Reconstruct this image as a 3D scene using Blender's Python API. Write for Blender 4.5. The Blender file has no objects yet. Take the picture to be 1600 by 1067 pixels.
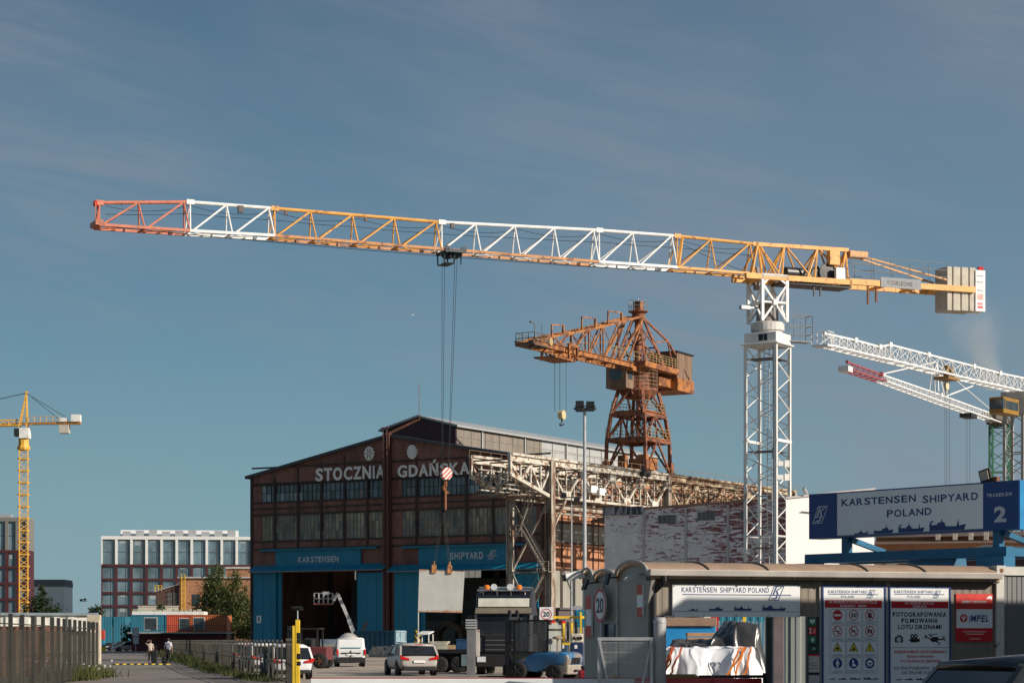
import bpy, math, random
from mathutils import Vector, Matrix
random.seed(7)
SC = bpy.context.scene
COL = SC.collection
V = Vector
R = math.radians
# ---------------------------------------------------------------- camera, sky, sun, exposure
F, HZ, CH = 3400.0, 1000.0, 1.65          # focal length in photo pixels, horizon row, eye height
cam = bpy.data.cameras.new('camera')
cam.sensor_width = 36; cam.lens = F / 1600 * 36
cam.shift_y = (HZ - 533.5) / 1600
cam.clip_start = .5; cam.clip_end = 20000
camo = bpy.data.objects.new('camera', cam); COL.objects.link(camo)
camo.location = (0, 0, CH); camo.rotation_euler = (R(90), 0, 0)
SC.camera = camo
SUN_AZ, SUN_EL = R(63), R(24)             # azimuth measured from straight behind the camera towards its right
SDIR = V((math.sin(SUN_AZ) * math.cos(SUN_EL), -math.cos(SUN_AZ) * math.cos(SUN_EL), math.sin(SUN_EL)))
sun = bpy.data.lights.new('sun', 'SUN'); sun.energy = 4.9; sun.angle = R(.53); sun.color = (1, .90, .78)
suno = bpy.data.objects.new('sun', sun); COL.objects.link(suno)
suno.rotation_euler = SDIR.to_track_quat('Z', 'Y').to_euler(); suno.location = (60, -40, 60)
SC.view_settings.view_transform = 'Standard'; SC.view_settings.look = 'None'
SC.view_settings.exposure = 0.15; SC.view_settings.gamma = 1
SC.cycles.max_bounces = 6; SC.cycles.transparent_max_bounces = 24
wd = bpy.data.worlds.new('World'); SC.world = wd; wd.use_nodes = True
def sky_nodes():
    nt = wd.node_tree; nd = nt.nodes; lk = nt.links; nd.clear()
    out = nd.new('ShaderNodeOutputWorld'); bg = nd.new('ShaderNodeBackground'); bg.inputs[1].default_value = .058
    sky = nd.new('ShaderNodeTexSky'); sky.sky_type = 'NISHITA'; sky.sun_disc = False
    sky.sun_elevation = SUN_EL; sky.sun_rotation = math.atan2(SDIR.x, SDIR.y)
    sky.air_density = 1.0; sky.dust_density = 1.6; sky.ozone_density = 2.0; sky.altitude = 0
    tc = nd.new('ShaderNodeTexCoord')
    mp = nd.new('ShaderNodeMapping'); mp.vector_type = 'TEXTURE'; mp.inputs['Rotation'].default_value = (0, R(11), 0); mp.inputs['Scale'].default_value = (1 / 1.6, 1, 1 / 15)
    n1 = nd.new('ShaderNodeTexNoise'); n1.inputs['Scale'].default_value = 3.2; n1.inputs['Detail'].default_value = 11; n1.inputs['Roughness'].default_value = .68
    n1.inputs['Distortion'].default_value = .5
    mp2 = nd.new('ShaderNodeMapping'); mp2.vector_type = 'TEXTURE'; mp2.inputs['Scale'].default_value = (1 / 2.4, 1, 1 / 5.2); mp2.inputs['Rotation'].default_value = (0, R(16), 0); mp2.inputs['Location'].default_value = (.35, .2, .62)
    n2 = nd.new('ShaderNodeTexNoise'); n2.inputs['Scale'].default_value = 1.6; n2.inputs['Detail'].default_value = 4
    r1 = nd.new('ShaderNodeMapRange'); r1.inputs[1].default_value = .42; r1.inputs[2].default_value = .78
    r2 = nd.new('ShaderNodeMapRange'); r2.inputs[1].default_value = .40; r2.inputs[2].default_value = .68
    mu = nd.new('ShaderNodeMath'); mu.operation = 'MULTIPLY'
    mu2 = nd.new('ShaderNodeMath'); mu2.operation = 'MULTIPLY'; mu2.inputs[1].default_value = .30
    ad = nd.new('ShaderNodeMath'); ad.operation = 'MULTIPLY_ADD'; ad.inputs[1].default_value = .8
    tint = nd.new('ShaderNodeMix'); tint.data_type = 'RGBA'; tint.inputs[0].default_value = .85
    sz = nd.new('ShaderNodeSeparateXYZ'); cr = nd.new('ShaderNodeValToRGB'); el = cr.color_ramp.elements
    el[0].position = 0; el[0].color = (4.3, 6.6, 7.5, 1); el[1].position = 1; el[1].color = (.9, 1.6, 2.6, 1)
    for p, c in ((.06, (3.2, 5.8, 6.8)), (.16, (1.75, 3.95, 5.7)), (.30, (1.25, 2.35, 3.8))):
        e = el.new(p); e.color = (*c, 1)
    lk.new(tc.outputs['Generated'], sz.inputs[0]); lk.new(sz.outputs[2], cr.inputs[0]); lk.new(cr.outputs[0], tint.inputs[7])
    mx = nd.new('ShaderNodeMix'); mx.data_type = 'RGBA'; mx.inputs[7].default_value = (3.7, 4.3, 5.2, 1)
    lk.new(tc.outputs['Generated'], mp.inputs[0]); lk.new(mp.outputs[0], n1.inputs['Vector'])
    lk.new(tc.outputs['Generated'], mp2.inputs[0]); lk.new(mp2.outputs[0], n2.inputs['Vector'])
    lk.new(n1.outputs[0], r1.inputs[0]); lk.new(n2.outputs[0], r2.inputs[0])
    lk.new(r1.outputs[0], mu.inputs[0]); lk.new(r2.outputs[0], mu.inputs[1])
    sx = nd.new('ShaderNodeSeparateXYZ'); lk.new(tc.outputs['Generated'], sx.inputs[0])      # a thin veil thickens towards the right
    rx = nd.new('ShaderNodeMapRange'); rx.inputs[1].default_value = -.12; rx.inputs[2].default_value = .26; rx.inputs[4].default_value = 1.1; lk.new(sx.outputs[0], rx.inputs[0])
    ax = nd.new('ShaderNodeMath'); ax.operation = 'ADD'; lk.new(r2.outputs[0], ax.inputs[0]); lk.new(rx.outputs[0], ax.inputs[1]); lk.new(ax.outputs[0], mu2.inputs[0]); lk.new(mu.outputs[0], ad.inputs[0]); lk.new(mu2.outputs[0], ad.inputs[2])
    lk.new(sky.outputs[0], tint.inputs[6]); lk.new(tint.outputs[2], mx.inputs[6]); lk.new(ad.outputs[0], mx.inputs[0])
    lk.new(mx.outputs[2], bg.inputs[0]); lk.new(bg.outputs[0], out.inputs[0])
sky_nodes()

# ---------------------------------------------------------------- helpers
def W(px, py, Y):                          # the world point seen at a photo pixel, at depth Y
    return V(((px - 800) / F * Y, Y, CH + (HZ - py) / F * Y))
class Frame:                               # a local frame: x along, y away, z up
    def __init__(s, x, y, rz):
        s.x, s.y, s.rz = x, y, rz
        s.m = Matrix.Translation((x, y, 0)) @ Matrix.Rotation(rz, 4, 'Z'); s.i = s.m.inverted()
        s.o = s.i @ V((0, 0, CH)); s.r = s.i.to_3x3()
    def hit(s, px, py, off=0.0):           # local point where a sight line meets the local plane y = off
        d = s.r @ V(((px - 800) / F, 1, (HZ - py) / F))
        return s.o + d * ((off - s.o.y) / d.y)
    def uz(s, px, py, off=0.0):
        p = s.hit(px, py, off); return (p.x, p.z)
    def hx(s, px, off):                    # local y where a sight line column meets the local plane x = off
        d = s.r @ V(((px - 800) / F, 1, 0)); p = s.o + d * ((off - s.o.x) / d.x); return p.y
    def w(s, p): return s.m @ V(p)

def tag(o, label=None, cat=None, group=None, kind=None):
    if label: o['label'] = label
    if cat: o['category'] = cat
    if group: o['group'] = group
    if kind: o['kind'] = kind
    return o
def thing(name, label, cat, loc=(0, 0, 0), rz=0.0, group=None):
    o = bpy.data.objects.new(name, None); o.empty_display_size = .2; COL.objects.link(o)
    o.location = loc; o.rotation_euler = (0, 0, rz)
    return tag(o, label, cat, group)
def dup(root, loc, rz, label, group=None, name=None, mats=None, scale=None):
    r = root.copy(); COL.objects.link(r); r.location = loc; r.rotation_euler = (0, 0, rz)
    if scale: r.scale = (scale,) * 3
    tag(r, label, None, group)
    if name: r.name = name
    def sw(o):
        if mats and o.type == 'MESH' and any(m in mats for m in o.data.materials):
            o.data = o.data.copy()
            for i, m in enumerate(o.data.materials):
                if m in mats: o.data.materials[i] = mats[m]
    for ch in root.children:
        c = ch.copy(); COL.objects.link(c); c.parent = r; sw(c)
        for g in ch.children:
            d = g.copy(); COL.objects.link(d); d.parent = c; sw(d)
    return r

class MB:                                  # collects shapes, builds ONE mesh object
    def __init__(s): s.v = []; s.f = []; s.mi = []; s.k = 0
    def add(s, vs, fs):
        b = len(s.v); s.v += [tuple(p) for p in vs]
        for f in fs: s.f.append([i + b for i in f]); s.mi.append(s.k)
        return s
    def box(s, a, b):
        x0, x1 = sorted((a[0], b[0])); y0, y1 = sorted((a[1], b[1])); z0, z1 = sorted((a[2], b[2]))
        return s.add([(x0, y0, z0), (x1, y0, z0), (x1, y1, z0), (x0, y1, z0), (x0, y0, z1), (x1, y0, z1), (x1, y1, z1), (x0, y1, z1)],
                     [(0, 3, 2, 1), (4, 5, 6, 7), (0, 1, 5, 4), (1, 2, 6, 5), (2, 3, 7, 6), (3, 0, 4, 7)])
    def cbox(s, c, d): return s.box([c[i] - d[i] / 2 for i in range(3)], [c[i] + d[i] / 2 for i in range(3)])
    def beam(s, p, q, w, h=None, up=(0, 0, 1)):
        p, q = V(p), V(q); h = h or w; d = (q - p)
        if d.length < 1e-6: return s
        d.normalize(); u = V(up)
        if abs(d.dot(u)) > .98: u = V((0, 1, 0)) if abs(d.y) < .9 else V((1, 0, 0))
        a = d.cross(u).normalized(); b = a.cross(d); a *= w / 2; b *= h / 2
        return s.add([p - a - b, p + a - b, p + a + b, p - a + b, q - a - b, q + a - b, q + a + b, q - a + b],
                     [(0, 1, 2, 3), (7, 6, 5, 4), (0, 4, 5, 1), (1, 5, 6, 2), (2, 6, 7, 3), (3, 7, 4, 0)])
    def tube(s, p, q, r, n=6, r2=None, caps=True):
        p, q = V(p), V(q); d = q - p
        if d.length < 1e-6: return s
        d.normalize(); u = V((0, 0, 1)) if abs(d.z) < .9 else V((1, 0, 0))
        a = d.cross(u).normalized(); b = a.cross(d); r2 = r if r2 is None else r2
        vs = []
        for c, rr in ((p, r), (q, r2)):
            vs += [c + (a * math.cos(2 * math.pi * i / n) + b * math.sin(2 * math.pi * i / n)) * rr for i in range(n)]
        fs = [(i, (i + 1) % n, n + (i + 1) % n, n + i) for i in range(n)]
        if caps: fs += [tuple(range(n - 1, -1, -1)), tuple(range(n, 2 * n))]
        return s.add(vs, fs)
    def path(s, pts, r, n=6):
        for a, b in zip(pts, pts[1:]): s.tube(a, b, r, n)
        return s
    def prism(s, poly, ax, a, b):          # polygon (2-D) pushed along an axis
        def P(u, w, t): return {'x': (t, u, w), 'y': (u, t, w), 'z': (u, w, t)}[ax]
        n = len(poly)
        return s.add([P(u, w, a) for u, w in poly] + [P(u, w, b) for u, w in poly],
                     [tuple(range(n - 1, -1, -1)), tuple(range(n, 2 * n))] + [(i, (i + 1) % n, n + (i + 1) % n, n + i) for i in range(n)])
    def lathe(s, prof, o=(0, 0, 0), ax='z', n=16):
        vs = []; o = V(o)
        for r, t in prof:
            for i in range(n):
                c, d = r * math.cos(2 * math.pi * i / n), r * math.sin(2 * math.pi * i / n)
                vs.append(o + V({'z': (c, d, t), 'y': (c, t, d), 'x': (t, c, d)}[ax]))
        fs = []
        for k in range(len(prof) - 1):
            for i in range(n): fs.append((k * n + i, k * n + (i + 1) % n, (k + 1) * n + (i + 1) % n, (k + 1) * n + i))
        fs += [tuple(range(n - 1, -1, -1)), tuple(range((len(prof) - 1) * n, len(prof) * n))]
        return s.add(vs, fs)
    def loft(s, rings, cap=True, loop=True):
        n = len(rings[0]); vs = [p for r in rings for p in r]; fs = []
        for k in range(len(rings) - 1):
            for i in range(n if loop else n - 1): fs.append((k * n + i, k * n + (i + 1) % n, (k + 1) * n + (i + 1) % n, (k + 1) * n + i))
        if cap: fs += [tuple(range(n - 1, -1, -1)), tuple(range((len(rings) - 1) * n, len(rings) * n))]
        return s.add(vs, fs)
    def poly(s, pts): return s.add(pts, [tuple(range(len(pts)))])
    def build(s, name, mats, parent=None, smooth=False, bevel=0, sub=0):
        me = bpy.data.meshes.new(name); me.from_pydata(s.v, [], s.f)
        for m in (mats if isinstance(mats, (list, tuple)) else [mats]): me.materials.append(m)
        if any(s.mi): me.polygons.foreach_set('material_index', s.mi)
        if smooth: me.polygons.foreach_set('use_smooth', [True] * len(me.polygons))
        me.update()
        o = bpy.data.objects.new(name, me); COL.objects.link(o)
        if parent: o.parent = parent
        if bevel:
            b = o.modifiers.new('bevel', 'BEVEL'); b.width = bevel; b.segments = 2; b.limit_method = 'ANGLE'; b.angle_limit = R(40)
        if sub:
            b = o.modifiers.new('subd', 'SUBSURF'); b.levels = b.render_levels = sub
        return o

# ---------------------------------------------------------------- materials
def srgb(r, g, b): return tuple(((c / 255) / 12.92 if c / 255 <= .04045 else ((c / 255 + .055) / 1.055) ** 2.4) for c in (r, g, b))
class NG:
    def __init__(s, name):
        s.m = bpy.data.materials.new(name); s.m.use_nodes = True; s.t = s.m.node_tree; s.n = s.t.nodes
        s.b = s.n['Principled BSDF']; s.tc = s.n.new('ShaderNodeTexCoord')
    def l(s, a, b): s.t.links.new(a, b)
    def node(s, k, **kw):
        o = s.n.new('ShaderNode' + k)
        for a, v in kw.items():
            if a[0] == '_': o.inputs[int(a[1:]) if a[1:].isdigit() else a[1:]].default_value = v
            else: setattr(o, a, v)
        return o
    def map(s, scale=(1, 1, 1), rot=(0, 0, 0), loc=(0, 0, 0)):
        mp = s.node('Mapping'); mp.inputs['Scale'].default_value = scale; mp.inputs['Rotation'].default_value = rot; mp.inputs['Location'].default_value = loc
        s.l(s.tc.outputs['Object'], mp.inputs[0]); return mp.outputs[0]
    def noise(s, vec, scale=3, detail=5, rough=.6, dist=0):
        o = s.node('TexNoise'); o.inputs['Scale'].default_value = scale; o.inputs['Detail'].default_value = detail
        o.inputs['Roughness'].default_value = rough; o.inputs['Distortion'].default_value = dist
        s.l(vec, o.inputs['Vector']); return o.outputs[0]
    def ramp(s, f, a, b):
        o = s.node('MapRange', _1=a, _2=b); s.l(f, o.inputs[0]); return o.outputs[0]
    def mix(s, f, a, b):
        o = s.node('Mix', data_type='RGBA')
        for i, x in ((0, f), (6, a), (7, b)):
            if hasattr(x, 'is_linked'): s.l(x, o.inputs[i])
            else: o.inputs[i].default_value = x if i == 0 else (*x[:3], 1)
        return o.outputs[2]
    def bump(s, h, strength=.3, dist=.02):
        o = s.node('Bump'); o.inputs['Strength'].default_value = strength; o.inputs['Distance'].default_value = dist
        s.l(h, o.inputs['Height']); s.l(o.outputs[0], s.b.inputs['Normal'])
def M(name, col, rough=.55, metal=0.0, var=.18, scale=2.0, rust=0.0, rustcol=(.16, .06, .025), streak=1.0, bump=0.0, rscale=None, spec=None, emit=0, alpha=None):
    g = NG(name); vec = g.map((1, 1, 1 / streak)); f = g.noise(vec, scale)
    a = tuple(c * (1 - var) for c in col); b = tuple(min(1, c * (1 + var)) for c in col)
    c = g.mix(g.ramp(f, .3, .7), a, b)
    if rust:
        f2 = g.noise(g.map((1, 1, 1 / streak), loc=(3.1, 7.7, 1.9)), rscale or scale * 1.7, 7, .65)
        c = g.mix(g.ramp(f2, .72 - rust * .5, .76 - rust * .42), c, rustcol)
    g.l(c, g.b.inputs['Base Color']); g.b.inputs['Roughness'].default_value = rough; g.b.inputs['Metallic'].default_value = metal
    if spec is not None: g.b.inputs['Specular IOR Level'].default_value = spec
    if bump: g.bump(g.noise(vec, scale * 6), bump)
    if emit: g.l(c, g.b.inputs['Emission Color']); g.b.inputs['Emission Strength'].default_value = emit
    if alpha is not None: g.b.inputs['Alpha'].default_value = alpha
    return g.m
def M_brick(name, c1, c2, mortar, stain=.5, dark=(.05, .03, .025)):
    g = NG(name)
    sx = g.node('SeparateXYZ'); g.l(g.tc.outputs['Object'], sx.inputs[0])
    ad = g.node('Math', operation='ADD'); g.l(sx.outputs[0], ad.inputs[0]); g.l(sx.outputs[1], ad.inputs[1])
    cb = g.node('CombineXYZ'); g.l(ad.outputs[0], cb.inputs[0]); g.l(sx.outputs[2], cb.inputs[1])
    bt = g.node('TexBrick'); bt.inputs['Scale'].default_value = 1; bt.inputs['Brick Width'].default_value = .5; bt.inputs['Row Height'].default_value = .16
    bt.inputs['Mortar Size'].default_value = .014
    bt.inputs['Color1'].default_value = (*c1, 1); bt.inputs['Color2'].default_value = (*c2, 1); bt.inputs['Mortar'].default_value = (*mortar, 1)
    g.l(cb.outputs[0], bt.inputs['Vector'])
    v = g.map((1, 1, .45)); f = g.noise(v, .35, 7, .7); f2 = g.noise(g.map((1, 1, 3)), 1.4, 5, .7)
    c = g.mix(g.ramp(f, .45, .75), bt.outputs[0], dark)
    st = g.node('Math', operation='MULTIPLY', _1=stain); g.l(g.ramp(f2, .4, .8), st.inputs[0])
    c = g.mix(st.outputs[0], c, tuple(x * .55 for x in c1)); g.l(c, g.b.inputs['Base Color']); g.b.inputs['Roughness'].default_value = .9
    g.bump(bt.outputs[1], .25, .01)
    return g.m
def M_corr(name, col, pitch=.25, rough=.6, var=.1, rust=0.0, depth=.03, metal=0.0, rustcol=(.16, .07, .03)):   # profiled sheet, ribs upright
    g = NG(name)
    sx = g.node('SeparateXYZ'); g.l(g.tc.outputs['Object'], sx.inputs[0])
    ad = g.node('Math', operation='ADD'); g.l(sx.outputs[0], ad.inputs[0]); g.l(sx.outputs[1], ad.inputs[1])
    mu = g.node('Math', operation='MULTIPLY', _1=2 * math.pi / pitch); g.l(ad.outputs[0], mu.inputs[0])
    si = g.node('Math', operation='SINE'); g.l(mu.outputs[0], si.inputs[0])
    rp = g.ramp(si.outputs[0], -.5, .5)
    v = g.map((1, 1, .25)); f = g.noise(v, .9, 6)
    c = g.mix(g.ramp(f, .3, .7), tuple(x * (1 - var) for x in col), tuple(min(1, x * (1 + var)) for x in col))
    if rust:
        f2 = g.noise(g.map((1, 1, .2), loc=(5, 2, 1)), 2.2, 7, .7); c = g.mix(g.ramp(f2, .72 - rust * .5, .76 - rust * .42), c, rustcol)
    g.l(c, g.b.inputs['Base Color']); g.b.inputs['Roughness'].default_value = rough; g.b.inputs['Metallic'].default_value = metal
    g.bump(rp, .9, depth)
    return g.m
def M_glass(name, col=(.03, .04, .045), rough=.08, var=.5, scale=.6, spec=.7):
    g = NG(name); f = g.noise(g.map((1, 1, .6)), scale, 5, .7)
    g.l(g.mix(g.ramp(f, .3, .75), tuple(c * (1 - var) for c in col), tuple(min(1, c * (1 + 2.2 * var)) for c in col)), g.b.inputs['Base Color'])
    g.b.inputs['Roughness'].default_value = rough; g.b.inputs['Specular IOR Level'].default_value = spec
    g.bump(g.noise(g.map(), .8, 2), .08, .05)
    return g.m
def M_clear(name, tint=(.9, .95, .95), a=.25):
    g = NG(name); g.b.inputs['Base Color'].default_value = (*tint, 1); g.b.inputs['Roughness'].default_value = .05
    tr = g.node('BsdfTransparent'); tr.inputs[0].default_value = (*tint, 1); ms = g.node('MixShader'); ms.inputs[0].default_value = a
    g.l(tr.outputs[0], ms.inputs[1]); g.l(g.b.outputs[0], ms.inputs[2]); g.l(ms.outputs[0], g.n['Material Output'].inputs[0]); return g.m

white = M('white_paint', (.80, .79, .75), .45, rust=.10, rustcol=(.42, .30, .20), scale=1.2)
white_rusty = M('rust_stained_white_paint', (.74, .70, .62), .55, rust=.42, rustcol=(.34, .20, .11), scale=.9, rscale=1.6)
orange = M('crane_orange_paint', (.72, .36, .085), .5, rust=.30, rustcol=(.38, .16, .05), scale=.9, rscale=2.4)
red_orange = M('faded_red_orange_paint', (.58, .19, .11), .55, rust=.3, rscale=2.2, rustcol=(.35, .12, .06))
dark_steel = M('dark_steel', (.035, .035, .038), .5, .3)
black = M('black_plastic', (.012, .012, .013), .45)
rubber = M('rubber', (.018, .017, .017), .85)
galv = M('galvanised_steel', (.42, .43, .44), .45, .35, scale=3)
grey_paint = M('grey_paint', (.26, .27, .27), .5)
rope_m = M('wire_rope', (.03, .03, .03), .6)
concrete = M('concrete', (.50, .46, .39), .9, var=.16, scale=1.1, bump=.15)
rust_m = M('rusty_steel', (.20, .075, .03), .8, var=.4, scale=1.6)
yellow = M('yellow_paint', (.78, .52, .03), .45)
blue_sign = M('sign_blue', (.010, .045, .19), .4, var=.1)
navy = M('navy_lettering', (.012, .05, .17), .5, var=.05)
board_white = M('sign_white', (.76, .77, .77), .4, var=.05, rust=.10, rustcol=(.60, .58, .53), streak=5, scale=1.5)
sign_red = M('sign_red', (.52, .012, .018), .4, var=.08)
ink = M('black_lettering', (.008, .008, .009), .5, var=.05)
petrol = M('petrol_blue_paint', (.004, .14, .215), .5, var=.12, scale=.8)
amber = M('amber_lens', (.85, .22, .02), .2)
red_lens = M('red_lens', (.55, .015, .012), .18)
clear_lens = M('lamp_lens', (.75, .77, .78), .12)
glass = M_glass('dark_window_glass')
clear_glass = M_clear('clear_glass')
chrome = M('polished_metal', (.6, .6, .6), .2, .9)

# ---------------------------------------------------------------- lettering and marks
_tx = {}
HW = dict(zip('ABCDEFGHIJKLMNOPQRSTUVWXYZ', (66, 66, 72, 72, 66, 60, 77, 72, 27, 50, 68, 55, 83, 72, 77, 66, 77, 71, 66, 61, 72, 66, 94, 66, 66, 61)))
def text_geo(body, bold=0.0):          # capitals set on grotesque widths, letter by letter
    if len(body) > 1 and any(c in HW for c in body):
        if (body, bold) not in _tx:
            vs, fs, x = [], [], 0.0
            for ch in body:
                if ch == ' ': x += .30; continue
                gv, gf = text_geo(ch, bold); xa = min(v[0] for v in gv); xb = max(v[0] for v in gv)
                b = {'Ń': 'N', 'Ó': 'O', 'Ą': 'A', 'Ś': 'S'}.get(ch, ch); w = (HW[b] / 100 - (.02 if b in 'AVWYTXKZ' else .12 if b not in 'I' else .15)) if b in HW else (xb - xa)
                sb = .01 if b in 'AVWYTXKZ' else .06 if b != 'I' else .075; n = len(vs)
                vs += [(x + sb + (v[0] - xa) / max(1e-6, xb - xa) * w, v[1]) for v in gv]; fs += [tuple(i + n for i in f) for f in gf]; x += w + 2 * sb
            _tx[(body, bold)] = (vs, fs)
        return _tx[(body, bold)]
    if (body, bold) not in _tx:
        c = bpy.data.curves.new('lettering', 'FONT'); c.body = body; c.offset = bold; c.resolution_u = 3
        o = bpy.data.objects.new('lettering', c); me = bpy.data.meshes.new_from_object(o)
        vs = [tuple(v.co[:2]) for v in me.vertices]; fs = [tuple(p.vertices) for p in me.polygons]
        bpy.data.objects.remove(o); bpy.data.curves.remove(c); bpy.data.meshes.remove(me)
        _tx[(body, bold)] = (vs, fs)
    return _tx[(body, bold)]
class Art:                                 # flat marks on a local plane y = y0, facing -y
    def __init__(s, y0): s.y = y0; s.d = {}
    def mb(s, mat): return s.d.setdefault(mat.name, (MB(), mat))[0]
    def text(s, body, box, mat, bold=.02, dy=0, thick=0, shear=0):   # stretched into box (u0,z0,u1,z1)
        vs, fs = text_geo(body, bold); u0, z0, u1, z1 = box
        xa = min(v[0] for v in vs); xb = max(v[0] for v in vs); ya = min(v[1] for v in vs); yb = max(v[1] for v in vs)
        q = [(u0 + (x - xa) / (xb - xa) * (u1 - u0) + shear * (y - ya) / (yb - ya), z0 + (y - ya) / (yb - ya) * (z1 - z0)) for x, y in vs]
        m = s.mb(mat); m.add([(u, s.y - dy - thick, z) for u, z in q], fs)
        if thick:
            ed = {}
            for f in fs:
                for a, b in zip(f, f[1:] + f[:1]): ed[(a, b)] = 1
            for (a, b) in ed:
                if (b, a) not in ed:
                    m.add([(q[a][0], s.y - dy - thick, q[a][1]), (q[b][0], s.y - dy - thick, q[b][1]), (q[b][0], s.y - dy, q[b][1]), (q[a][0], s.y - dy, q[a][1])], [(0, 1, 2, 3)])
    def rect(s, u0, z0, u1, z1, mat, dy=0): s.mb(mat).poly([(u0, s.y - dy, z0), (u1, s.y - dy, z0), (u1, s.y - dy, z1), (u0, s.y - dy, z1)])
    def frame(s, u0, z0, u1, z1, t, mat, dy=0):
        s.rect(u0, z0, u1, z0 + t, mat, dy); s.rect(u0, z1 - t, u1, z1, mat, dy); s.rect(u0, z0 + t, u0 + t, z1 - t, mat, dy); s.rect(u1 - t, z0 + t, u1, z1 - t, mat, dy)
    def poly(s, pts, mat, dy=0): s.mb(mat).poly([(u, s.y - dy, z) for u, z in pts])
    def disc(s, u, z, r, mat, dy=0, n=24): s.poly([(u + r * math.cos(2 * math.pi * i / n), z + r * math.sin(2 * math.pi * i / n)) for i in range(n)], mat, dy)
    def ring(s, u, z, r, t, mat, dy=0, n=28):
        m = s.mb(mat); vs = []
        for i in range(n):
            c, d = math.cos(2 * math.pi * i / n), math.sin(2 * math.pi * i / n)
            vs += [(u + r * c, s.y - dy, z + r * d), (u + (r - t) * c, s.y - dy, z + (r - t) * d)]
        m.add(vs, [(2 * i, (2 * i + 2) % (2 * n), (2 * i + 3) % (2 * n), 2 * i + 1) for i in range(n)])
    def line(s, a, b, t, mat, dy=0):
        a, b = V(a), V(b); d = (b - a).normalized(); n = V((-d.y, d.x)) * t / 2; s.poly([tuple(a + n), tuple(b + n), tuple(b - n), tuple(a - n)], mat, dy)
    def build(s, parent, names):            # names: {material name: part name}
        for k, (m, mat) in s.d.items():
            nm = names.get(k, 'marking') if isinstance(names, dict) else names
            m.build(nm, mat, parent)
def logo(A, u, z, h, mat, dy=0, line=True):   # slanted double box with the letters K and J
    w = h * 1.0; sl = h * .45; t = h * .055
    def Q(x, y): return (u + x * w + y * sl, z + y * h)
    for a, b in (((0, 0), (.75, 0)), ((.75, 0), (.75, 1)), ((.75, 1), (0, 1)), ((0, 1), (0, 0)), ((0, .36), (.75, .36))):
        A.line(Q(*a), Q(*b), t, mat, dy)
    A.poly([Q(.12, .40), Q(.24, .40), Q(.24, .95), Q(.12, .95)], mat, dy)
    A.poly([Q(.26, .68), Q(.52, .95), Q(.66, .95), Q(.38, .68), Q(.60, .40), Q(.46, .40)], mat, dy)
    A.poly([Q(.45, .32), Q(.57, .32), Q(.57, .15), Q(.50, .08), Q(.16, .08), Q(.16, .16), Q(.42, .16), Q(.45, .20)], mat, dy)
SHIPS = [
    [(0, 0), (0, .22), (.08, .2), (.3, .2), (.34, .42), (.42, .42), (.44, .75), (.46, .42), (.56, .42), (.58, .2), (.8, .22), (.84, .6), (.86, .25), (1, .4), (.9, 0)],
    [(0, 0), (0, .4), (.05, .4), (.06, .3), (.4, .3), (.44, .5), (.5, .55), (.6, .55), (.62, 1), (.65, .6), (.72, .55), (.76, .32), (1, .38), (.93, 0)],
    [(0, 0), (0, .5), (.05, .75), (.14, .8), (.14, .7), (.08, .68), (.08, .45), (.3, .42), (.33, .6), (.38, .62), (.4, 1), (.43, .62), (.48, .6), (.5, .36), (.76, .3), (.8, .85), (.82, .34), (1, .42), (.93, 0)],
    [(0, 0), (0, .5), (.03, .8), (.11, .85), (.11, .72), (.05, .7), (.06, .48), (.2, .5), (.24, .66), (.32, .7), (.34, 1), (.37, .7), (.42, .66), (.44, .36), (.74, .3), (.79, .9), (.81, .36), (1, .46), (.95, 0)]]
def ship(A, k, u, z, w, h, mat, dy=0): A.poly([(u + x * w, z + y * h) for x, y in SHIPS[k]], mat, dy)
def hitx(fr, px, py, off):                 # local point where a sight line meets the local plane x = off
    d = fr.r @ V(((px - 800) / F, 1, (HZ - py) / F)); return fr.o + d * ((off - fr.o.x) / d.x)
def xf(mb, m): mb.v = [tuple(m @ V(p)) for p in mb.v]; return mb
def wall_grid(mb, u0, u1, z0, z1, y0, y1, holes):      # upright wall with rectangular openings, cut into cells
    us = sorted({u0, u1, *[h[i] for h in holes for i in (0, 2)]}); zs = sorted({z0, z1, *[h[i] for h in holes for i in (1, 3)]})
    us = [u for u in us if u0 <= u <= u1]; zs = [z for z in zs if z0 <= z <= z1]
    for a, b in zip(us, us[1:]):
        run = None
        for c, d in zip(zs, zs[1:]):
            m = ((a + b) / 2, (c + d) / 2)
            if any(h[0] < m[0] < h[2] and h[1] < m[1] < h[3] for h in holes):
                if run is not None: mb.box((a, y0, run), (b, y1, c)); run = None
            elif run is None: run = c
        if run is not None: mb.box((a, y0, run), (b, y1, z1))
def lattice_mast(mb, s, z0, z1, dz, r, rd, nsec=None, axes=((0, 0))):   # square mast about the local origin
    c = s / 2; cs = [(-c, -c), (c, -c), (c, c), (-c, c)]
    for x, y in cs: mb.beam((x, y, z0), (x, y, z1), r * 2, r * 2)
    for k in range(4):
        a, b = cs[k], cs[(k + 1) % 4]; z = z0; i = 0
        while z < z1 - .05:
            zz = min(z + dz, z1); p, q = (a, b) if i % 2 else (b, a)
            mb.tube((*p, z), (*q, zz), rd, 5, caps=False); z = zz; i += 1
        if nsec:
            z = z0 + nsec
            while z < z1: mb.tube((*a, z), (*b, z), rd * 1.3, 5, caps=False); z += nsec
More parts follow.
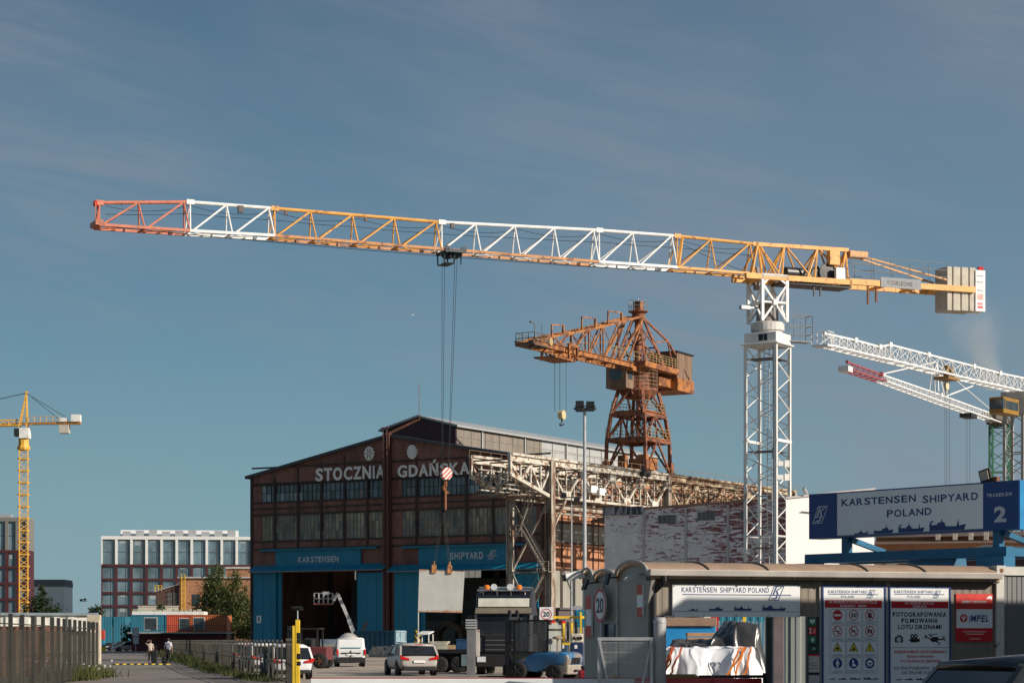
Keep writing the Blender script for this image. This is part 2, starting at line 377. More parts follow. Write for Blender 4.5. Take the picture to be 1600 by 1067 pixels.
def tri_jib(mb, x0, x1, zb0, zb1, zt0, zt1, w0, w1, n, rc, rd, cross=False, horiz=True):   # triangular lattice boom along local x
    def L(a, b, t): return a + (b - a) * t
    def pt(t, k): return V((L(x0, x1, t), (k * L(w0, w1, t) / 2), L(zb0, zb1, t))) if k else V((L(x0, x1, t), 0, L(zt0, zt1, t)))
    for k in (-1, 1): mb.beam(pt(0, k), pt(1, k), rc * 2, rc * 2)
    mb.beam(pt(0, 0), pt(1, 0), rc * 2.1, rc * 2.1)
    for i in range(n):
        a, m, b = i / n, (i + .5) / n, (i + 1) / n
        for k in (-1, 1):
            mb.tube(pt(a, k), pt(m if not cross else b, 0), rd, 5, caps=False); mb.tube(pt(m if not cross else a, 0), pt(b, k), rd, 5, caps=False)
            if cross: mb.tube(pt(b, k), pt(b, 0), rd, 5, caps=False)
        mb.tube(pt(a, -1), pt(b, 1), rd, 4, caps=False); mb.tube(pt(b, -1), pt(b, 1), rd, 4, caps=False)
def railing(mb, pts, h=1.05, r=.03, step=1.2, rails=(.5, 1.0), closed=False):
    pts = [V(p) for p in pts]
    if closed: pts.append(pts[0])
    for a, b in zip(pts, pts[1:]):
        n = max(1, round((b - a).length / step))
        for i in range(n + 1): p = a.lerp(b, i / n); mb.tube(p, p + V((0, 0, h)), r, 4, caps=False)
        for k in rails: mb.tube(a + V((0, 0, h * k)), b + V((0, 0, h * k)), r, 4, caps=False)

# ---------------------------------------------------------------- ground
def M_ground(name, c1, c2, scale, patch, pc, bump=.2, rough=.9):
    g = NG(name); v = g.map()
    c = g.mix(g.ramp(g.noise(v, scale, 8, .7), .3, .7), c1, c2)
    c = g.mix(g.ramp(g.noise(g.map((1, .35, 1), loc=(9, 4, 0)), patch, 6, .65), .52, .62), c, pc)
    g.l(c, g.b.inputs['Base Color']); g.b.inputs['Roughness'].default_value = rough
    g.bump(g.noise(v, scale * 12, 4), bump, .03); return g.m
asphalt = M_ground('worn_asphalt', (.17, .143, .125), (.235, .20, .175), .25, .06, (.13, .115, .10))
yard_m = M_ground('dusty_concrete_yard', (.33, .27, .215), (.42, .35, .28), .2, .07, (.24, .20, .165))
earth_m = M_ground('dry_grassy_ground', (.10, .09, .055), (.15, .13, .08), .1, .03, (.07, .08, .035))
grd = MB(); grd.poly([(-6000, -300, 0), (6000, -300, 0), (6000, 9000, 0), (-6000, 9000, 0)]); tag(grd.build('ground', earth_m), kind='structure')
yd = MB(); yd.poly([(-4.6, 30, .012), (120, 30, .012), (180, 420, .012), (40, 420, .012), (-60, 360, .012), (-38.2, 244, .012), (-21.3, 152, .012), (-13.3, 108, .012), (-8.3, 83, .012), (-6.3, 66, .012)]); tag(yd.build('shipyard_yard', yard_m), kind='structure')
rd = MB(); rd.poly([(-13, 20, .008), (-4.6, 20, .008), (-6.5, 66, .008), (-8.5, 83, .008), (-13.5, 108, .008), (-21.5, 152, .008), (-39.6, 250, .008), (-72, 420, .008), (-86, 420, .008), (-48, 250, .008), (-29.2, 152, .008), (-19, 102, .008), (-15, 64, .008)])
tag(rd.build('road', asphalt), kind='structure')

# ---------------------------------------------------------------- the brick shipyard hall
H = Frame(-32.6, 272.5, R(-31.2))
def hz(py, px, off=0): return H.uz(px, py, off)[1]
def hu(px, off=0): return H.uz(px, 900, off)[0]
brick_shade = M_brick('shaded_brown_brick', (.27, .115, .085), (.33, .15, .11), (.18, .12, .10), .6)
brick_lit = M_brick('lit_orange_brick', (.46, .20, .10), (.54, .25, .135), (.38, .23, .14), .35, (.24, .11, .06))  # hall brick in shaded and sunlit copies; light is put into the colour
frame_steel = M('brown_painted_steel', (.045, .022, .018), .6, rust=.2)
dirty_glass = M_glass('dirty_wired_glass', (.21, .185, .135), .4, .75, .35, .35)
band_glass = M_glass('grimy_window_glass', (.05, .065, .075), .12, .7, .4)
pale_pane = M_glass('pale_replacement_panes', (.20, .26, .28), .3, .2, .8)
maroon_sheet = M_corr('maroon_sheet_cladding', (.052, .018, .024), .35)
letter_m = M('weathered_white_letters', (.78, .73, .68), .6, var=.12, streak=3)
letter_grey = M('pale_grey_letters', (.52, .55, .58), .5)
petrol_corr = M_corr('petrol_blue_sheet', (.005, .185, .295), .4, .5)
roofing = M('dark_roofing_felt', (.07, .07, .075), .8)
hall = thing('shipyard_hall', 'dark brick shipyard hall with gabled front, white letters and blue sliding doors', 'factory hall', (H.x, H.y, 0), H.rz)
Wd = hu(862); UC = hu(609); ze = hz(745, 393); zp = hz(683, 609); LEN = 56.0
D1 = (hu(439), 0, hu(558), hz(893, 500)); D2 = (hu(662), 0, hu(806), hz(891, 730))
b1 = (hu(409), hz(784.5, 409), hu(597.5), hz(758, 409)); b2 = (hu(409), hz(845, 409), hu(597), hz(806, 409))
b3 = (hu(628), b1[1], hu(814), b1[3]); b4 = (hu(628), b2[1], hu(838), b2[3])
fw = MB(); wall_grid(fw, 0, Wd, 0, ze, 0, .45, [D1, D2, b1, b2, b3, b4])
fw.prism([(0, ze), (Wd, ze), (UC, zp)], 'y', 0, .45); fw.build('front_wall', brick_shade, hall)
sw = MB(); zs1, zs2 = hitx(H, 905, 848, Wd).z, hitx(H, 905, 820, Wd).z
zlow = hitx(H, 905, 892, Wd).z
wall_grid(sw, .45, LEN, 0, ze, 0, .4, [(.45, zs1, LEN - 1, zs2), (.45, 3, LEN - 1, zlow)])
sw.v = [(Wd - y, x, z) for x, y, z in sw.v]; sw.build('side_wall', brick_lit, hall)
ow = MB(); ow.box((0, .45, 0), (.4, LEN, ze)); ow.box((0, LEN, 0), (Wd, LEN + .4, ze)); ow.build('back_wall', brick_shade, hall)
panel_lit = M_corr('translucent_wall_panels', (.30, .29, .25), .7, .4, .2, .15)
sp = MB(); sp.box((Wd - .25, .5, zs1), (Wd - .15, LEN - 1, zs2)); sp.build('side_window', panel_lit, hall)
sp2 = MB(); sp2.box((Wd - .25, .5, 3), (Wd - .15, LEN - 1, zlow)); sp2.build('side_panel', panel_lit, hall)
pil = MB()
for i in range(8):
    y = 2.2 + i * 7.4
    pil.box((Wd + .002, y, 0), (Wd + .10, y + .22, ze - .3))
for zz in (zs1 - .1, zs2 + .1, zlow + .15, (ze + zs2) / 2): pil.box((Wd + .004, .5, zz - .1), (Wd + .09, LEN, zz + .1))
pil.build('side_frame', frame_steel, hall)
rf = MB(); t = .35
for a, b in (((-.7, ze - .25), (UC, zp + .02)), ((UC, zp + .02), (Wd + .7, ze - .25))):
    rf.prism([(a[0], a[1]), (b[0], b[1]), (b[0], b[1] + t), (a[0], a[1] + t)], 'y', -.5, LEN + .5)
rf.build('roof', roofing, hall)
fl = MB(); fl.box((.4, .45, -.1), (Wd - .4, LEN, .03)); fl.build('hall_floor', M('hall_floor_concrete', (.30, .27, .24), .8), hall)
# steel grid on the front
fg = MB()
for px in (429.5, 466, 502, 538.5, 574.5, 651, 691, 729.5, 771, 812, 848): fg.box((hu(px) - .13, -.14, hz(858, px)), (hu(px) + .13, -.003, min(ze - .2, ze + 99) if px in (429.5, 848) else hz(758, 409)))
for px, top in ((466, 731), (502, 722), (538.5, 712), (575, 700), (651, 700), (691, 706), (729, 713)): fg.box((hu(px) - .1, -.10, b1[3]), (hu(px) + .1, -.004, hz(top, px)))
zl0, zl1 = hz(754, 492), hz(727, 492)
for z in (b1[3] + .1, b1[1] - .1, b2[3] + .1, b2[1] - .1, zl0, zl1, hz(858, 420), (b1[1] + b2[3]) / 2): fg.box((.1, -.12, z - .1), (Wd - .1, -.005, z + .1))
fg.box((-.12, -.15, 0), (.22, .1, ze)); fg.box((Wd - .25, -.15, 0), (Wd + .1, .1, ze)); fg.build('front_frame', frame_steel, hall)
mc = MB(); pl, pr = hu(603.5), hu(613)
for u in (pl, pr - .35): mc.box((u, -.75, 0), (u + .35, -.13, zp + .4))
mc.box((pl + .35, -.5, 0), (pr - .35, -.42, zp)); mc.build('central_column', M('column_brown_paint', (.09, .038, .03), .6, rust=.2), hall)
ld = MB(); ul = (pl + pr) / 2
for u in (ul - .28, ul + .28): ld.beam((u, -.95, 2), (u, -.95, zp + 1.2), .06)
for i in range(60): ld.beam((ul - .28, -.95, 2.3 + i * .4), (ul + .28, -.95, 2.3 + i * .4), .035)
ld.box((ul - .55, -1.0, zp + 1.0), (ul + .55, -.9, zp + 1.12)); ld.build('wall_ladder', M('ladder_red_brown', (.22, .10, .08), .6), hall)
def window_band(b, mat, cols, rows, name, muntin, pale=()):
    w = MB(); w.box((b[0], .12, b[1]), (b[2], .16, b[3])); o = w.build(name, mat, hall)
    g = MB(); n = cols
    for i in range(n + 1): u = b[0] + (b[2] - b[0]) * i / n; g.box((u - .03, .05, b[1]), (u + .03, .115, b[3]))
    for j in range(rows + 1): z = b[1] + (b[3] - b[1]) * j / rows; g.box((b[0], .06, z - .03), (b[2], .118, z + .03))
    g.build('glazing_bars', muntin, o)
    rp = random.Random(int(b[0] * 7 + b[1] * 3)); pm = MB(); du, dz = (b[2] - b[0]) / cols, (b[3] - b[1]) / rows
    for i in range(cols):
        for j in range(rows):
            if rp.random() < .42: pm.k = rp.choice((0, 0, 1, 1, 0, 2)); pm.box((b[0] + i * du + .035, .095, b[1] + j * dz + .035), (b[0] + (i + 1) * du - .035, .105, b[1] + (j + 1) * dz - .035))
    pm.build('replaced_pane', PANES[name], o)
    if pale:
        p = MB()
        for i, j in pale:
            du, dz = (b[2] - b[0]) / cols, (b[3] - b[1]) / rows
            p.box((b[0] + i * du + .04, .09, b[1] + j * dz + .04), (b[0] + (i + 1) * du - .04, .11, b[1] + (j + 1) * dz - .04))
        p.build('pale_pane', pale_pane, o)
PANES = {'upper_window': [M_glass('pane_blue_grey', (.09, .12, .135), .2, .3), M_glass('pane_near_black', (.02, .022, .024), .08, .3), M_glass('pane_dusty', (.16, .15, .13), .5, .3), M('boarded_pane', (.22, .19, .15), .8)],
         'lower_window': [M_glass('pane_dust_grey', (.15, .145, .125), .5, .4), M_glass('pane_dust_brown', (.115, .095, .065), .5, .4), M_glass('pane_cleaner', (.06, .062, .06), .2, .4), M_glass('pane_pale_dust', (.30, .28, .22), .6, .3)]}
mun_d, mun_l = M('dark_glazing_bars', (.02, .018, .018), .6), M('pale_glazing_bars', (.21, .19, .16), .7)
window_band(b1, band_glass, 26, 2, 'upper_window', mun_d, [(0, 0), (1, 0), (4, 0), (7, 0), (8, 0), (0, 1)])
window_band(b3, band_glass, 26, 2, 'upper_window', mun_d, [(14, 0), (14, 1), (15, 0), (16, 0), (16, 1), (17, 1), (18, 0), (19, 0)])
window_band(b2, dirty_glass, 34, 3, 'lower_window', mun_l); window_band(b4, dirty_glass, 36, 3, 'lower_window', mun_l)
A = Art(-.16)
for body, xa, xb, ya, yb in (('STOCZNIA', 492.5, 601, 752, 731.5), ('GDAŃSKA', 620.6, 733, 746, 720)):
    u0, u1 = hu(xa, -.3), hu(xb, -.3); z0 = hz(ya, xa, -.3); hh = hz(yb, xa, -.3) - z0 if body[0] == 'S' else (hz(724, xa, -.3) - z0) * 1.16
    A.text(body, (u0, z0, u1, z0 + hh), letter_m, .035, 0, .10)
A.build(hall, 'lettering')
em = MB()
for px, py in ((578.5, 708.5), (645.5, 706)):
    u, z = H.uz(px, py); pts = []
    for i in range(36):
        a = 2 * math.pi * i / 36; k = 1.0 if i % 3 else .86
        pts.append((u + .72 * k * math.cos(a), z + .88 * k * math.sin(a)))
    e = MB(); e.prism(pts, 'y', -.3, -.02)
    if px < 600:
        e.k = 1
        for i in range(6):
            a = 2 * math.pi * i / 6; e.beam((u + .15 * math.cos(a), -.32, z + .15 * math.sin(a)), (u + .55 * math.cos(a), -.32, z + .7 * math.sin(a)), .1, .05)
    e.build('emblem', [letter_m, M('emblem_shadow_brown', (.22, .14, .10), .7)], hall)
for (ca, cb, ha, hb, ra, rb, cy, ht) in ((392, 601, 433, 566, 410, 592, 893, 861), (608, 847, 656.5, 806, 632, 823, 892, 856)):
    cz = hz(cy, (ca + cb) / 2, -1.2); cn = MB()
    u0, u1 = hu(ca, -1), hu(cb, -1)
    cn.prism([(-.16, cz + .95), (-1.5, cz + .18), (-1.5, cz + .06), (-.16, cz + .85)], 'x', u0, u1); cn.build('door_canopy', petrol_corr, hall)
    ge = MB(); ge.box((u0, -1.6, cz + .05), (u1, -1.505, cz + .16)); ge.build('canopy_gutter', M('gutter_grey', (.20, .21, .22), .5), hall)
    hp = MB(); hp.box((hu(ha), -.35, cz + .6), (hu(hb), -.16, hz(ht, ha))); hp.build('sign_panel', petrol_corr, hall)
    tr = MB(); tr.box((hu(ra), -.6, hz(ht, ha) - .02), (hu(rb), -.15, hz(ht, ha) + .25)); tr.build('door_rail', petrol, hall)
A = Art(-.37)
u, z = H.uz(466, 879, -.4); u2, z2 = H.uz(529, 868, -.4); A.text('KARSTENSEN', (u, z, u2, hz(869.5, 466, -.4)), letter_grey, .03, 0, .05)
u, z = H.uz(703, 874, -.4); u2, z2 = H.uz(755, 864, -.4); A.text('SHIPYARD', (u, z, u2, z + .85), letter_grey, .03, 0, .05)
u, z = H.uz(762, 873, -.4); logo(A, u, z, 1.0, letter_grey, .03); A.rect(u - .15, z + .36, u + 1.45, z + .42, letter_grey, .035)
A.build(hall, 'lettering')
for a, b, y, top in ((396, 431, -.75, 894), (429.5, 440, -.45, 894), (558, 599, -.75, 894), (616, 655, -.75, 893), (653, 664, -.45, 893), (802, 841, -.75, 891)):
    d = MB(); u0, u1 = hu(a, y), hu(b, y); zt = hz(top, (a + b) / 2, y)
    d.box((u0, y, .15), (u1, y + .12, zt))
    for k in range(int((u1 - u0) / 1.4) + 1): d.box((u0 + k * 1.4, y - .03, .15), (u0 + k * 1.4 + .06, y - .002, zt))
    o = d.build('sliding_door', petrol_corr, hall)
    if a == 396:
        n = MB(); uu, zz = H.uz(405, 967, y); n.box((uu - .35, y - .07, zz - .45), (uu + .35, y - .04, zz + .45)); n.build('number_plate', board_white, o)
        A = Art(y - .075); A.text('1', (uu - .1, zz - .28, uu + .1, zz + .28), ink, .03); A.build(o, 'lettering')
# inside the hall: partition, roof trusses' posts, glowing panels
ins = MB(); ins.box((1, 20, 0), (Wd - 1, 20.3, 9.6)); ins.build('inner_wall', M('dim_inner_wall', (.24, .24, .24), .8, scale=.5), hall)
il = MB(); il.box((1, 19.8, 0), (Wd - 1, 19.98, 4.2)); il.build('inner_wall_base', M('grey_inner_plaster', (.45, .42, .38), .8), hall)
sk = MB()
for i in range(12):
    u = 1.6 + i * 3.4
    if i in (3, 6): continue
    for k in range(3): sk.box((u + k * .95, 20, 9.7), (u + k * .95 + .8, 20.1, 11.4))
sk.build('glow_panel', M('glowing_panel_face', (.4, .38, .33), .6, emit=.42), hall)  # emission stands in for daylight through these high panels
ip = MB()
for u in (5.2, 9.6, 13.5, 24.5, 30, 35): ip.box((u, 9, 0), (u + .5, 9.6, 12))
ip.box((1, 9.2, 10.6), (Wd - 1, 9.5, 11.2)); ip.build('inner_column', dark_steel, hall)
# monitor roof
mz = H.hit(655, 652, 5); mr = H.hit(712, 666, 5); UCm = mz.x; hw = mr.x - UCm; zbm = 22.3
ml = hitx(H, 1027, 710, mr.x).y
mo = MB(); mo.prism([(UCm - hw, zbm), (UCm + hw, zbm), (UCm + hw, mr.z), (UCm, mz.z), (UCm - hw, mr.z)], 'y', 5, 5.2); mo.build('monitor_gable', maroon_sheet, hall)
ym = hitx(H, 847, 700, mr.x).y
clad1 = M_corr('aged_monitor_glazing', (.22, .19, .155), .55, .6, .22, .12); clad2 = M_corr('pale_monitor_cladding', (.40, .41, .40), 1.6, .5, .08, depth=.01)
c = MB(); c.box((UCm + hw - .1, 5.2, zbm), (UCm + hw, ym, mr.z)); c.box((UCm - hw, 5.2, zbm), (UCm - hw + .1, ml, mr.z)); c.build('monitor_glazing', clad1, hall)
c = MB(); c.box((UCm + hw - .1, ym, zbm), (UCm + hw, ml, mr.z)); c.box((UCm - hw, ml, zbm), (UCm + hw, ml + .1, mr.z)); c.build('monitor_cladding', clad2, hall)
c = MB()
for i in range(17): y = 5.2 + (ml - 5.2) * i / 16; c.box((UCm + hw + .002, y - .05, zbm), (UCm + hw + .07, y + .05, mr.z))
for z in (24.2, 25.3, 26.3): c.box((UCm + hw + .003, 5.2, z - .025), (UCm + hw + .05, ml, z + .025))
c.build('monitor_bars', M('monitor_bar_grey', (.22, .20, .18), .6), hall)
c = MB()
for s in (-1, 1): c.prism([(UCm, mz.z + .03), (UCm + s * (hw + .5), mr.z - .1), (UCm + s * (hw + .5), mr.z + .14), (UCm, mz.z + .27)], 'y', 4.6, ml + .4)
c.build('monitor_roof', M('grey_roof_sheet', (.36, .37, .37), .5), hall)
c = MB()
for px in (752, 819, 884): y = hitx(H, px, 690, UCm + hw).y; c.tube((UCm + hw + .15, y, zbm), (UCm + hw + .15, y, mr.z), .1, 8)
c.build('downpipe', galv, hall)
c = MB(); a = H.hit(655, 655, 4.5); c.tube(a, (a.x, a.y, H.hit(655, 598, 4.5).z), .035, 6)
for s in (-1, 1): c.tube((a.x + s * .25, 4.4, a.z), (a.x - 3.5 + s * .25, -.2, H.hit(636, 686, 0).z), .035, 5)
c.build('lightning_rod', rust_m, hall)

# ---------------------------------------------------------------- crane runway in front of the hall
G = Frame(4.0, 227.5, R(57.1))
gr = thing('crane_runway', 'long white lattice crane runway on tall steel posts along the hall side', 'crane runway', (G.x, G.y, 0), G.rz)
gy = hitx(G, 797, 780, 0).y                # gauge
zt, zb = G.uz(866, 716)[1], G.uz(866, 777)[1]
old_white = M('chalky_white_steel_paint', (.56, .525, .45), .65, rust=.42, rustcol=(.24, .14, .085), scale=.8, rscale=1.3)
brown_white = M('rust_browned_white_paint', (.46, .37, .25), .7, rust=.55, rustcol=(.17, .09, .05), scale=.7, rscale=1.1)
post_m = M('stained_post_paint', (.40, .36, .30), .7, rust=.5, rustcol=(.18, .11, .07), rscale=.9, streak=4)
xe1, xe2 = G.uz(1043, 780)[0], G.uz(1242, 780)[0]
def girder(y, x0, x1, first):
    mb = MB(); mb.box((x0, y - .3, zt - .25), (x1, y + .3, zt)); mb.box((x0, y - .06, zt - .75), (x1, y + .06, zt - .252)); mb.box((x0, y - .2, zt - .86), (x1, y + .2, zt - .752))
    n = max(2, 2 * round((x1 - max(x0, 0)) / 6.2)); a0 = max(x0, 0); st = (x1 - a0) / n
    mb.beam((a0, y, zb), (x1, y, zb), .32, .24)
    for i in range(n):
        p = (a0 + i * st, y, zt - 1.1 if i % 2 == 0 else zb); q = (a0 + (i + 1) * st, y, zb if i % 2 == 0 else zt - 1.1)
        mb.beam(p, q, .2, .2); mb.beam((q[0], y, zb), (q[0], y, zt - 1.1), .14, .14)
        mb.beam((a0 + (i + .5) * st, y, (zt + zb) / 2 - .5), (a0 + (i + .5) * st, y, zb), .12, .12)
        if i % 2 == 0: mb.box((q[0] - .7, y - .2, zb - .1), (q[0] + .7, y + .2, zb + .75))
        else: mb.box((q[0] - .55, y - .2, zt - 1.75), (q[0] + .55, y + .2, zt - 1.0))
    if first:                              # tapering overhang past the front post
        mb.beam((x0, y, zt - 2.2), (0, y, zb), .4, .34); mb.beam((x0, y, zt - 2.2), (x0, y, zt), .3, .3)
        m = 4; 
        for i in range(m):
            xa, xb = x0 * (1 - i / m), x0 * (1 - (i + 1) / m)
            za, zc = zt - 2.2 + (zb - zt + 2.2) * i / m, zt - 2.2 + (zb - zt + 2.2) * (i + 1) / m
            mb.beam((xa, y, za) if i % 2 else (xa, y, zt - 1), (xb, y, zt - 1) if i % 2 else (xb, y, zc), .22); mb.beam((xb, y, zc), (xb, y, zt - 1), .18)
    # walkway behind the web: grating, handrail, cable trays and pipes
    yy = y + (.9 if y < gy / 2 else -.9)
    mb.box((x0, yy - .35, zb + .9), (x1, yy + .35, zb + .96)); railing(mb, [(x0, yy + .35, zb + .96), (x1, yy + .35, zb + .96)], 1.05, .03, 1.5)
    for k, zz in enumerate((zt - 1.5, zt - 1.9, zb + .5)): mb.tube((x0, yy, zz), (x1, yy, zz), .07, 6)
    return mb
for y, px in ((0, 797), (gy, 736)):
    x0 = G.hit(px, 710, y).x
    girder(y, x0, xe1, True).build('girder', old_white, gr); girder(y, xe1, xe2, False).build('rusty_girder', brown_white, gr)
cb = MB(); x = -7.0; i = 0
while x < xe2:
    s = i % 2
    if x > G.hit(797, 710, 0).x:
        cb.beam((x, 0, zb), (x, gy, zb), .16); cb.beam((x, 0 if s else gy, zb), (x + 3.1, gy if s else 0, zb), .14); cb.beam((x, 0, zt - .6), (x, gy, zt - .6), .16)
        cb.beam((x, 0, zb), (x, gy, zt - 1), .12); cb.beam((x, gy, zb), (x, 0, zt - 1), .12)
    x += 3.1; i += 1
cb.build('cross_bracing', M('dull_brown_bracing', (.25, .20, .15), .7, rust=.5, rscale=1.2), gr)
ra = MB(); random.seed(3)
for y in (-.35, gy + .35): railing(ra, [(G.hit(797, 710, 0).x if y < 1 else G.hit(738, 710, gy).x, y, zt), (xe2, y, zt)], .55, .025, 2.0, (1.0,))
ra.build('handrail', M('handrail_brown', (.26, .18, .12), .7), gr)
cl = MB()
for _ in range(150):                       # junction boxes, brackets and cable loops hung between the girders
    x = random.uniform(-5, xe2 - 2); y = random.uniform(.5, gy - .5); z = random.uniform(zb + .3, zt - 1.2)
    cl.cbox((x, y, z), (random.uniform(.15, .7), random.uniform(.1, .4), random.uniform(.1, .6)))
tag(cl.build('cable_fitting', M('mixed_grey_fittings', (.34, .31, .27), .6, var=.5, scale=.5), gr), kind='stuff')
for x, y, w in ((0, 0, .8), (0, gy, .62), (xe1, 0, .75), (xe1, gy, .6), (xe2 - .5, 0, .7), (xe2 - .5, gy, .6)):
    p = MB(); p.box((x - .08, y - w / 2, 0), (x + .08, y + w / 2, zt - .3 if w != .62 else zt + .4)); p.box((x - w / 2, y - w / 2, 0), (x - .082, y - w / 2 + .09, zt - .3)); p.box((x + .082, y - w / 2, 0), (x + w / 2, y - w / 2 + .09, zt - .3))
    p.box((x - w / 2, y + w / 2 - .09, 0), (x - .082, y + w / 2, zt - .3)); p.box((x + .082, y + w / 2 - .09, 0), (x + w / 2, y + w / 2, zt - .3)); p.build('post', post_m, gr)
bx = MB()
for z0, z1 in ((1, 8.6), (9.2, 16.4)):
    bx.beam((0, .3, z0), (0, gy - .3, z1), .22, .16); bx.beam((.2, gy - .3, z0), (.2, .3, z1), .22, .16)
    bx.beam((0, .3, z1 + .2), (0, gy - .3, z1 + .2), .2, .2)
for x, y, s in ((0, 0, 1), (xe1, 0, -1)): bx.beam((x, y, zb - 4), (x + s * 3.2, y, zb), .2, .2)
bx.tube((0, .4, zb - 1), (xe1, .4, zb - 1), .22, 8); bx.tube((0, 1.0, zb - 1.5), (xe1, 1.0, zb - 1.5), .16, 8)
bx.build('post_bracing', post_m, gr)
for (xa, ya), (xb, yb) in (((839, 757), (811, 836)), ((818, 828), (853, 892)), ((853, 892), (822, 955))):
    a, b = hitx(G, xa, ya, -.5), hitx(G, xb, yb, -.5); st = MB(); sd = V((1, 0, 0)) * .35
    for s in (-1, 1): st.beam(a + sd * s, b + sd * s, .1, .2); st.beam(a + sd * s + V((0, 0, .9)), b + sd * s + V((0, 0, .9)), .05)
    for k in range(22): p = a.lerp(b, (k + .5) / 22); st.box((p.x - .33, p.y - .14, p.z - .02), (p.x + .33, p.y + .14, p.z + .02))
    q = b; st.box((q.x - .6, q.y - .7, q.z - .1), (q.x + .6, q.y + .7, q.z - .04)); railing(st, [(q.x - .6, q.y - .7, q.z), (q.x - .6, q.y + .7, q.z)], 1, .03, .7)
    st.build('stair', M('stair_grey_brown', (.36, .31, .25), .6, rust=.3), gr)
for px, py in ((925, 764), (938, 768)):
    a = G.hit(px, py, -.6); c = MB(); c.cbox(a, (1.1, .5, .75)); c.cbox(a + V((.7, -.1, .1)), (.3, .3, .3)); c.build('lamp_box', white, gr)

# ---------------------------------------------------------------- old rusty slewing crane standing on the runway
K = Frame(14.4, 248.1, R(241.6))
kz = lambda py: CH + (HZ - py) * 248.0 / F
rc = thing('slewing_crane', 'old rusty orange slewing crane with a lattice jib on top of the white runway', 'crane', (K.x, K.y, 0), K.rz)
kor = M('rusting_orange_paint', (.40, .16, .045), .6, rust=.50, rustcol=(.17, .065, .03), scale=.8, rscale=1.2)
krd = M('rusty_red_brown_steel', (.27, .095, .045), .7, var=.35, rust=.45, rustcol=(.09, .04, .028), scale=.9, rscale=1.4)
kwood = M('weathered_brown_boards', (.21, .135, .09), .8, var=.35, scale=1.5, streak=9, rust=.3, rustcol=(.10, .06, .04))
krail = M('yellowed_handrail', (.40, .29, .13), .6, rust=.3)
mb = MB(); lv = [(740, 1.0), (690, .97), (650, .84), (612, .62)]
for sx in (-1, 1):
    for sy in (-1, 1):
        pts = [V((sx * 3.4 * k, sy * 2.46 * k, kz(y))) for y, k in lv]
        mb = MB()
        for a, b in zip(pts, pts[1:]): mb.beam(a, b, .34, .34)
        mb.beam((sx * 3.4, sy * 2.46, kz(742)), (sx * 3.4, sy * 2.46, kz(722)), .7, .6); mb.build('portal_leg', krd, rc)
mb = MB()
for y, k in lv[1:3]:
    q = [(3.4 * k, 2.46 * k), (-3.4 * k, 2.46 * k), (-3.4 * k, -2.46 * k), (3.4 * k, -2.46 * k)]
    for a, b in zip(q, q[1:] + q[:1]): mb.beam((*a, kz(y)), (*b, kz(y)), .3, .4)
for (ya, ka), (yb, kb) in zip(lv, lv[1:]):
    for (a, b) in (((1, 1), (-1, 1)), ((-1, 1), (-1, -1)), ((-1, -1), (1, -1)), ((1, -1), (1, 1))):
        m = ((a[0] + b[0]) / 2, (a[1] + b[1]) / 2)
        for c in (a, b): mb.beam((3.4 * ka * c[0], 2.46 * ka * c[1], kz(ya)), (3.4 * kb * m[0], 2.46 * kb * m[1], kz(yb)), .19)
        if ya == 690: mb.beam((3.4 * ka * m[0], 2.46 * ka * m[1], kz(ya)), (3.4 * kb * m[0], 2.46 * kb * m[1], kz(yb)), .16)
mb.build('portal_bracing', krd, rc)
mb = MB()
for sx in (-1, 1):
    for sy in (-1, 1): mb.cbox((sx * 3.4, sy * 2.46, kz(741)), (1.9, .5, .6)); mb.tube((sx * 3.4 - .6, sy * 2.46 - .3, kz(745)), (sx * 3.4 - .6, sy * 2.46 + .3, kz(745)), .3, 10); mb.tube((sx * 3.4 + .6, sy * 2.46 - .3, kz(745)), (sx * 3.4 + .6, sy * 2.46 + .3, kz(745)), .3, 10)
mb.build('bogie', dark_steel, rc)
for y, h in ((690, .97), (648, .80)):
    mb = MB(); a, b = 3.2 * h, 2.7 * h; z = kz(y) + .3; mb.box((-a, -b, z - .12), (a, b, z)); mb.build('platform', kor, rc)
    mb = MB(); railing(mb, [(-a, -b, z), (a, -b, z), (a, b, z), (-a, b, z)], 1.1, .024, 1.1, (.33, .66, 1), True); mb.build('platform_railing', krail, rc)
mb = MB(); mb.box((-2.6, -1.5, kz(733)), (-.6, 1.2, kz(715))); mb.cbox((1.2, 1.2, kz(722)), (1.1, .8, 1.5)); mb.cbox((2.0, -1.0, kz(725)), (.8, .9, 1.8)); mb.build('motor_box', kor, rc)
mb = MB(); a, b = V((.6, -.5, kz(690) + .3)), V((-.9, .3, kz(648)))
for s in (-.3, .3): mb.beam(a + V((0, s, 0)), b + V((0, s, 0)), .07)
for i in range(16): p = a.lerp(b, (i + .5) / 16); mb.beam(p + V((0, -.3, 0)), p + V((0, .3, 0)), .05)
mb.build('ladder', dark_steel, rc)
mb = MB(); mb.lathe([(.28, kz(690)), (.28, kz(622))], n=8); mb.lathe([(1.7, kz(622)), (2.25, kz(612)), (2.25, kz(608)), (1.5, kz(607.9))], n=28); mb.lathe([(1.25, kz(610)), (1.35, kz(580))], n=14); mb.build('slewing_ring', krd, rc)
mb = MB(); ci = [(2.2 * math.cos(i * math.pi / 12), 2.2 * math.sin(i * math.pi / 12), kz(608)) for i in range(24)]; railing(mb, ci, kz(580) - kz(608), .025, 1.2, (.2, .4, .6, .8, 1), True); mb.build('ring_railing', M('ring_rail_grey_red', (.42, .28, .20), .6, rust=.3), rc)
mb = MB(); mb.box((2.0, -2.1, kz(611)), (4.1, .4, kz(575))); c = mb.build('operator_cabin', kwood, rc)
mb = MB(); mb.box((4.102, -1.6, kz(598)), (4.16, -.1, kz(583))); mb.box((2.5, .402, kz(597)), (3.6, .45, kz(584))); mb.build('cabin_window', glass, c)
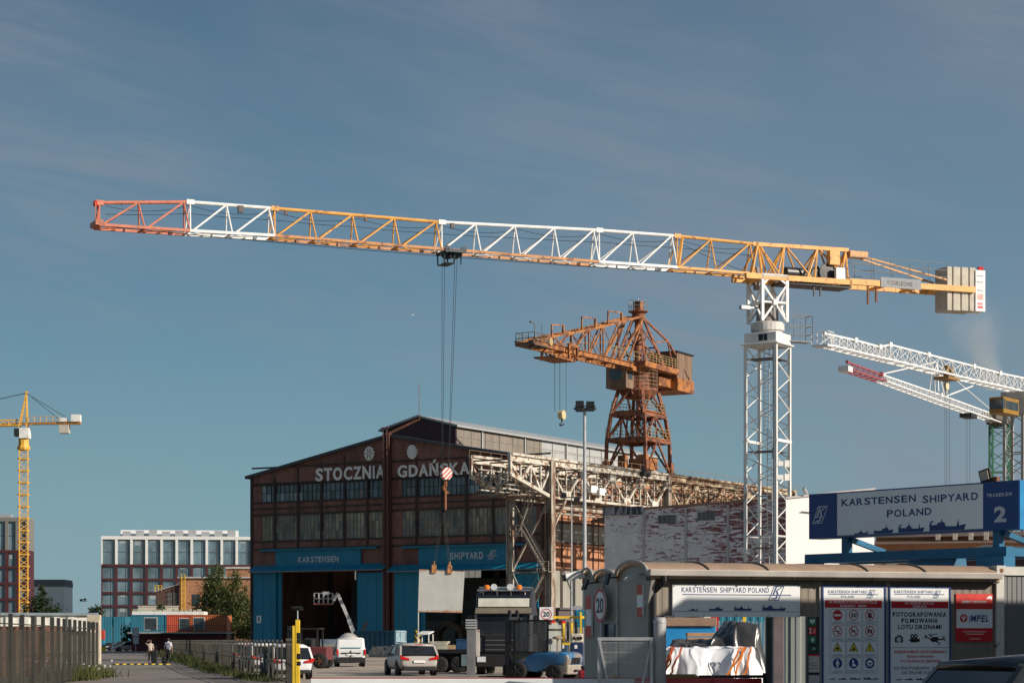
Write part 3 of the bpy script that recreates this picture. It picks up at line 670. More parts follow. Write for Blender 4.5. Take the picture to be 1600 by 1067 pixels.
mb = MB(); mb.box((-6.2, -2.3, kz(578)), (3.0, 2.3, kz(569.5))); mb.box((-2, -1.2, kz(585)), (4, 1.2, kz(578.05))); mb.build('deck', kor, rc)
mb = MB(); railing(mb, [(-6.2, -2.2, kz(569.5)), (-6.2, 2.25, kz(569.5)), (2.6, 2.25, kz(569.5))], 1.1, .027, .9, (.25, .5, .75, 1)); railing(mb, [(2.8, 1.4, kz(570)), (10, 1.4, kz(570))], 1.0, .03, 1.2); mb.build('deck_railing', krail, rc)
mb = MB(); hb, ht_ = kz(582), kz(541); mb.box((-10.9, -1.7, hb), (-6.5, 1.9, ht_)); hs = mb.build('machinery_house', kwood, rc)
mb = MB(); mb.box((-11.1, -1.9, ht_ + .002), (-6.3, 2.1, ht_ + .14)); mb.build('house_roof', dark_steel, hs)
mb = MB(); mb.box((-11.0, -1.9, kz(602)), (-6.3, 2.1, kz(582.2))); mb.box((-6.3, -1.2, kz(598)), (-3, 1.2, kz(584))); mb.build('counterweight', kor, rc)
mb = MB(); za = kz(495)
for sx, xx in ((1, 2.2), (-1, -3.0)):
    for sy in (-1, 1):
        mb.beam((xx, sy * 1.9, kz(570)), (sx * .35, sy * .4, za), .26)
        mb.beam((xx * .62, sy * 1.3, kz(541)), (xx * .62, -sy * 1.3, kz(541)), .14)
for sy in (-1, 1):
    for (a, b) in (((2.2, 570), (-1.9, 541)), ((-3.0, 570), (1.4, 541)), ((1.4, 541), (-.9, 515)), ((-1.9, 541), (.8, 515))):
        k = lambda p: 1.9 - 1.5 * (570 - p) / 75
        mb.beam((a[0], sy * k(a[1]), kz(a[1])), (b[0], sy * k(b[1]), kz(b[1])), .13)
    mb.beam((-.3, sy * .4, za), (-4.6, sy * 1.6, kz(527)), .2); mb.beam((-4.6, sy * 1.6, kz(527)), (-10, sy * 1.9, kz(580)), .2); mb.beam((-4.6, sy * 1.6, kz(527)), (-1.2, sy * 1.1, kz(534)), .16); mb.beam((-4.6, sy * 1.6, kz(527)), (-5.6, sy * 1.8, kz(570)), .14)
mb.lathe([(.5, kz(570)), (.42, kz(505)), (.7, kz(493)), (.8, kz(488))], n=10); mb.build('mast_frame', krd, rc)
mb = MB(); zz = kz(488); mb.lathe([(1.1, zz), (1.15, zz + .12)], n=16); mb.box((-.45, -.45, zz + .12), (.45, .45, kz(471))); mb.build('top_platform', kor, rc)
mb = MB(); railing(mb, [(1.1 * math.cos(i * math.pi / 5), 1.1 * math.sin(i * math.pi / 5), zz + .1) for i in range(10)], 1.2, .025, .8, (.5, 1), True); mb.tube((0, 0, kz(471)), (0, 0, kz(466)), .04); mb.build('top_railing', galv, rc)
mb = MB()
for sy in (-1, 1):
    y = sy * 1.1; P = lambda px, py: V((lambda h: (h.x, y, h.z))(K.hit(px, py, 1.1)))
    bt = [P(835.6, 535), P(862, 543), P(893, 549), P(920, 555.5), P(942.5, 560), P(966, 566), P(988, 571)]
    mb.beam(bt[0], bt[-1], .22, .5); mb.beam(bt[0] + V((0, 0, .27)), bt[-1] + V((0, 0, .27)), .5, .06)
    tp = [P(838, 535), P(862, 526), P(893, 520.5), P(920, 515), P(942.5, 510), P(966, 504), P(1006, 493.5)]
    for a, b in zip(tp, tp[1:]): mb.beam(a, b, .2, .24)
    for i in range(1, 6): mb.beam(bt[i], tp[i], .13)
    for i in range(1, 6): mb.beam(bt[i - 1], tp[i], .14); mb.beam(bt[i], tp[i - 1], .07); mb.beam((bt[i] + tp[i]) / 2, (bt[i - 1] + tp[i - 1]) / 2, .06)
    mb.beam(bt[5], tp[6], .24); mb.beam(bt[5] + (bt[6] - bt[5]) * .6, tp[6] , .2)
    top = tp
for k in range(7):
    a = top[k]; mb.beam((a.x, -1.1, a.z), (a.x, 1.1, a.z), .14); mb.beam((bt[k].x, -1.1, bt[k].z), (bt[k].x, 1.1, bt[k].z), .2)
    if k < 6: mb.beam((top[k].x, -1.1, top[k].z), (top[k + 1].x, 1.1, top[k + 1].z), .1)
mb.build('jib', kor, rc)
mb = MB()
for xa, xb in ((862, 880), (909, 930), (950, 971)):
    a = K.hit(xa, 526 - (xa - 862) * .225, 1.1); b = K.hit(xb, 526 - (xb - 862) * .225, 1.1); top_ = max(a.z, b.z) + .35
    mb.beam((a.x, 1.1, a.z), (a.x, 1.1, top_ + .3), .14); mb.beam((b.x, 1.1, b.z), (b.x, 1.1, top_ + .55), .2); mb.beam((a.x, 1.1, top_ + .3), (b.x, 1.1, top_ + .55), .12)
mb.build('rope_guide', kor, rc)
tipx = K.hit(822, 530, .4).x; z = kz(533); tz = K.hit(818, 534, 0).z
mb = MB(); mb.box((tipx - 3.2, -.8, tz - .35), (tipx, 1.4, tz - .2)); railing(mb, [(tipx - 3, 1.4, tz - .2), (tipx, 1.4, tz - .2), (tipx, -.8, tz - .2), (tipx - 3, -.8, tz - .2)], 1.1, .035, .8)
for i in range(5): mb.cbox((tipx - .4 - i * .5, .9 - .4 * (i % 3), tz - .1), (.4, .5, .5))
mb.tube((tipx - 2.6, 0, tz), (tipx - 2.6, 0, tz + 2.2), .04); mb.tube((tipx - 2.6, 0, tz + 2.2), (tipx - 1.9, 0, tz + 2.3), .04); mb.cbox((tipx - 1.8, 0, tz + 2.25), (.25, .2, .15)); mb.tube((tipx - 4.2, 0, tz), (tipx - 4.2, 0, tz + 2.4), .03); mb.build('jib_tip_platform', M('grimy_brown_steel', (.14, .10, .07), .7), rc)
mb = MB(); mb.lathe([(.34, -.1), (.42, -.1), (.42, .1), (.34, .1)], (tipx - 3.7, 1.3, tz + .35), 'y', 14); mb.build('tip_sheave', krail, rc)
trx = K.hit(887, 552, 1.3).x; tzb = K.hit(887, 560, 1.3).z
mb = MB(); mb.box((trx - 1.9, -1.3, tzb - .16), (trx + 2.8, 1.3, tzb)); 
for x in (trx - 1.6, trx + .3):
    for y in (-1.6, 1.6): mb.beam((x, y, tzb - .1), (x, y, tzb + 1.4), .22)
for y in (-1.6, 1.6): mb.beam((trx - 1.7, y, tzb + 1.4), (trx + .4, y, tzb + 1.4), .25); mb.beam((trx - 1.6, y, tzb), (trx + .3, y, tzb + 1.4), .12)
mb.build('trolley', kor, rc)
hk = K.hit(878, 648, 0); mb = MB()
for dx in (-.85, -.25, .5): mb.tube((hk.x, dx, hk.z + .4), (hk.x, dx, tzb - .2), .025, 5)
mb.build('hoist_rope', rope_m, rc)
mb = MB(); mb.lathe([(.2, -.3), (.48, -.28), (.5, .25), (.2, .28)], (hk.x, 0, hk.z), 'y', 18); mb.build('hook_block', M('cream_block_paint', (.62, .52, .30), .5, rust=.3), rc)
mb = MB(); mb.tube((hk.x, 0, hk.z - .4), (hk.x, 0, hk.z - .8), .1); mb.path([(hk.x + .22 * math.sin(a), .22 * math.cos(a) , hk.z - .95 - .2 * math.sin(a)) for a in [i * .5 for i in range(8)]], .08); mb.build('crane_hook', dark_steel, rc)
# ---------------------------------------------------------------- the big white, orange and red tower crane
C = Frame(18.2, 155.0, R(-156.5))
tc = thing('tower_crane', 'tall flat-top tower crane with white mast and red, white and orange jib', 'tower crane', (C.x, C.y, 0), C.rz)
MT = C.i @ Frame(18.2, 155.0, R(-31.3)).m
mast_w = M('mast_white_paint', (.74, .73, .69), .5, rust=.2, rustcol=(.40, .30, .22), scale=.8, streak=5)
ztop = CH + (HZ - 541) * 155 / F; zsl = CH + (HZ - 512) * 155 / F; sec = 6.75; zn = CH + (HZ - 690) * 155 / F
mb = MB(); lattice_mast(mb, 2.35, zn - 3 * sec, zn, sec / 6, .1, .045, sec); xf(mb, MT); mb.build('mast_section', mast_w, tc)
mb = MB(); lattice_mast(mb, 2.35, zn, ztop, sec / 6, .1, .045, sec); mb.box((-1.3, -1.3, zn - .1), (-1.05, 1.3, zn + .1)); mb.box((1.05, -1.3, zn - .1), (1.3, 1.3, zn + .1)); xf(mb, MT); mb.build('mast_section', mast_w, tc)
mb = MB()
for py in (563, 707, 857): z = CH + (HZ - py) * 155 / F; mb.box((-1.1, -1.1, z), (1.1, .25, z + .06)); mb.box((.2, .25, z), (1.1, 1.1, z + .06))
xf(mb, MT); mb.build('platform', M('platform_grating', (.10, .10, .11), .7), tc)
mb = MB(); z = 2.0
for k in range(3):
    x = -.3 + .25 * (k % 2)
    for s in (-.2, .2): mb.tube((x + s, .5, z), (x + s, .5, z + 7.6), .03, 5)
    for i in range(25): mb.tube((x - .2, .5, z + .3 * i), (x + .2, .5, z + .3 * i), .015, 4)
    z += 7.2
mb.tube((1.0, -1.1, 0), (.95, -1.1, ztop), .05, 6); mb.tube((.5, .9, 0), (.3, .8, ztop), .035, 6)
xf(mb, MT); mb.build('mast_ladder', galv, tc)
for py in (727, 748):
    mb = MB(); z = CH + (HZ - py) * 155 / F; mb.box((1.25, -1.35, z - .25), (2.3, -1.1, z + .3)); mb.box((1.5, -1.5, z - .1), (1.9, -1.36, z + .2)); xf(mb, MT @ Matrix.Rotation(0, 4, 'Z')); mb.v = [(v[0], v[1], v[2]) for v in mb.v]
    mb = MB(); a = MT @ V((1.18, -1.18, z)); d = (C.i.to_3x3() @ V((1, .1, 0))); mb.beam(a, a + d * .75, .2, .34); mb.beam(a + d * .6, a + d * .95, .3, .48); mb.build('floodlight', white, tc)
# slewing collar
mb = MB(); xf(mb.box((-1.45, -1.45, ztop), (1.45, 1.45, ztop + .12)).box((-1.25, -1.25, ztop + .12), (1.25, 1.25, ztop + .85)), MT)
mb.build('slewing_base', mast_w, tc, bevel=.05)
mb = MB(); xf(mb.box((-.1, -1.3, ztop + .25), (.22, -1.252, ztop + .7)).box((.3, -1.3, ztop + .25), (.55, -1.252, ztop + .7)), MT); mb.build('access_hatch', black, tc)
mb = MB(); mb.lathe([(1.05, ztop + .85), (1.05, ztop + 1.05), (1.2, ztop + 1.06), (1.2, ztop + 1.6), (1.1, ztop + 1.65)], n=24); mb.build('slewing_ring', M('ring_grey_white', (.60, .58, .54), .5), tc)
mb = MB(); z0 = ztop + .4; p = V((-1.5, -.5, z0)); 
mb.box((-3.4, -.4, z0), (-1.2, .5, z0 + .05)); railing(mb, [(-3.4, -.4, z0), (-3.4, .5, z0), (-1.4, .5, z0)], 1.9, .03, .9, (.3, .6, 1)); railing(mb, [(-1.4, -.4, z0), (-3.4, -.4, z0)], 1.9, .03, .9, (.3, .6, 1)); mb.build('access_balcony', grey_paint, tc)
mb = MB(); z1 = CH + (HZ - 433) * 155 / F; zc = ztop + 1.65; c = 1.0
for x in (-c, c):
    for y in (-c, c): mb.beam((x, y, zc), (x, y, z1), .2)
zm = (zc + z1) / 2 - .3
for (a, b) in (((-c, -c), (c, -c)), ((c, -c), (c, c)), ((c, c), (-c, c)), ((-c, c), (-c, -c))):
    m = ((a[0] + b[0]) / 2, (a[1] + b[1]) / 2)
    for e in (a, b): mb.beam((*e, zc), (*m, zm), .13); mb.beam((*m, zm), (*e, zm + 1.3), .13); mb.beam((*e, zm + 1.3), (*m, z1), .13)
    mb.beam((*a, zm), (*b, zm), .13); mb.beam((*a, z1 - .05), (*b, z1 - .05), .2)
    mb.cbox((m[0], m[1], zm), (.35, .35, .4))
mb.build('tower_head', white, tc)
mb = MB(); mb.lathe([(.5, zc), (.45, zc + 1.3), (.9, zc + 1.35), (.9, zc + 1.5)], n=14); mb.cbox((.4, -.3, zc + .6), (.4, .5, 1.2)); mb.cbox((-.4, .3, zc + .5), (.4, .4, .9)); mb.cbox((.5, -.55, zc + 3.2), (.5, .35, 1.6)); mb.build('slewing_motor', M('motor_grey', (.22, .20, .19), .6), tc)
mb = MB(); mb.beam((1.1, .6, zm - .4), (2.0, .6, zm - .45), .12); mb.cbox((2.2, .6, zm - .45), (.7, .4, .25)); mb.build('side_lamp', galv, tc)
# jib sections; boundaries and heights read along the jib's own upright plane
def jp(px, py, y=0): h = C.hit(px, py, y); return V((h.x, y, h.z))
TOPY = [(155, 317), (297, 316), (429, 326), (690, 347.5), (936, 360), (1058, 369), (1180, 381.5), (1325, 391)]
BOTY = [(155, 351), (297, 360.5), (429, 368), (690, 389), (936, 409), (1058, 417.5), (1180, 428), (1325, 438)]
def ip(tab, x):
    for (a, ya), (b, yb) in zip(tab, tab[1:]):
        if a <= x <= b: return ya + (yb - ya) * (x - a) / (b - a)
    return tab[-1][1]
JW = .72
def section(xa, xb, n, mat, name='jib_section', r=.085, mat2=None):
    mb = MB(); st = (xb - xa) / n
    ta, tb = jp(xa, ip(TOPY, xa)), jp(xb, ip(TOPY, xb)); mb.tube(ta, tb, .115, 8)
    mb.cbox(ta, (.5, .26, .3)); mb.cbox(tb, (.45, .24, .28))
    B = lambda px, k: (lambda h: V((h.x, k * JW, h.z)))(C.hit(px, ip(BOTY, px), JW))
    for i in range(n):
        p0, p1 = xa + i * st, xa + (i + 1) * st; pt = p0 + st * .86
        for k in (-1, 1):
            T = jp(pt, ip(TOPY, pt)); mb.tube(B(p0 + st * .06, k), T, .062, 6); mb.tube(T, B(p1, k), .055, 6)
        mb.tube(B(p0, -1), B(p0, 1), .05, 5); mb.tube(B(p0, -1), B(p1, 1), .045, 5); mb.tube(B(p0, 1), B(p0 + st * .5, -1), .04, 5)
    for k in (-1, 1): mb.tube(ta, B(xa + .5, k), .05, 6)
    o = mb.build(name, mat, tc)
    mb = MB()
    for k in (-1, 1): mb.beam(B(xa, k), B(xb, k), .15, .17)
    mb.build('bottom_chord', mat2 or mat, o); return o
rusty_chord = M('rusted_orange_chord', (.55, .25, .09), .6, rust=.4, rustcol=(.24, .09, .04), rscale=1.5)
wt = M('jib_white_paint', (.82, .81, .78), .42, rust=.05, rustcol=(.5, .4, .3))
section(155, 297, 2, red_orange); section(297, 429, 2, wt); section(429, 690, 4, orange, mat2=rusty_chord); section(690, 936, 4, wt, mat2=rusty_chord)
section(936, 1058, 2, wt); section(1058, 1180, 2, orange)
mb = MB(); a = jp(1066, 372); b = C.hit(1060, 415, JW); mb.beam(a, (b.x, JW, b.z), .16, .22); mb.build('jib_strut', orange, tc)
# end of jib and small fittings
mb = MB(); t0, b0 = jp(155, 318), jp(155, 351); mb.cbox(b0 + V((.15, 0, 0)), (.5, 1.6, .3)); mb.tube(t0 + V((.1, 0, 0)), b0 + V((.1, 0, 0)), .06); mb.tube(b0 + V((.35, .5, .3)), b0 + V((.35, .5, 1.3)), .03); mb.build('jib_end', red_orange, tc)
mb = MB(); mb.lathe([(.1, 0), (.13, .1), (.13, .3), (.05, .36)], t0 + V((.3, .2, -.25)), n=10); mb.build('warning_lamp', red_lens, tc)
mb = MB()
for px, py, d in ((376, 327, .34), (572, 343, .2), (447, 333, .2), (707, 353, .26), (191, 319, .12)): p = jp(px, py, .2); mb.cbox(p, (d, d * .8, d * 1.3))
mb.build('jib_fitting', M('fitting_grey_brown', (.10, .08, .075), .6), tc)
mb = MB()
def sag(pa, pb, s, r=.018, n=10):
    q = [V(pa).lerp(V(pb), i / n) + V((0, 0, -s * 4 * (i / n) * (1 - i / n))) for i in range(n + 1)]; mb.path(q, r, 4)
for xa, xb in ((165, 297), (297, 429), (429, 560), (560, 690), (690, 812), (812, 936), (936, 1058), (1058, 1180)):
    sag(jp(xa, ip(TOPY, xa) + 5, .1), jp(xb, ip(TOPY, xb) + 5, .1), .35); sag(jp(xa, ip(TOPY, xa) + 18, -.1), jp(xb, ip(TOPY, xb) + 18, -.1), .05)
a, b = jp(1066, 382), jp(1175, 428); sag(a, b, .1); sag(jp(155, 353, .3), jp(1175, 432, .3), .25, .022, 16); mb.build('jib_rope', rope_m, tc)
# counter-jib
T2 = [1180, 1226, 1275, 1325]; mb = MB(); P = lambda px, py, k: (lambda h: V((h.x, k, h.z)))(C.hit(px, py, abs(k)))
mb.beam(P(1180, 381.5, 0), P(1325, 391, 0), .24, .26)
for k in (-.9, .9):
    for pa, pb in (((1184, 381), (1175, 428)), ((1184, 381), (1190, 428)), ((1186, 382), (1212, 429)), ((1186, 382), (1219, 430)), ((1225, 384), (1222, 430)), ((1225, 384), (1215, 430)), ((1228, 385), (1268, 434)), ((1277, 388), (1273, 434)), ((1277, 388), (1262, 433)), ((1279, 388), (1321, 437)), ((1321, 392), (1325, 437)), ((1321, 392), (1314, 437))):
        mb.tube(P(*pa, 0), P(*pb, k), .075, 6)
mb.build('counter_jib_truss', orange, tc)
mb = MB()
for k in (-.95, .95): mb.beam(P(1165, 430.5, k), P(1330, 441.5, k), .3, .38); mb.beam(P(1326, 440, k), P(1522, 453, k), .3, .42)
for px in (1190, 1240, 1290, 1328, 1380, 1430, 1470): a = P(px, 433 + (px - 1190) * .063, .95); mb.beam((a.x, -.95, a.z - .1), (a.x, .95, a.z - .1), .2)
mb.build('counter_jib_beam', orange, tc)
mb = MB(); a, b = P(1225, 440, .9), P(1331, 446, .9); mb.box((a.x, -.9, min(a.z, b.z) - .1), (b.x, .9, min(a.z, b.z) + .05))
for px, d in ((1274, .6), (1284, .5)): q = P(px, 444, .9); mb.cbox((q.x, .7, q.z - .4), (.1, .1, .9))
mb.build('machine_deck', dark_steel, tc)
mb = MB()
for px in (1356, 1369): a = P(px, 446, .95); mb.beam(a, a - V((0, 0, 1.35 if px < 1360 else 1.2)), .12, .12)
mb.build('hanging_bar', rust_m, tc)
mb = MB(); a = C.hit(1322, 395, 0); w = C.hit(1480, 437, .9)
for k in (-.6, .6): mb.beam((a.x - .2, k * .4, a.z - .05), (w.x, k * 1.4, w.z), .1, .12)
mb.cbox((a.x - .9, 0, a.z - .1), (1.5, .7, .45)); mb.build('tie_bar', M('tie_orange_rust', (.58, .30, .10), .5, rust=.3), tc)
mb = MB(); a, b = P(1331, 438, 1.1), P(1480, 448, 1.1); a.z += .2; b.z += .2
railing(mb, [a, b], 1.5, .022, 1.5, (.33, .66, 1)); a.y = b.y = -1.1; railing(mb, [a, b], 1.5, .022, 1.5, (.33, .66, 1)); mb.build('counter_jib_railing', grey_paint, tc)
mb = MB(); a = P(1291, 427, .3); mb.lathe([(.3, -.95), (.68, -.94), (.68, -.9), (.5, -.89), (.5, .35), (.68, .36), (.68, .4), (.3, .41)], (a.x, 0.1, a.z), 'y', 20); a = P(1240, 424, .2); mb.lathe([(.2, -.8), (.42, -.7), (.42, .6), (.2, .7)], (a.x, 0, a.z - .1), 'x', 16); a = P(1264, 426, .2); mb.cbox((a.x, 0, a.z), (1.3, .7, .55)); mb.build('winch', M('winch_black', (.03, .03, .032), .4), tc, bevel=.02)
mb = MB(); a = P(1303, 403, .6); mb.cbox((a.x, .5, a.z), (.85, .5, 1.05)); mb.build('switch_cabinet', orange, tc, bevel=.03)
mb = MB(); a = P(1312, 428, .9); mb.cbox((a.x, .9, a.z), (.75, .3, .85)); mb.build('control_cabinet', white, tc, bevel=.02)
mb = MB(); a, b = P(1376, 448, 1.12), P(1439, 438, 1.12); mb.box((a.x, 1.12, a.z - .02), (b.x, 1.15, b.z + .02)); o = mb.build('name_board', M('name_board_grey', (.20, .21, .22), .5), tc)
A = Art(0); A.text('CORLEONIS', (-.98, -.16, 1.05, .15), ink, .02); A.line((-1.25, .0), (-1.12, .12), .05, ink); A.line((-1.25, 0), (-1.15, -.1), .05, ink)
for k, (m, mat) in A.d.items():
    cx, cz = (a.x + b.x) / 2, (a.z + b.z) / 2; sl = .012; m.v = [(cx - u * .93, 1.156, cz + z - sl * u) for u, y, z in m.v]; m.build('lettering', mat, o)
for i, (xa, xb) in enumerate(((1475.5, 1484), (1485, 1497), (1498, 1509.5), (1510.5, 1521))):
    mb = MB(); a = C.hit(xb, 486 + i * .5, .55); b = C.hit(xa + 1, 417 + i * .6, .55); mb.box((a.x, -.75, a.z), (b.x, .85, b.z)); mb.build('counterweight_block', concrete, tc, bevel=.04)
mb = MB(); a, b = C.hit(1537, 487, .9), C.hit(1524, 422, .9); mb.box((a.x - .1, -.2, a.z), (b.x, .95, b.z)); o = mb.build('banner_frame', white, tc)
A = Art(0); yy = .955
def br(u0, z0, u1, z1, mat, d=0): A.mb(mat).poly([(u0, yy + d, z0), (u0, yy + d, z1), (u1, yy + d, z1), (u1, yy + d, z0)])
w, h = b.x - a.x, b.z - a.z; U = lambda t: b.x - t * w; Z = lambda t: a.z + t * h
br(U(.1), Z(.28), U(.9), Z(.97), M('banner_print_grey', (.62, .64, .64), .4, var=.25, scale=4)); br(U(.15), Z(.28), U(.9), Z(.42), M('banner_print_pink', (.62, .30, .25), .4), .003)
br(U(.12), Z(.05), U(.92), Z(.25), board_white, .003); br(U(.2), Z(.07), U(.85), Z(.13), sign_red, .006)
for t in (.28, .5, .72): br(U(t - .08), Z(.15), U(t + .08), Z(.22), sign_red, .006)
for t in (.5, .7, .85): br(U(.1), Z(t), U(.9), Z(t + .015), dark_steel, .005)
A.build(o, 'print'); mb = MB(); mb.cbox((U(.7), .8, b.z + .15), (.4, .2, .25)); mb.build('warning_lamp', red_lens, tc)
# trolley, ropes, hook block
mb = MB(); p = C.hit(705, 395, 0); dk = M('trolley_blue_black', (.018, .035, .045), .5)
for y in (-.8, .8): mb.beam((p.x - .75, y, p.z), (p.x + .75, y, p.z), .16, .2)
for x in (-.6, .6):
    mb.beam((p.x + x, -.8, p.z), (p.x + x, .8, p.z), .14)
    for y in (-.8, .8): mb.tube((p.x + x, y - .08, p.z + .15), (p.x + x, y + .08, p.z + .15), .17, 12)
mb.lathe([(.28, -.3), (.28, .3)], (p.x + .3, 0, p.z - .15), 'y', 14); mb.lathe([(.28, -.3), (.28, .3)], (p.x - .4, 0, p.z - .1), 'y', 14); mb.box((p.x - .1, -.5, p.z - .35), (p.x + .3, .5, p.z))
mb.path([(p.x + .75, -.6, p.z + .1), (p.x + .72, -.6, p.z - .8), (p.x + .05, -.6, p.z - .8), (p.x + .0, -.6, p.z)], .05); mb.path([(p.x + .75, .6, p.z + .1), (p.x + .72, .6, p.z - .8), (p.x + .05, .6, p.z - .8), (p.x + .0, .6, p.z)], .05)
mb.box((p.x + .05, -.6, p.z - .85), (p.x + .75, .6, p.z - .8)); mb.tube((p.x - .7, 0, p.z + .2), (p.x - .7, 0, p.z - .75), .04); mb.build('trolley', dk, tc)
hbx = C.hit(697, 740, 0); mb = MB()
for k, (pa, pb) in enumerate(((689.5, 689), (696, 693), (709.5, 699), (715.5, 703))): a = C.hit(pa, 405, 0); b = C.hit(pb, 728, 0); mb.tube((a.x, .15 * (-1) ** k, a.z), (b.x, .15 * (-1) ** k, b.z), .016, 4)
mb.build('hoist_rope', rope_m, tc)
def M_stripe():
    g = NG('red_white_stripes'); sx = g.node('SeparateXYZ'); g.l(g.tc.outputs['Object'], sx.inputs[0])
    ad = g.node('Math', operation='ADD'); g.l(sx.outputs[0], ad.inputs[0]); g.l(sx.outputs[2], ad.inputs[1])
    mu = g.node('Math', operation='MULTIPLY', _1=20.0); g.l(ad.outputs[0], mu.inputs[0]); si = g.node('Math', operation='SINE'); g.l(mu.outputs[0], si.inputs[0])
    g.l(g.mix(g.ramp(si.outputs[0], -.1, .1), (.62, .08, .05), (.8, .78, .74)), g.b.inputs['Base Color']); return g.m
mb = MB(); pts = [(hbx.x + .40 * math.cos(a), hbx.z + .44 * math.sin(a)) for a in [math.pi / 8 + i * math.pi / 4 for i in range(8)]]
mb.prism(pts, 'y', -.22, .22); mb.build('hook_block', M_stripe(), tc, bevel=.04)
mb = MB(); q = V((hbx.x + .05, 0, hbx.z)); mb.tube(q - V((0, 0, .5)), q - V((0, 0, .85)), .13); mb.path([q + V((.24 * math.sin(a) - .1, 0, -1.05 - .24 * math.cos(a + 2.6))) for a in [i * .45 for i in range(9)]], .09); mb.tube(q - V((0, 0, .9)), q - V((0, 0, 2.4)), .09, 8); mb.build('crane_hook', rust_m, tc)
# load: a steel plate on two slings
pl_y = C.w((hbx.x, 0, 0)).y
LP = Frame(W(690, 900, pl_y).x, pl_y, R(8)); A1 = lambda px, py, o=0: LP.hit(px, py, o)
plate_m = NG('pale_primed_plate')
def _pm(g):
    sx = g.node('SeparateXYZ'); g.l(g.tc.outputs['Generated'], sx.inputs[0]); nz = g.noise(g.map((3, 1, .25)), 3.0, 4, .6)
    ab = g.node('Math', operation='SUBTRACT', _1=.5); g.l(sx.outputs[2], ab.inputs[0]); a2 = g.node('Math', operation='ABSOLUTE'); g.l(ab.outputs[0], a2.inputs[0])
    b2 = g.node('Math', operation='MULTIPLY_ADD', _1=.22); g.l(nz, b2.inputs[0]); g.l(a2.outputs[0], b2.inputs[2])
    f = g.ramp(b2.outputs[0], .545, .60); base = g.mix(g.ramp(g.noise(g.map(), 1.2, 6), .3, .7), (.36, .36, .34), (.44, .44, .42))
    g.l(g.mix(f, base, (.30, .13, .05)), g.b.inputs['Base Color']); g.b.inputs['Roughness'].default_value = .55
_pm(plate_m)
pt = thing('steel_plate', 'pale steel plate with rusty edges hanging from crane slings before the hall', 'steel plate', (LP.x, LP.y, 0), LP.rz)
mb = MB(); q = [A1(655, 889), A1(726, 892.5), A1(722, 957), A1(653, 955.5)]; mb.prism([(p.x, p.z) for p in q], 'y', -.05, .05); mb.build('plate', plate_m.m, pt)
for i, (px, py) in enumerate(((678, 889), (702.5, 890))):
    p = A1(px, py); mb = MB(); mb.box((p.x - .16, -.18, p.z - .25), (p.x + .16, -.052, p.z + .25)); mb.box((p.x - .16, .052, p.z - .25), (p.x + .16, .18, p.z + .25)); mb.tube((p.x, -.1, p.z + .2), (p.x, .1, p.z + .2), .16, 10); mb.tube((p.x, 0, p.z + .2), (p.x, 0, p.z + .55), .07); mb.build('lifting_clamp', M('clamp_orange_rust', (.42, .19, .06), .7, rust=.4), pt)
mb = MB(); top = A1(693.5, 800)
for px, py in ((678, 884), (702.5, 885)):
    p = A1(px, py)
    for s in (-.06, .06): mb.tube((top.x + s, s, top.z), (p.x + s, s, p.z), .012, 5)
mb.build('sling', rope_m, pt)

# ---------------------------------------------------------------- two white lattice cranes far right
def far_crane(name, label, mx, my, rz, tip, zb_tip, zb_root, h_tip, h_root, n, wj, mats, redn=0):
    t = thing(name, label, 'tower crane', (mx, my, 0), rz, 'white tower cranes at the right'); return t
W1 = Frame(60.4, 260, math.atan2(-.809, -.588))
w1 = thing('tower_crane', 'white lattice tower crane with yellow cab, higher of the two at the right edge', 'tower crane', (W1.x, W1.y, 0), W1.rz, 'white lattice tower cranes at the right edge')
fwhite = M('far_crane_white', (.76, .76, .74), .5, var=.08); fgrey = M('far_crane_grey', (.30, .30, .29), .6)
q = lambda px, py: W1.hit(px, py, 0)
def seg(fr, par, pts, n, mat, w, name='jib_section', rc=.09, rd=.04):
    for (pa, ta, ba), (pb, tb, bb) in pts:
        a0, a1, b0, b1 = fr.hit(pa, ta, 0), fr.hit(pb, tb, 0), fr.hit(pa, ba, 0), fr.hit(pb, bb, 0); mb = MB()
        tri_jib(mb, b0.x, b1.x, b0.z, b1.z, a0.z, a1.z, w, w, n, rc, rd, True); mb.cbox(a1, (.6, .4, .5)); mb.cbox(a0, (.4, .3, .3)); mb.build(name, mat, par)
seg(W1, w1, [((1288, 521, 540), (1336, 531.5, 552)), ((1336, 531.5, 552), (1374, 542, 561))], 4, fwhite, 1.5)
seg(W1, w1, [((1374, 542, 561), (1390, 538.5, 564.5))], 2, fwhite, 1.5)
seg(W1, w1, [((1390, 538.5, 564.5), (1450, 554, 579)), ((1450, 554, 579), (1521, 572, 596)), ((1521, 572, 596), (1562, 583, 605)), ((1562, 583, 605), (1606, 592, 616))], 4, fwhite, 1.5)
mb = MB(); a = q(1283, 537); mb.box((a.x - 1, -.9, a.z - .3), (a.x + .3, .9, a.z - .1)); railing(mb, [(a.x - 1, .9, a.z), (a.x + .3, .9, a.z), (a.x + .3, -.9, a.z)], 1.2, .04, .6); mb.build('jib_tip_platform', fwhite, w1)
mb = MB(); a = q(1480, 590); mb.box((a.x - 1.2, -.9, a.z - .3), (a.x + 1.6, .9, a.z)); mb.cbox((a.x - .8, 0, a.z + .6), (.5, .5, 1.2)); mb.cbox((a.x + .9, .3, a.z + .6), (.5, .5, 1.3)); mb.build('trolley', M('trolley_amber', (.26, .15, .04), .5), w1)
mb = MB(); b = q(1479, 603); mb.lathe([(.2, -.15), (.45, -.14), (.45, .14), (.2, .15)], (b.x, 0, b.z), 'y', 12); mb.tube((b.x, 0, b.z - .4), (b.x, 0, b.z - .9), .1); mb.build('hook_block', M('pale_block', (.65, .55, .38), .5), w1)
mb = MB()
for d in (-.6, .1, .6): mb.tube((a.x + d, 0, a.z), (a.x + d, 0, 2), .02, 4)
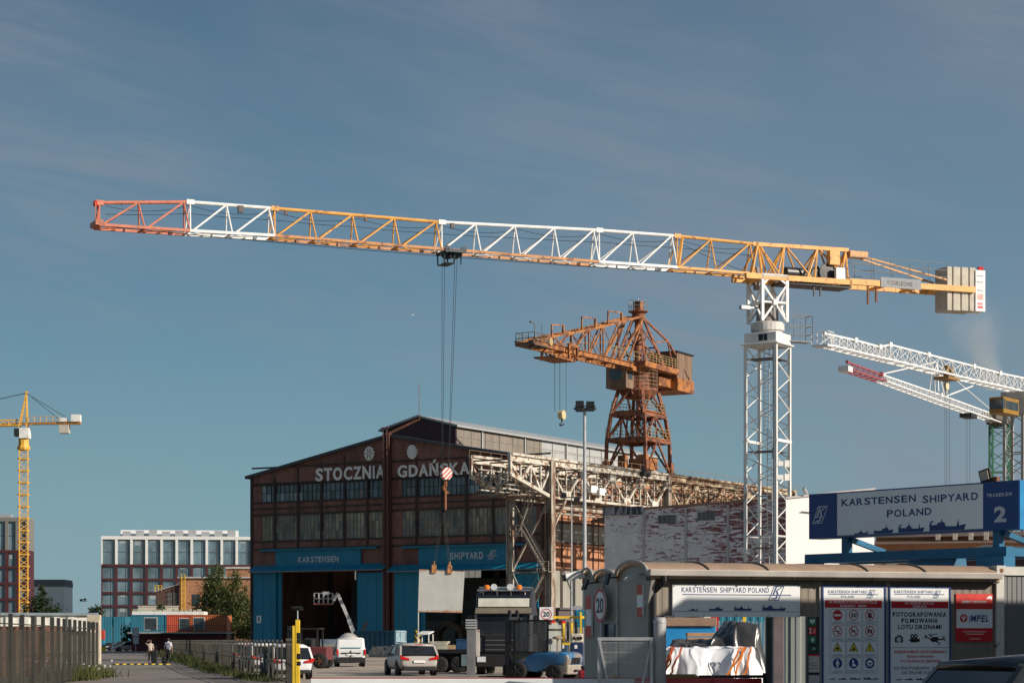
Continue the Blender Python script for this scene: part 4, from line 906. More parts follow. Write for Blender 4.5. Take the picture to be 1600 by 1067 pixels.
mb.build('hoist_rope', rope_m, w1)
mb = MB(); cb0, cb1 = W1.hit(1582, 650, 1.2), W1.hit(1558, 620, 1.2); mb.box((cb0.x, .2, cb0.z), (cb1.x - .6, 2.0, cb1.z)); mb.box((cb1.x - .6, .2, cb0.z), (cb1.x, 2.0, cb0.z + .5)); mb.box((cb1.x - .6, .2, cb1.z - .25), (cb1.x, 2.0, cb1.z)); cbn = mb.build('operator_cabin', M('cabin_yellow', (.30, .16, .018), .45), w1, bevel=.04)
mb = MB(); mb.box((cb1.x - .6, .25, cb0.z + .5), (cb1.x + .02, 1.95, cb1.z - .25)); mb.box((cb0.x + .3, 2.002, cb0.z + .5), (cb1.x - .7, 2.04, cb1.z - .4)); mb.build('cabin_window', glass, cbn)
mb = MB(); lattice_mast(mb, 2.3, 0, 31, 1.6, .16, .06, 6); zz = W1.hit(1590, 617, 0).z; mb.build('mast', fgrey, w1)
mb = MB(); mb.box((-1.5, -1.5, 28.5), (1.5, 1.5, 31.2)); mb.build('slewing_unit', M('slewing_grey', (.42, .41, .39), .5), w1)
mb = MB()
for z in (17.5, 10): mb.box((-2.2, -2.2, z), (2.2, 2.2, z + .35))
mb.build('mast_platform', grey_paint, w1)
W2 = Frame(67.2, 300, math.atan2(-.89, -.456))
w2 = thing('tower_crane', 'slim white tower crane with red jib tip and green mast behind the higher one', 'tower crane', (W2.x, W2.y, 0), W2.rz, 'white lattice tower cranes at the right edge')
fred = M('far_crane_red', (.32, .075, .08), .5)
seg(W2, w2, [((1324, 565.5, 579), (1377, 585, 596))], 6, fred, 1.3, rc=.075, rd=.03)
seg(W2, w2, [((1377, 585, 596), (1470, 617, 630)), ((1470, 617, 630), (1560, 650, 661))], 11, fwhite, 1.3, rc=.075, rd=.03)
q = lambda px, py, y=0: W2.hit(px, py, y); mb = MB(); a = q(1321, 577); mb.cbox(a, (1.6, 1.2, .6)); mb.build('jib_tip_platform', fwhite, w2)
mb = MB(); ap = q(1461, 566)
for k in (-.6, .6): b, c = q(1459, 612), q(1468, 617); mb.tube((ap.x, k * .3, ap.z), (b.x, k, b.z), .1, 6); mb.tube((ap.x, k * .3, ap.z), (c.x, k, c.z), .1, 6)
b = q(1380, 584); c = q(1478, 619); mb.tube(ap, b, .09, 5); mb.tube(ap, (q(1560, 650).x, 0, q(1560, 650).z), .06, 5)
d = q(1520, 603); mb.tube(c, d, .1, 5); mb.build('tie_bar', fwhite, w2)
mb = MB(); a = q(1513, 647); mb.box((a.x - 1.4, -.8, a.z - .5), (a.x + 1.4, .8, a.z)); mb.build('trolley', dark_steel, w2)
mb = MB()
for d in (-.7, .7): mb.tube((a.x + d, 0, a.z), (a.x + d, 0, 2), .025, 4)
mb.build('hoist_rope', rope_m, w2)
mb = MB(); zt2 = q(1562, 664).z; lattice_mast(mb, 2.3, 0, zt2, 1.55, .13, .06, 6.2); xf(mb, Matrix.Rotation(R(25), 4, 'Z')); mb.build('mast', M('mast_green', (.035, .15, .075), .5), w2)
mb = MB(); mb.box((-1.6, -1.4, zt2), (1.6, 1.4, zt2 + .8)); mb.box((1.5, -1, zt2 + .4), (5.5, 1, zt2 + 1.3)); mb.build('slewing_unit', M('slewing_dark', (.13, .11, .09), .6), w2)

# ---------------------------------------------------------------- yellow tower crane at the far left
Y0 = 420.0
yc = thing('tower_crane', 'slender yellow tower crane with pointed top standing far left behind the white wall', 'tower crane', (W(37, 700, Y0).x, Y0, 0), 0)
yz = lambda py: CH + (HZ - py) * Y0 / F; px2m = Y0 / F; fy = M('far_crane_yellow', (.72, .40, .06), .5, rust=.1)
mb = MB(); lattice_mast(mb, 1.6, 0, yz(703), 1.15, .11, .06); xf(mb, Matrix.Rotation(R(12), 4, 'Z')); mb.build('mast', fy, yc)
mb = MB()
for k in range(14): z = yz(718) - k * 2.3; mb.box((-.95, -.95, z), (.95, .95, z + .28))
mb.build('mast_collar', fy, yc)
mb = MB(); mb.lathe([(1.2, yz(703)), (1.3, yz(700)), (1.0, yz(694)), (1.0, yz(684))], n=10); mb.build('slewing_ring', fy, yc)
mb = MB(); mb.box((-.6, -1.2, yz(685)), (1.2, 1, yz(669))); mb.build('machinery_box', white, yc)
mb = MB(); mb.box((-1.6, -1.3, yz(682)), (-.65, .6, yz(670))); mb.build('operator_cabin', dark_steel, yc)
mb = MB()
for x, y in ((-.9, -.7), (.7, -.7), (.7, .7), (-.9, .7)): mb.tube((x, y, yz(668)), (.55, 0, yz(613)), .13, 5)
for k in range(8): z = yz(665) + k * .75; s = 1 - k / 9; mb.tube((-.9 * s + .3, -.7 * s, z), (.7 * s + .2, -.7 * s, z + .7), .06, 4)
mb.cbox((.55, 0, yz(613)), (.5, .4, .4)); mb.build('tower_top', fy, yc)
mb = MB(); mb.beam((-9, 0, yz(664)), (11.0, 0, yz(660)), .45, .5, (0, 0, 1)); mb.box((2, -.7, yz(663)), (11.0, .7, yz(662))); mb.build('counter_jib', M('far_rusty_yellow', (.48, .24, .07), .6, rust=.3), yc)
mb = MB(); tri_jib(mb, -1, -14, yz(665), yz(666), yz(656), yz(656), 1.4, 1.4, 7, .1, .06, True); mb.build('jib', fy, yc)
mb = MB(); mb.box((7.0, -.9, yz(677)), (8.8, .9, yz(664))); mb.build('counterweight', concrete, yc)
mb = MB(); mb.box((9.3, -.8, yz(659)), (11.0, .8, yz(648))); mb.box((7.2, -.7, yz(659)), (8.4, .7, yz(653))); mb.build('winch_house', white, yc)
mb = MB(); railing(mb, [(1, -.8, yz(661)), (7, -.8, yz(660))], 1.1, .05, 1.2); mb.build('railing', fy, yc)
mb = MB(); mb.tube((.5, 0, yz(614)), (-14, 0, yz(640)), .07, 4); mb.tube((.6, 0, yz(614)), (7, 0, yz(656)), .05, 4); mb.tube((.6, .3, yz(615)), (8, .3, yz(651)), .05, 4); mb.build('tie_rope', dark_steel, yc)
# ---------------------------------------------------------------- buildings of the background
def office(name, label, fr, ux, floors, zbase, cols, col_lo, col_hi, n_hi, depth, frame_hi):
    # ux: (u0,u1); floors: list of slab heights from the top downwards
    t = thing(name, label, 'office building', (fr.x, fr.y, 0), fr.rz); u0, u1 = ux; top = floors[0]
    g = M_glass('office_glass', (.10, .15, .175), .06, .6, .12, 1.0)
    m = MB(); m.box((u0 + .3, .6, 0), (u1 - .3, depth - .6, top - .4)); m.build('window_wall', g, t)
    n = len(floors)
    lo = MB(); hi = MB(); st = (u1 - u0) / cols
    for i, z in enumerate(floors):
        b = hi if i < 1 else lo
        if 0 < i < n_hi: continue
        b.box((u0 - .02 * (i == 0), -.02 * (i == 0), z - (.9 if i == 0 else .55)), (u1, depth, z))
    zs = floors[n_hi]
    for k in range(cols + 1):
        u = u0 + (u1 - u0 - .01) * k / cols; w = .34
        a, b = max(u0, u - w), min(u1, u + w)
        hi.box((a, .05, zs), (b, depth - .05, top - .9))
        for i in range(n_hi, n - 1): lo.box((a, .08, floors[i + 1]), (b, depth - .08, floors[i] - .55))
        lo.box((a, .08, 0), (b, depth - .08, floors[-1] - .55))
    lo.build('lower_frame', col_lo, t); hi.build('upper_frame', col_hi, t)
    mu = MB(); mz_ = (zs + top - .9) / 2; mu.box((u0 + .6, .5, mz_ - .12), (u1 - .6, .59, mz_ + .12))
    for k in range(cols):
        for i in range(n_hi, n - 1): mu.box((u0 + st * (k + .62), .5, floors[i + 1]), (u0 + st * (k + .66), .59, floors[i] - .55))
        mu.box((u0 + st * (k + .66), .5, zs), (u0 + st * (k + .7), .595, top - .9))
    mu.build('window_bars', M('office_bar_grey', (.10, .12, .14), .4), t)
    bl = MB(); random.seed(11)
    for k in range(cols):
        for i in range(n - 1):
            if i < n_hi and i > 0: continue
            if random.random() < .45:
                zt_ = floors[i] - (.95 if i == 0 else .6); h = random.uniform(.4, 1.6); bl.box((u0 + st * (k + .2), .55, zt_ - h), (u0 + st * (k + .6), .592, zt_))
    bl.build('window_blind', M('blind_pale_grey', (.28, .32, .33), .7, var=.3, scale=.2), t)
    return t
plum = M('plum_red_panels', (.075, .019, .022), .5, var=.15, scale=.3); offwhite = M('office_white_panels', (.72, .72, .70), .4, var=.05)
O1 = Frame(W(158, 900, 600).x, 600, R(6)); oz = lambda py: CH + (HZ - py) * 600 / F
ob = office('office_block', 'plum red office block with two white glazed top storeys behind the containers', O1, (0, O1.uz(440, 900)[0]), [oz(y) for y in (837, 857, 881, 903, 924, 944.5, 965, 985)], 0, 12, plum, offwhite, 2, 18, None)
m = MB(); a = O1.uz(188, 830, 5)[0]; b = O1.uz(372, 830, 5)[0]; m.prism([(5, oz(836)), (12, oz(836)), (12, oz(825.5)), (7, oz(825.5))], 'x', a, b); m.build('roof_plant', offwhite, ob)
m = MB()
for k in range(9): x = a + (b - a) * (k + .5) / 9; m = MB(); m.cbox((x, 4.3, oz(833)), (2.2, 1.2, 1.6 + (k % 3) * .5)); m.build('roof_unit', galv, ob)
O2 = Frame(W(50, 900, 490).x, 490, R(2)); oz2 = lambda py: CH + (HZ - py) * 490 / F
ob2 = office('office_block', 'dark red office block with a grey top storey cut by the left photo edge', O2, (O2.uz(-55, 900)[0], -1.0), [oz2(y) for y in (808, 835, 859, 884, 909, 934, 958)], 0, 6, plum, M('office_taupe_panels', (.20, .19, .17), .5), 2, 8, None)
m = MB(); m.tube((-3.6, 5, oz2(808)), (-3.6, 5, oz2(780)), .05); m.cbox((-8, 8, oz2(805)), (4, 4, 1.2)); m.build('roof_unit', galv, ob2)
lb = thing('low_building', 'white flat-roofed building with dark band behind the leafy tree at left', 'building', (W(70, 900, 620).x, 620, 0), 0)
q = 620 / F; m = MB(); m.box((-6, 0, 0), (5.5, 12, 1.65 + 84 * q)); m.box((5.6, -4, 0), (15, 6, 1.65 + 32 * q)); m.build('wall', offwhite, lb); m = MB(); m.box((-6.1, -.1, 1.65 + 84 * q), (5.6, 12.1, 1.65 + 95 * q)); m.build('roof', M('flat_roof_grey', (.14, .15, .16), .7), lb)
m = MB(); m.box((-5, -.06, 1.65 + 30 * q), (-1.5, -.01, 1.65 + 70 * q)); m.build('window', glass, lb)
for px, py in ((118, 960), (134, 957)):
    pass
# brick workshop with a yellow ladder
B1 = Frame(W(262, 950, 440).x, 440, R(-2)); q = lambda px, py, o=0: B1.uz(px, py, o)
bk = thing('brick_workshop', 'sunlit brick workshop with a grey window band and low roof beyond the trees', 'workshop', (B1.x, B1.y, 0), B1.rz)
m = MB(); u0 = q(280, 900)[0]; u1 = q(440, 900)[0]; zt_ = q(300, 903)[1]; m.box((u0, 0, 0), (u1, 14, zt_)); m.box((q(352, 890)[0], 1, zt_), (u1, 14, q(352, 888)[1])); m.build('wall', brick_lit, bk)
m = MB(); m.box((u0 - .3, -.4, zt_), (u1, .4, zt_ + .3)); m.box((q(352, 890)[0] - .2, .7, q(352, 888)[1]), (u1, 14.2, q(352, 885)[1])); m.build('roof_edge', M('pale_cornice', (.5, .49, .45), .6), bk)
m = MB(); m.box((q(300, 930)[0], -.06, q(300, 946)[1]), (q(312, 930)[0], -.01, q(300, 928)[1])); m.box((q(318, 930)[0], -.06, q(300, 946)[1]), (q(330, 930)[0], -.01, q(300, 928)[1])); m.build('window', glass, bk)
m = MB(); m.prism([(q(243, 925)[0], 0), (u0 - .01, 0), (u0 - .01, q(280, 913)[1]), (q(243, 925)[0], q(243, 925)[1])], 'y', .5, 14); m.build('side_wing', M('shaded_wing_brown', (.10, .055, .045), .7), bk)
m = MB()
for k in range(7): x = q(262 + k * 2.7, 930)[0]; m.box((x - .12, .42, 3), (x + .12, .49, q(268, 926)[1]))
m.build('window_bars', M('wing_bars', (.16, .15, .14), .6), bk)
m = MB(); m.prism([(q(241, 927)[0], q(243, 925)[1]), (u0, q(280, 912.7)[1]), (u0, q(280, 911)[1]), (q(241, 927)[0], q(243, 923)[1])], 'y', .1, 14.3); m.build('wing_roof', M('wing_roof_grey', (.34, .33, .31), .6), bk)
m = MB(); x = q(287, 900)[0]
for s in (-.35, .35): m.tube((x + s, -.5, 2), (x + s, -.5, q(287, 897)[1]), .06, 5)
for k in range(34): m.tube((x - .35, -.5, 2.5 + k * .36), (x + .35, -.5, 2.5 + k * .36), .04, 4)
for k in range(12): m.path([(x - .4, -.5, 4 + k), (x - .45, -1.1, 4 + k), (x + .45, -1.1, 4 + k), (x + .4, -.5, 4 + k)], .04, 4)
m.build('ladder', yellow, bk); m = MB(); x = q(247, 918)[0]; railing(m, [(x - .7, .3, q(247, 923)[1]), (x + .7, .3, q(247, 923)[1])], 1.1, .06, .6); m.build('roof_hatch_rail', yellow, bk)
wl = MB(); P0, P1 = W(216, 950, 400), W(278, 950, 400); wl.box((P0.x, 400, 0), (P1.x, 400.4, W(0, 947.5, 400).z)); wl.box((P0.x - .1, 399.9, W(0, 947.5, 400).z), (P1.x + .1, 400.5, W(0, 946, 400).z)); tag(wl.build('garden_wall', M('cream_render', (.58, .53, .44), .8)), 'cream rendered wall standing between the containers and the brick workshop', 'wall')

# stacked containers used as a cafe
cont_m = {k: M_corr('container_' + k, c, .3, .5, .12, .14, .05) for k, c in (('teal', (.015, .16, .24)), ('red', (.50, .075, .03)), ('orange', (.48, .13, .04)), ('grey', (.16, .16, .16)), ('white', (.62, .62, .60)), ('dark_red', (.14, .02, .02)))}
YC = 327.0; cf = Frame(W(204, 970, YC).x, YC, R(1)); cu = lambda px, py=970: cf.uz(px, py)
def container(name, label, px0, px1, z0, z1, mat, glassy, group=None, door=False):
    x0, x1 = cu(px0)[0], cu(px1)[0]; w = x1 - x0
    o_ = cf.w((x0, 0, 0)); t = thing(name, label, 'container', o_, cf.rz, group)
    m = MB(); m.box((.12, .08, z0 + .1), (w - .12, 5.9, z1 - .1)); m.build('side_panel', mat, t)
    m = MB()
    for x in (.0, w - .14): m.box((x, -.01, z0), (x + .14, .14, z1)); m.box((x, 5.86, z0), (x + .14, 6.0, z1))
    for z in (z0, z1 - .12): m.box((.14, 0, z), (w - .14, .12, z + .12))
    m.build('frame', mat, t)
    for a, b, c, d in glassy:
        m = MB(); xa, xb = cu(a)[0] - x0, cu(b)[0] - x0; m.box((xa, .02, cu(a, d)[1]), (xb, .07, cu(a, c)[1])); f = m.build('door' if door else 'window', M('pale_window_frame', (.55, .55, .52), .5) if not door else dark_steel, t)
        m = MB(); m.box((xa + .12, -.02, cu(a, d)[1] + .1), (xb - .12, .018, cu(a, c)[1] - .1)); m.build('pane', glass, f)
    return t
cz0, cz1 = cu(204, 987)[1], cu(204, 960)[1]
container('shipping_container', 'teal container with grey door and wide window, left end of the raised row', 204, 260, cz0, cz1, cont_m['teal'], [(225, 246, 964, 984)], 'containers of the raised cafe row')
container('shipping_container', 'bright red container in the middle of the raised row, beside the teal one', 260.5, 298, cz0, cz1, cont_m['red'], [(280, 297.5, 965, 984)], 'containers of the raised cafe row')
container('shipping_container', 'orange container with glazed entrance, right end of the raised row', 298.5, 355, cz0 , cz1, cont_m['orange'], [(302, 320, 964, 984)], 'containers of the raised cafe row')
x0, x1 = cu(205)[0], cu(354)[0]
t = thing('cafe_base', 'dark red ground storey carrying the raised container row', 'kiosk', cf.w((x0, 0, 0)), cf.rz)
m = MB(); m.box((0, .3, 0), (x1 - x0, 5.8, cz0 - .25)); m.build('wall', cont_m['dark_red'], t); m = MB(); m.box((-.2, -2.2, cz0 - .24), (x1 - x0 + .2, 6, cz0 - .02)); m.build('terrace_deck', grey_paint, t)
m = MB(); railing(m, [(3.2, -2.1, cz0 - .02), (x1 - x0, -2.1, cz0 - .02)], 1.0, .03, 1.4, (.33, .66, 1)); m.build('terrace_railing', dark_steel, t)
t = thing('roof_lights', 'long white awning roof lying on the container row', 'awning', cf.w((0, 0, 0)), cf.rz); m = MB(); m.box((cu(206)[0], .2, cz1 + .01), (cu(318)[0], 5, cz1 + .5)); m.build('awning_top', white, t)
m = MB(); random.seed(5)
for k in range(16): x = cu(208 + k * 6.8)[0]; m.cbox((x, 1.0, cz1 + .62), (random.uniform(.3, .6), .3, random.uniform(.2, .5)))
m.build('planter', M('mixed_planters', (.3, .3, .22), .8, var=.6, scale=.4), t)
f3 = Frame(W(156, 970, 420).x, 420, 0)
t = thing('shipping_container', 'light teal container standing before the left corner of the office block', 'container', (f3.x, 420, 0), 0)
m = MB(); m.box((0, 0, 1.2), (2.4, 6, 6.2)); m.box((2.6, 0, 1.2), (5, 6, 6.2)); m.build('side_panel', cont_m['teal'], t); m = MB(); m.box((-.1, -.1, 0), (7, 6, 1.2)); m.build('plinth', dark_steel, t)

# ---------------------------------------------------------------- trees
def M_leaf(name, col):
    g = NG(name); g.b.inputs['Roughness'].default_value = .6; g.b.inputs['Specular IOR Level'].default_value = .25
    f = g.noise(g.map(), .9, 3); g.l(g.mix(g.ramp(f, .3, .7), tuple(c * .55 for c in col), tuple(c * 1.5 for c in col)), g.b.inputs['Base Color'])
    tl = g.node('BsdfTranslucent'); tl.inputs[0].default_value = (*[c * 1.2 for c in col], 1); ms = g.node('MixShader'); ms.inputs[0].default_value = .25
    g.l(g.b.outputs[0], ms.inputs[1]); g.l(tl.outputs[0], ms.inputs[2]); g.l(ms.outputs[0], g.n['Material Output'].inputs[0]); return g.m
bark = M('grey_bark', (.19, .155, .125), .9, var=.35, streak=4); bark_pale = M('birch_bark', (.40, .37, .32), .8, var=.4, scale=3)
def tree(name, label, loc, h, blobs, leafm, n, leaf, tr=.2, barkm=None, group=None, seed=1, droop=0.0, lean=0.0):
    rr = random.Random(seed); t = thing(name, label, 'tree', loc, 0, group)
    tk = MB(); pts = [V((lean * k * .1 + rr.uniform(-.1, .1) * k, rr.uniform(-.1, .1) * k, h * k / 6)) for k in range(7)]
    for i, (a, b) in enumerate(zip(pts, pts[1:])): tk.tube(a, b, tr * (1 - i / 6.6), 7, tr * (1 - (i + 1) / 6.6))
    cr = MB(); tot = sum(b[3] * b[4] ** 2 for b in blobs)
    for bx_, by_, bz_, rx, rz_ in blobs:
        c = V((bx_, by_, bz_)); k = min(5, max(1, int(bz_ / h * 5))); tk.tube(pts[k], c, tr * .35, 5, tr * .08)
        for _ in range(3): tk.tube(c, c + V((rr.uniform(-1, 1) * rx * .7, rr.uniform(-1, 1) * rx * .7, rr.uniform(-.2, .8) * rz_ * .7)), tr * .13, 4, tr * .03)
        m = int(n * rx * rz_ * rz_ / sum(b[3] * b[4] ** 2 for b in blobs)); clumps = []
        for _ in range(max(4, m // 26)):
            while True:
                p = V((rr.uniform(-1, 1), rr.uniform(-1, 1), rr.uniform(-1, 1)))
                if .25 < p.length < 1: break
            clumps.append((c + V((p.x * rx, p.y * rx, p.z * rz_)), rr.uniform(.12, .34)))
        for _ in range(m):
            q, s = rr.choice(clumps); s *= (rx + rz_) / 2
            p = q + V((rr.gauss(0, s), rr.gauss(0, s), rr.gauss(0, s * (.8 + droop)) - droop * s))
            a = V((rr.gauss(0, 1), rr.gauss(0, 1), rr.gauss(0, .7) - droop)).normalized(); b = a.cross(V((rr.gauss(0, 1), rr.gauss(0, 1), rr.gauss(0, 1)))).normalized(); l = leaf * rr.uniform(.6, 1.4)
            cr.add([p - a * l, p + b * l * .45, p + a * l, p - b * l * .45], [(0, 1, 2, 3)])
    tk.build('trunk', barkm or bark, t, True); cr.build('crown', leafm, t); return t
lf_olive = M_leaf('olive_leaves', (.085, .105, .034)); lf_green = M_leaf('fresh_green_leaves', (.085, .125, .028)); lf_dark = M_leaf('dark_leaves', (.035, .055, .022))
TY = 345.0; s = TY / F
def tl(px, Y): return (W(px, 1000, Y).x, Y, 0)
tree('birch_tree', 'tall thin-crowned birch between the containers and the brick hall', tl(336, 345), 13.6, [(0, 0, 11.9, 1.1, 2.0), (-.7, 0, 9.6, 1.7, 2.2), (.9, 0, 8.8, 1.8, 2.2), (-1.9, .2, 6.6, 1.9, 2.0), (1.5, -.3, 6.0, 2.0, 2.1), (0, 0, 3.6, 2.9, 2.0)], lf_olive, 11000, .18, .16, bark_pale, seed=3, droop=.5)
tree('birch_tree', 'bushy birch with pale bare stems beside the corner of the brick hall', tl(362, 340), 12.6, [(.3, 0, 11.0, .9, 1.8), (-.9, 0, 9.0, 1.3, 1.9), (1.3, 0, 8.4, 1.7, 2.0), (1.9, 0, 6.2, 2.0, 2.1), (-.4, 0, 5.6, 2.0, 2.0), (.8, -.4, 3.2, 3.0, 2.0), (2.4, 0, 3.8, 1.5, 1.9)], lf_olive, 11000, .18, .15, bark_pale, seed=5, droop=.5)
tree('leafy_shrub', 'bright green bushy tree right above the orange container', tl(318, 352), 6.6, [(0, 0, 5.8, 1.5, 1.1), (1.6, .3, 4.6, 1.6, 1.1), (-1.2, 0, 4.8, 1.4, 1.2), (.5, 0, 3.0, 2.6, 1.4)], lf_green, 4600, .19, .14, seed=8)
tree('young_tree', 'small slender tree standing above the cream garden wall', tl(252, 395), 9.0, [(0, 0, 7.6, .7, 1.0), (0, 0, 6.3, 1.1, 1.0)], lf_olive, 900, .17, .1, seed=12)
tree('leafy_tree', 'dense leafy tree behind the white wall at left, beside the yellow crane mast', tl(66, 300), 9.4, [(0, 0, 8.8, .6, 1.0), (.1, 0, 7.4, 1.2, 1.1), (-.5, 0, 5.9, 1.7, 1.3), (.8, 0, 5.4, 1.8, 1.4), (0, 0, 3.8, 2.5, 1.7)], lf_dark, 4200, .2, .16, seed=14)
tree('distant_tree', 'small dark distant tree at the left foot of the office block', tl(152, 560), 11, [(0, 0, 7.5, 2.0, 3), (.5, 0, 4, 2.6, 2.5)], lf_dark, 900, .4, .2, seed=15)
tree('roadside_bush', 'dark round bush between the office block and the teal container', tl(199, 335), 4.5, [(0, 0, 3.0, .9, 1.5), (.3, 0, 1.5, 1.0, 1.3)], lf_dark, 900, .18, .1, seed=16)

# ---------------------------------------------------------------- right-hand background buildings
WB = Frame(8.5, 200, math.atan2(-.518, .855)); q = lambda px, py, o=0: WB.uz(px, py, o)
def M_peel():
    g = NG('peeling_white_over_red'); sx = g.node('SeparateXYZ'); g.l(g.tc.outputs['Object'], sx.inputs[0])
    n1 = g.noise(g.map((.55, 1, 2.6)), 1.5, 6, .62, 1.2); n2 = g.noise(g.map((.35, 1, .35)), .45, 3, .5)
    n3 = g.noise(g.map((3.2, 1, .7), loc=(4, 0, 2)), .8, 5, .6, .8)
    gr_ = g.ramp(sx.outputs[0], -3.0, 14.0)
    a = g.node('Math', operation='MULTIPLY_ADD', _1=.20); g.l(gr_, a.inputs[0]); g.l(n1, a.inputs[2])
    b = g.node('Math', operation='MULTIPLY_ADD', _1=.42); g.l(n2, b.inputs[0]); g.l(a.outputs[0], b.inputs[2])
    c = g.node('Math', operation='MULTIPLY_ADD', _1=.16); g.l(n3, c.inputs[0]); g.l(b.outputs[0], c.inputs[2])
    f = g.ramp(c.outputs[0], .895, .985)
    base = g.mix(g.ramp(g.noise(g.map(), .8, 5), .3, .7), (.62, .60, .60), (.78, .76, .75))
    g.l(g.mix(f, base, (.23, .075, .072)), g.b.inputs['Base Color']); g.b.inputs['Roughness'].default_value = .75; return g.m
pw = thing('peeling_shed', 'white shed wall with dark red paint showing through, behind the crane mast', 'shed', (WB.x, WB.y, 0), WB.rz)
u1 = q(1236, 800)[0]; ul = q(1006, 800)[0]; m = MB(); m.prism([(0, 0), (u1, 0), (u1, q(1236, 778)[1]), (ul, q(1006, 794)[1]), (ul, q(1006, 796)[1]), (0, q(946, 796)[1])], 'y', 0, 12); m.build('wall', M_peel(), pw)
m = MB(); m.beam((ul, -.05, q(1006, 794)[1]), (u1, -.05, q(1236, 778)[1]), .12, .2)
m.build('roof_edge', M('rust_red_roof_edge', (.30, .16, .12), .7), pw)
m = MB(); z0 = q(946, 796)[1]; m.box((-.1, -.15, z0 - .55), (ul, .1, z0 + .2)); m.build('mossy_parapet', M('mossy_stained_parapet', (.33, .33, .35), .8, var=.4, rust=.55, rustcol=(.05, .06, .07), streak=4, rscale=3), pw)
for px in (1006, 1072, 1138): m = MB(); u = q(px, 820)[0]; m.box((u - .1, -.12, 0), (u + .1, -.003, q(px, 794 - (px - 1006) * .07)[1] - .2)); m.build('wall_pilaster', M('pilaster_grey', (.46, .44, .44), .7), pw)
for a, b, c, d in ((1029, 1056, 805, 818), (1091, 1117, 800, 813), (1157, 1184, 800, 811)):
    m = MB(); m.box((q(a, c)[0], -.05, q(a, d)[1]), (q(b, c)[0], -.004, q(a, c)[1])); o = m.build('window', M_glass('dusty_window', (.09, .09, .09), .4, .4), pw)
    m = MB()
    for k in range(5): u = q(a + (b - a) * k / 4, c)[0]; m.box((u - .04, -.09, q(a, d)[1]), (u + .04, -.052, q(a, c)[1]))
    m.build('window_bars', M('window_bar_taupe', (.25, .23, .22), .7), o)
m = MB(); m.prism([(-1.6, q(946, 812)[1]), (-.01, q(946, 806)[1]), (-.01, q(946, 808.5)[1]), (-1.6, q(946, 814)[1])], 'y', .2, 3)
m.build('lean_to_roof', M('maroon_lean_to', (.10, .035, .03), .7), pw); m = MB()
for x in (-1.4, -.8): m.tube((x, .3, 2), (x, .3, q(946, 812)[1]), .04)
for k in range(7): m.tube((-1.4, .3, 4 + k), (-.1, .3, 4 + k), .035)
m.build('lean_to_frame', rust_m, pw)
m = MB(); m.box((.1, -2.5, 0), (2.4, -.05, .2)); m.build('plinth', concrete, pw)
# sunlit white hall
SW = Frame(W(1228, 900, 138).x, 138, R(14)); q2 = lambda px, py, o=0: SW.uz(px, py, o)
t = thing('white_hall', 'plain bright white hall wall in full sun behind the big gate sign', 'hall', (SW.x, SW.y, 0), SW.rz)
m = MB(); u_, za_, zb_ = q2(1366, 800)[0], q2(1228, 779)[1], q2(1366, 765)[1]; m.loft([[(0, 0, 0), (u_, 0, 0), (u_, 0, zb_), (0, 0, za_)], [(4.6, 9, 0), (u_ + 1, 9, 0), (u_ + 1, 9, zb_), (4.6, 9, za_)]]); m.build('wall', M('bright_white_render', (.84, .83, .81), .7, var=.04, scale=.3), t)
m = MB(); m.beam((-.05, -.06, za_ + .06), (u_ + .05, -.06, zb_ + .06), .11, .12); m.build('roof_edge', M('white_hall_roof_edge', (.48, .44, .42), .6), t)
m = MB(); m.tube((1.0, -.08, q2(1236, 799)[1]), (q2(1290, 800)[0], -.08, q2(1290, 803)[1]), .03); m.build('cable', dark_steel, t)
m = MB(); p = q2(1258, 771); m.beam((p[0], -.2, p[1]), (p[0] - .3, -.5, p[1] + .3), .18); m.build('wall_lamp', galv, t)
# old brick shed row with stepped roofs
BR = Frame(W(1364, 900, 172).x, 172, math.atan2(-.25, .968)); q3 = lambda px, py, o=0: BR.uz(px, py, o)
t = thing('brick_shed', 'old brick shed with stepped dark roofs under the big gate sign', 'shed', (BR.x, BR.y, 0), BR.rz)
brown_roof = M('brown_sheet_roof', (.12, .085, .065), .7, rust=.3); ua, ub = q3(1364, 850)[0], q3(1620, 850)[0]
m = MB(); m.box((ua, 0, 0), (ub, 8, q3(1364, 848)[1])); m.box((ua, 2.5, q3(1364, 848)[1]), (ub, 8, q3(1364, 836)[1])); m.build('wall', brick_lit, t)
m = MB(); m.prism([(-.6, q3(1364, 851)[1]), (2.45, q3(1364, 844)[1]), (2.45, q3(1364, 843)[1]), (-.6, q3(1364, 850)[1])], 'x', ua, ub); m.prism([(2.0, q3(1364, 838)[1]), (9, q3(1364, 826)[1]), (9, q3(1364, 824)[1]), (2.0, q3(1364, 837)[1])], 'x', ua, ub); m.build('roof', brown_roof, t)
m = MB()
for k in range(9): u = ua + 1 + k * 1.45; m.box((u, -.1, 2), (u + .95, -.02, q3(1364, 860)[1]))
m.build('window', M_glass('shed_window_beige', (.22, .19, .15), .5, .3), t)
cm_ = M('pale_vent_posts', (.5, .44, .36), .7)
for px in (1460, 1487, 1512, 1536): m = MB(); u = q3(px, 830)[0]; m.box((u, 1.5, q3(px, 842)[1]), (u + .35, 2.0, q3(px, 828)[1])); m.build('chimney', cm_, t)
MR = Frame(W(1500, 900, 110).x, 110, R(-28)); m = MB(); q4 = lambda px, py, o=0: MR.uz(px, py, o)
t = thing('maroon_shed', 'low maroon sheet shed with a pale roof edge at the right', 'shed', (MR.x, 110, 0), MR.rz)
m.prism([(0, 0), (q4(1640, 880)[0], 0), (q4(1640, 880)[0], q4(1640, 858)[1]), (q4(1540, 858)[0], q4(1540, 853)[1]), (0, q4(1500, 866)[1])], 'y', 0, 8); m.build('wall', maroon_sheet, t)
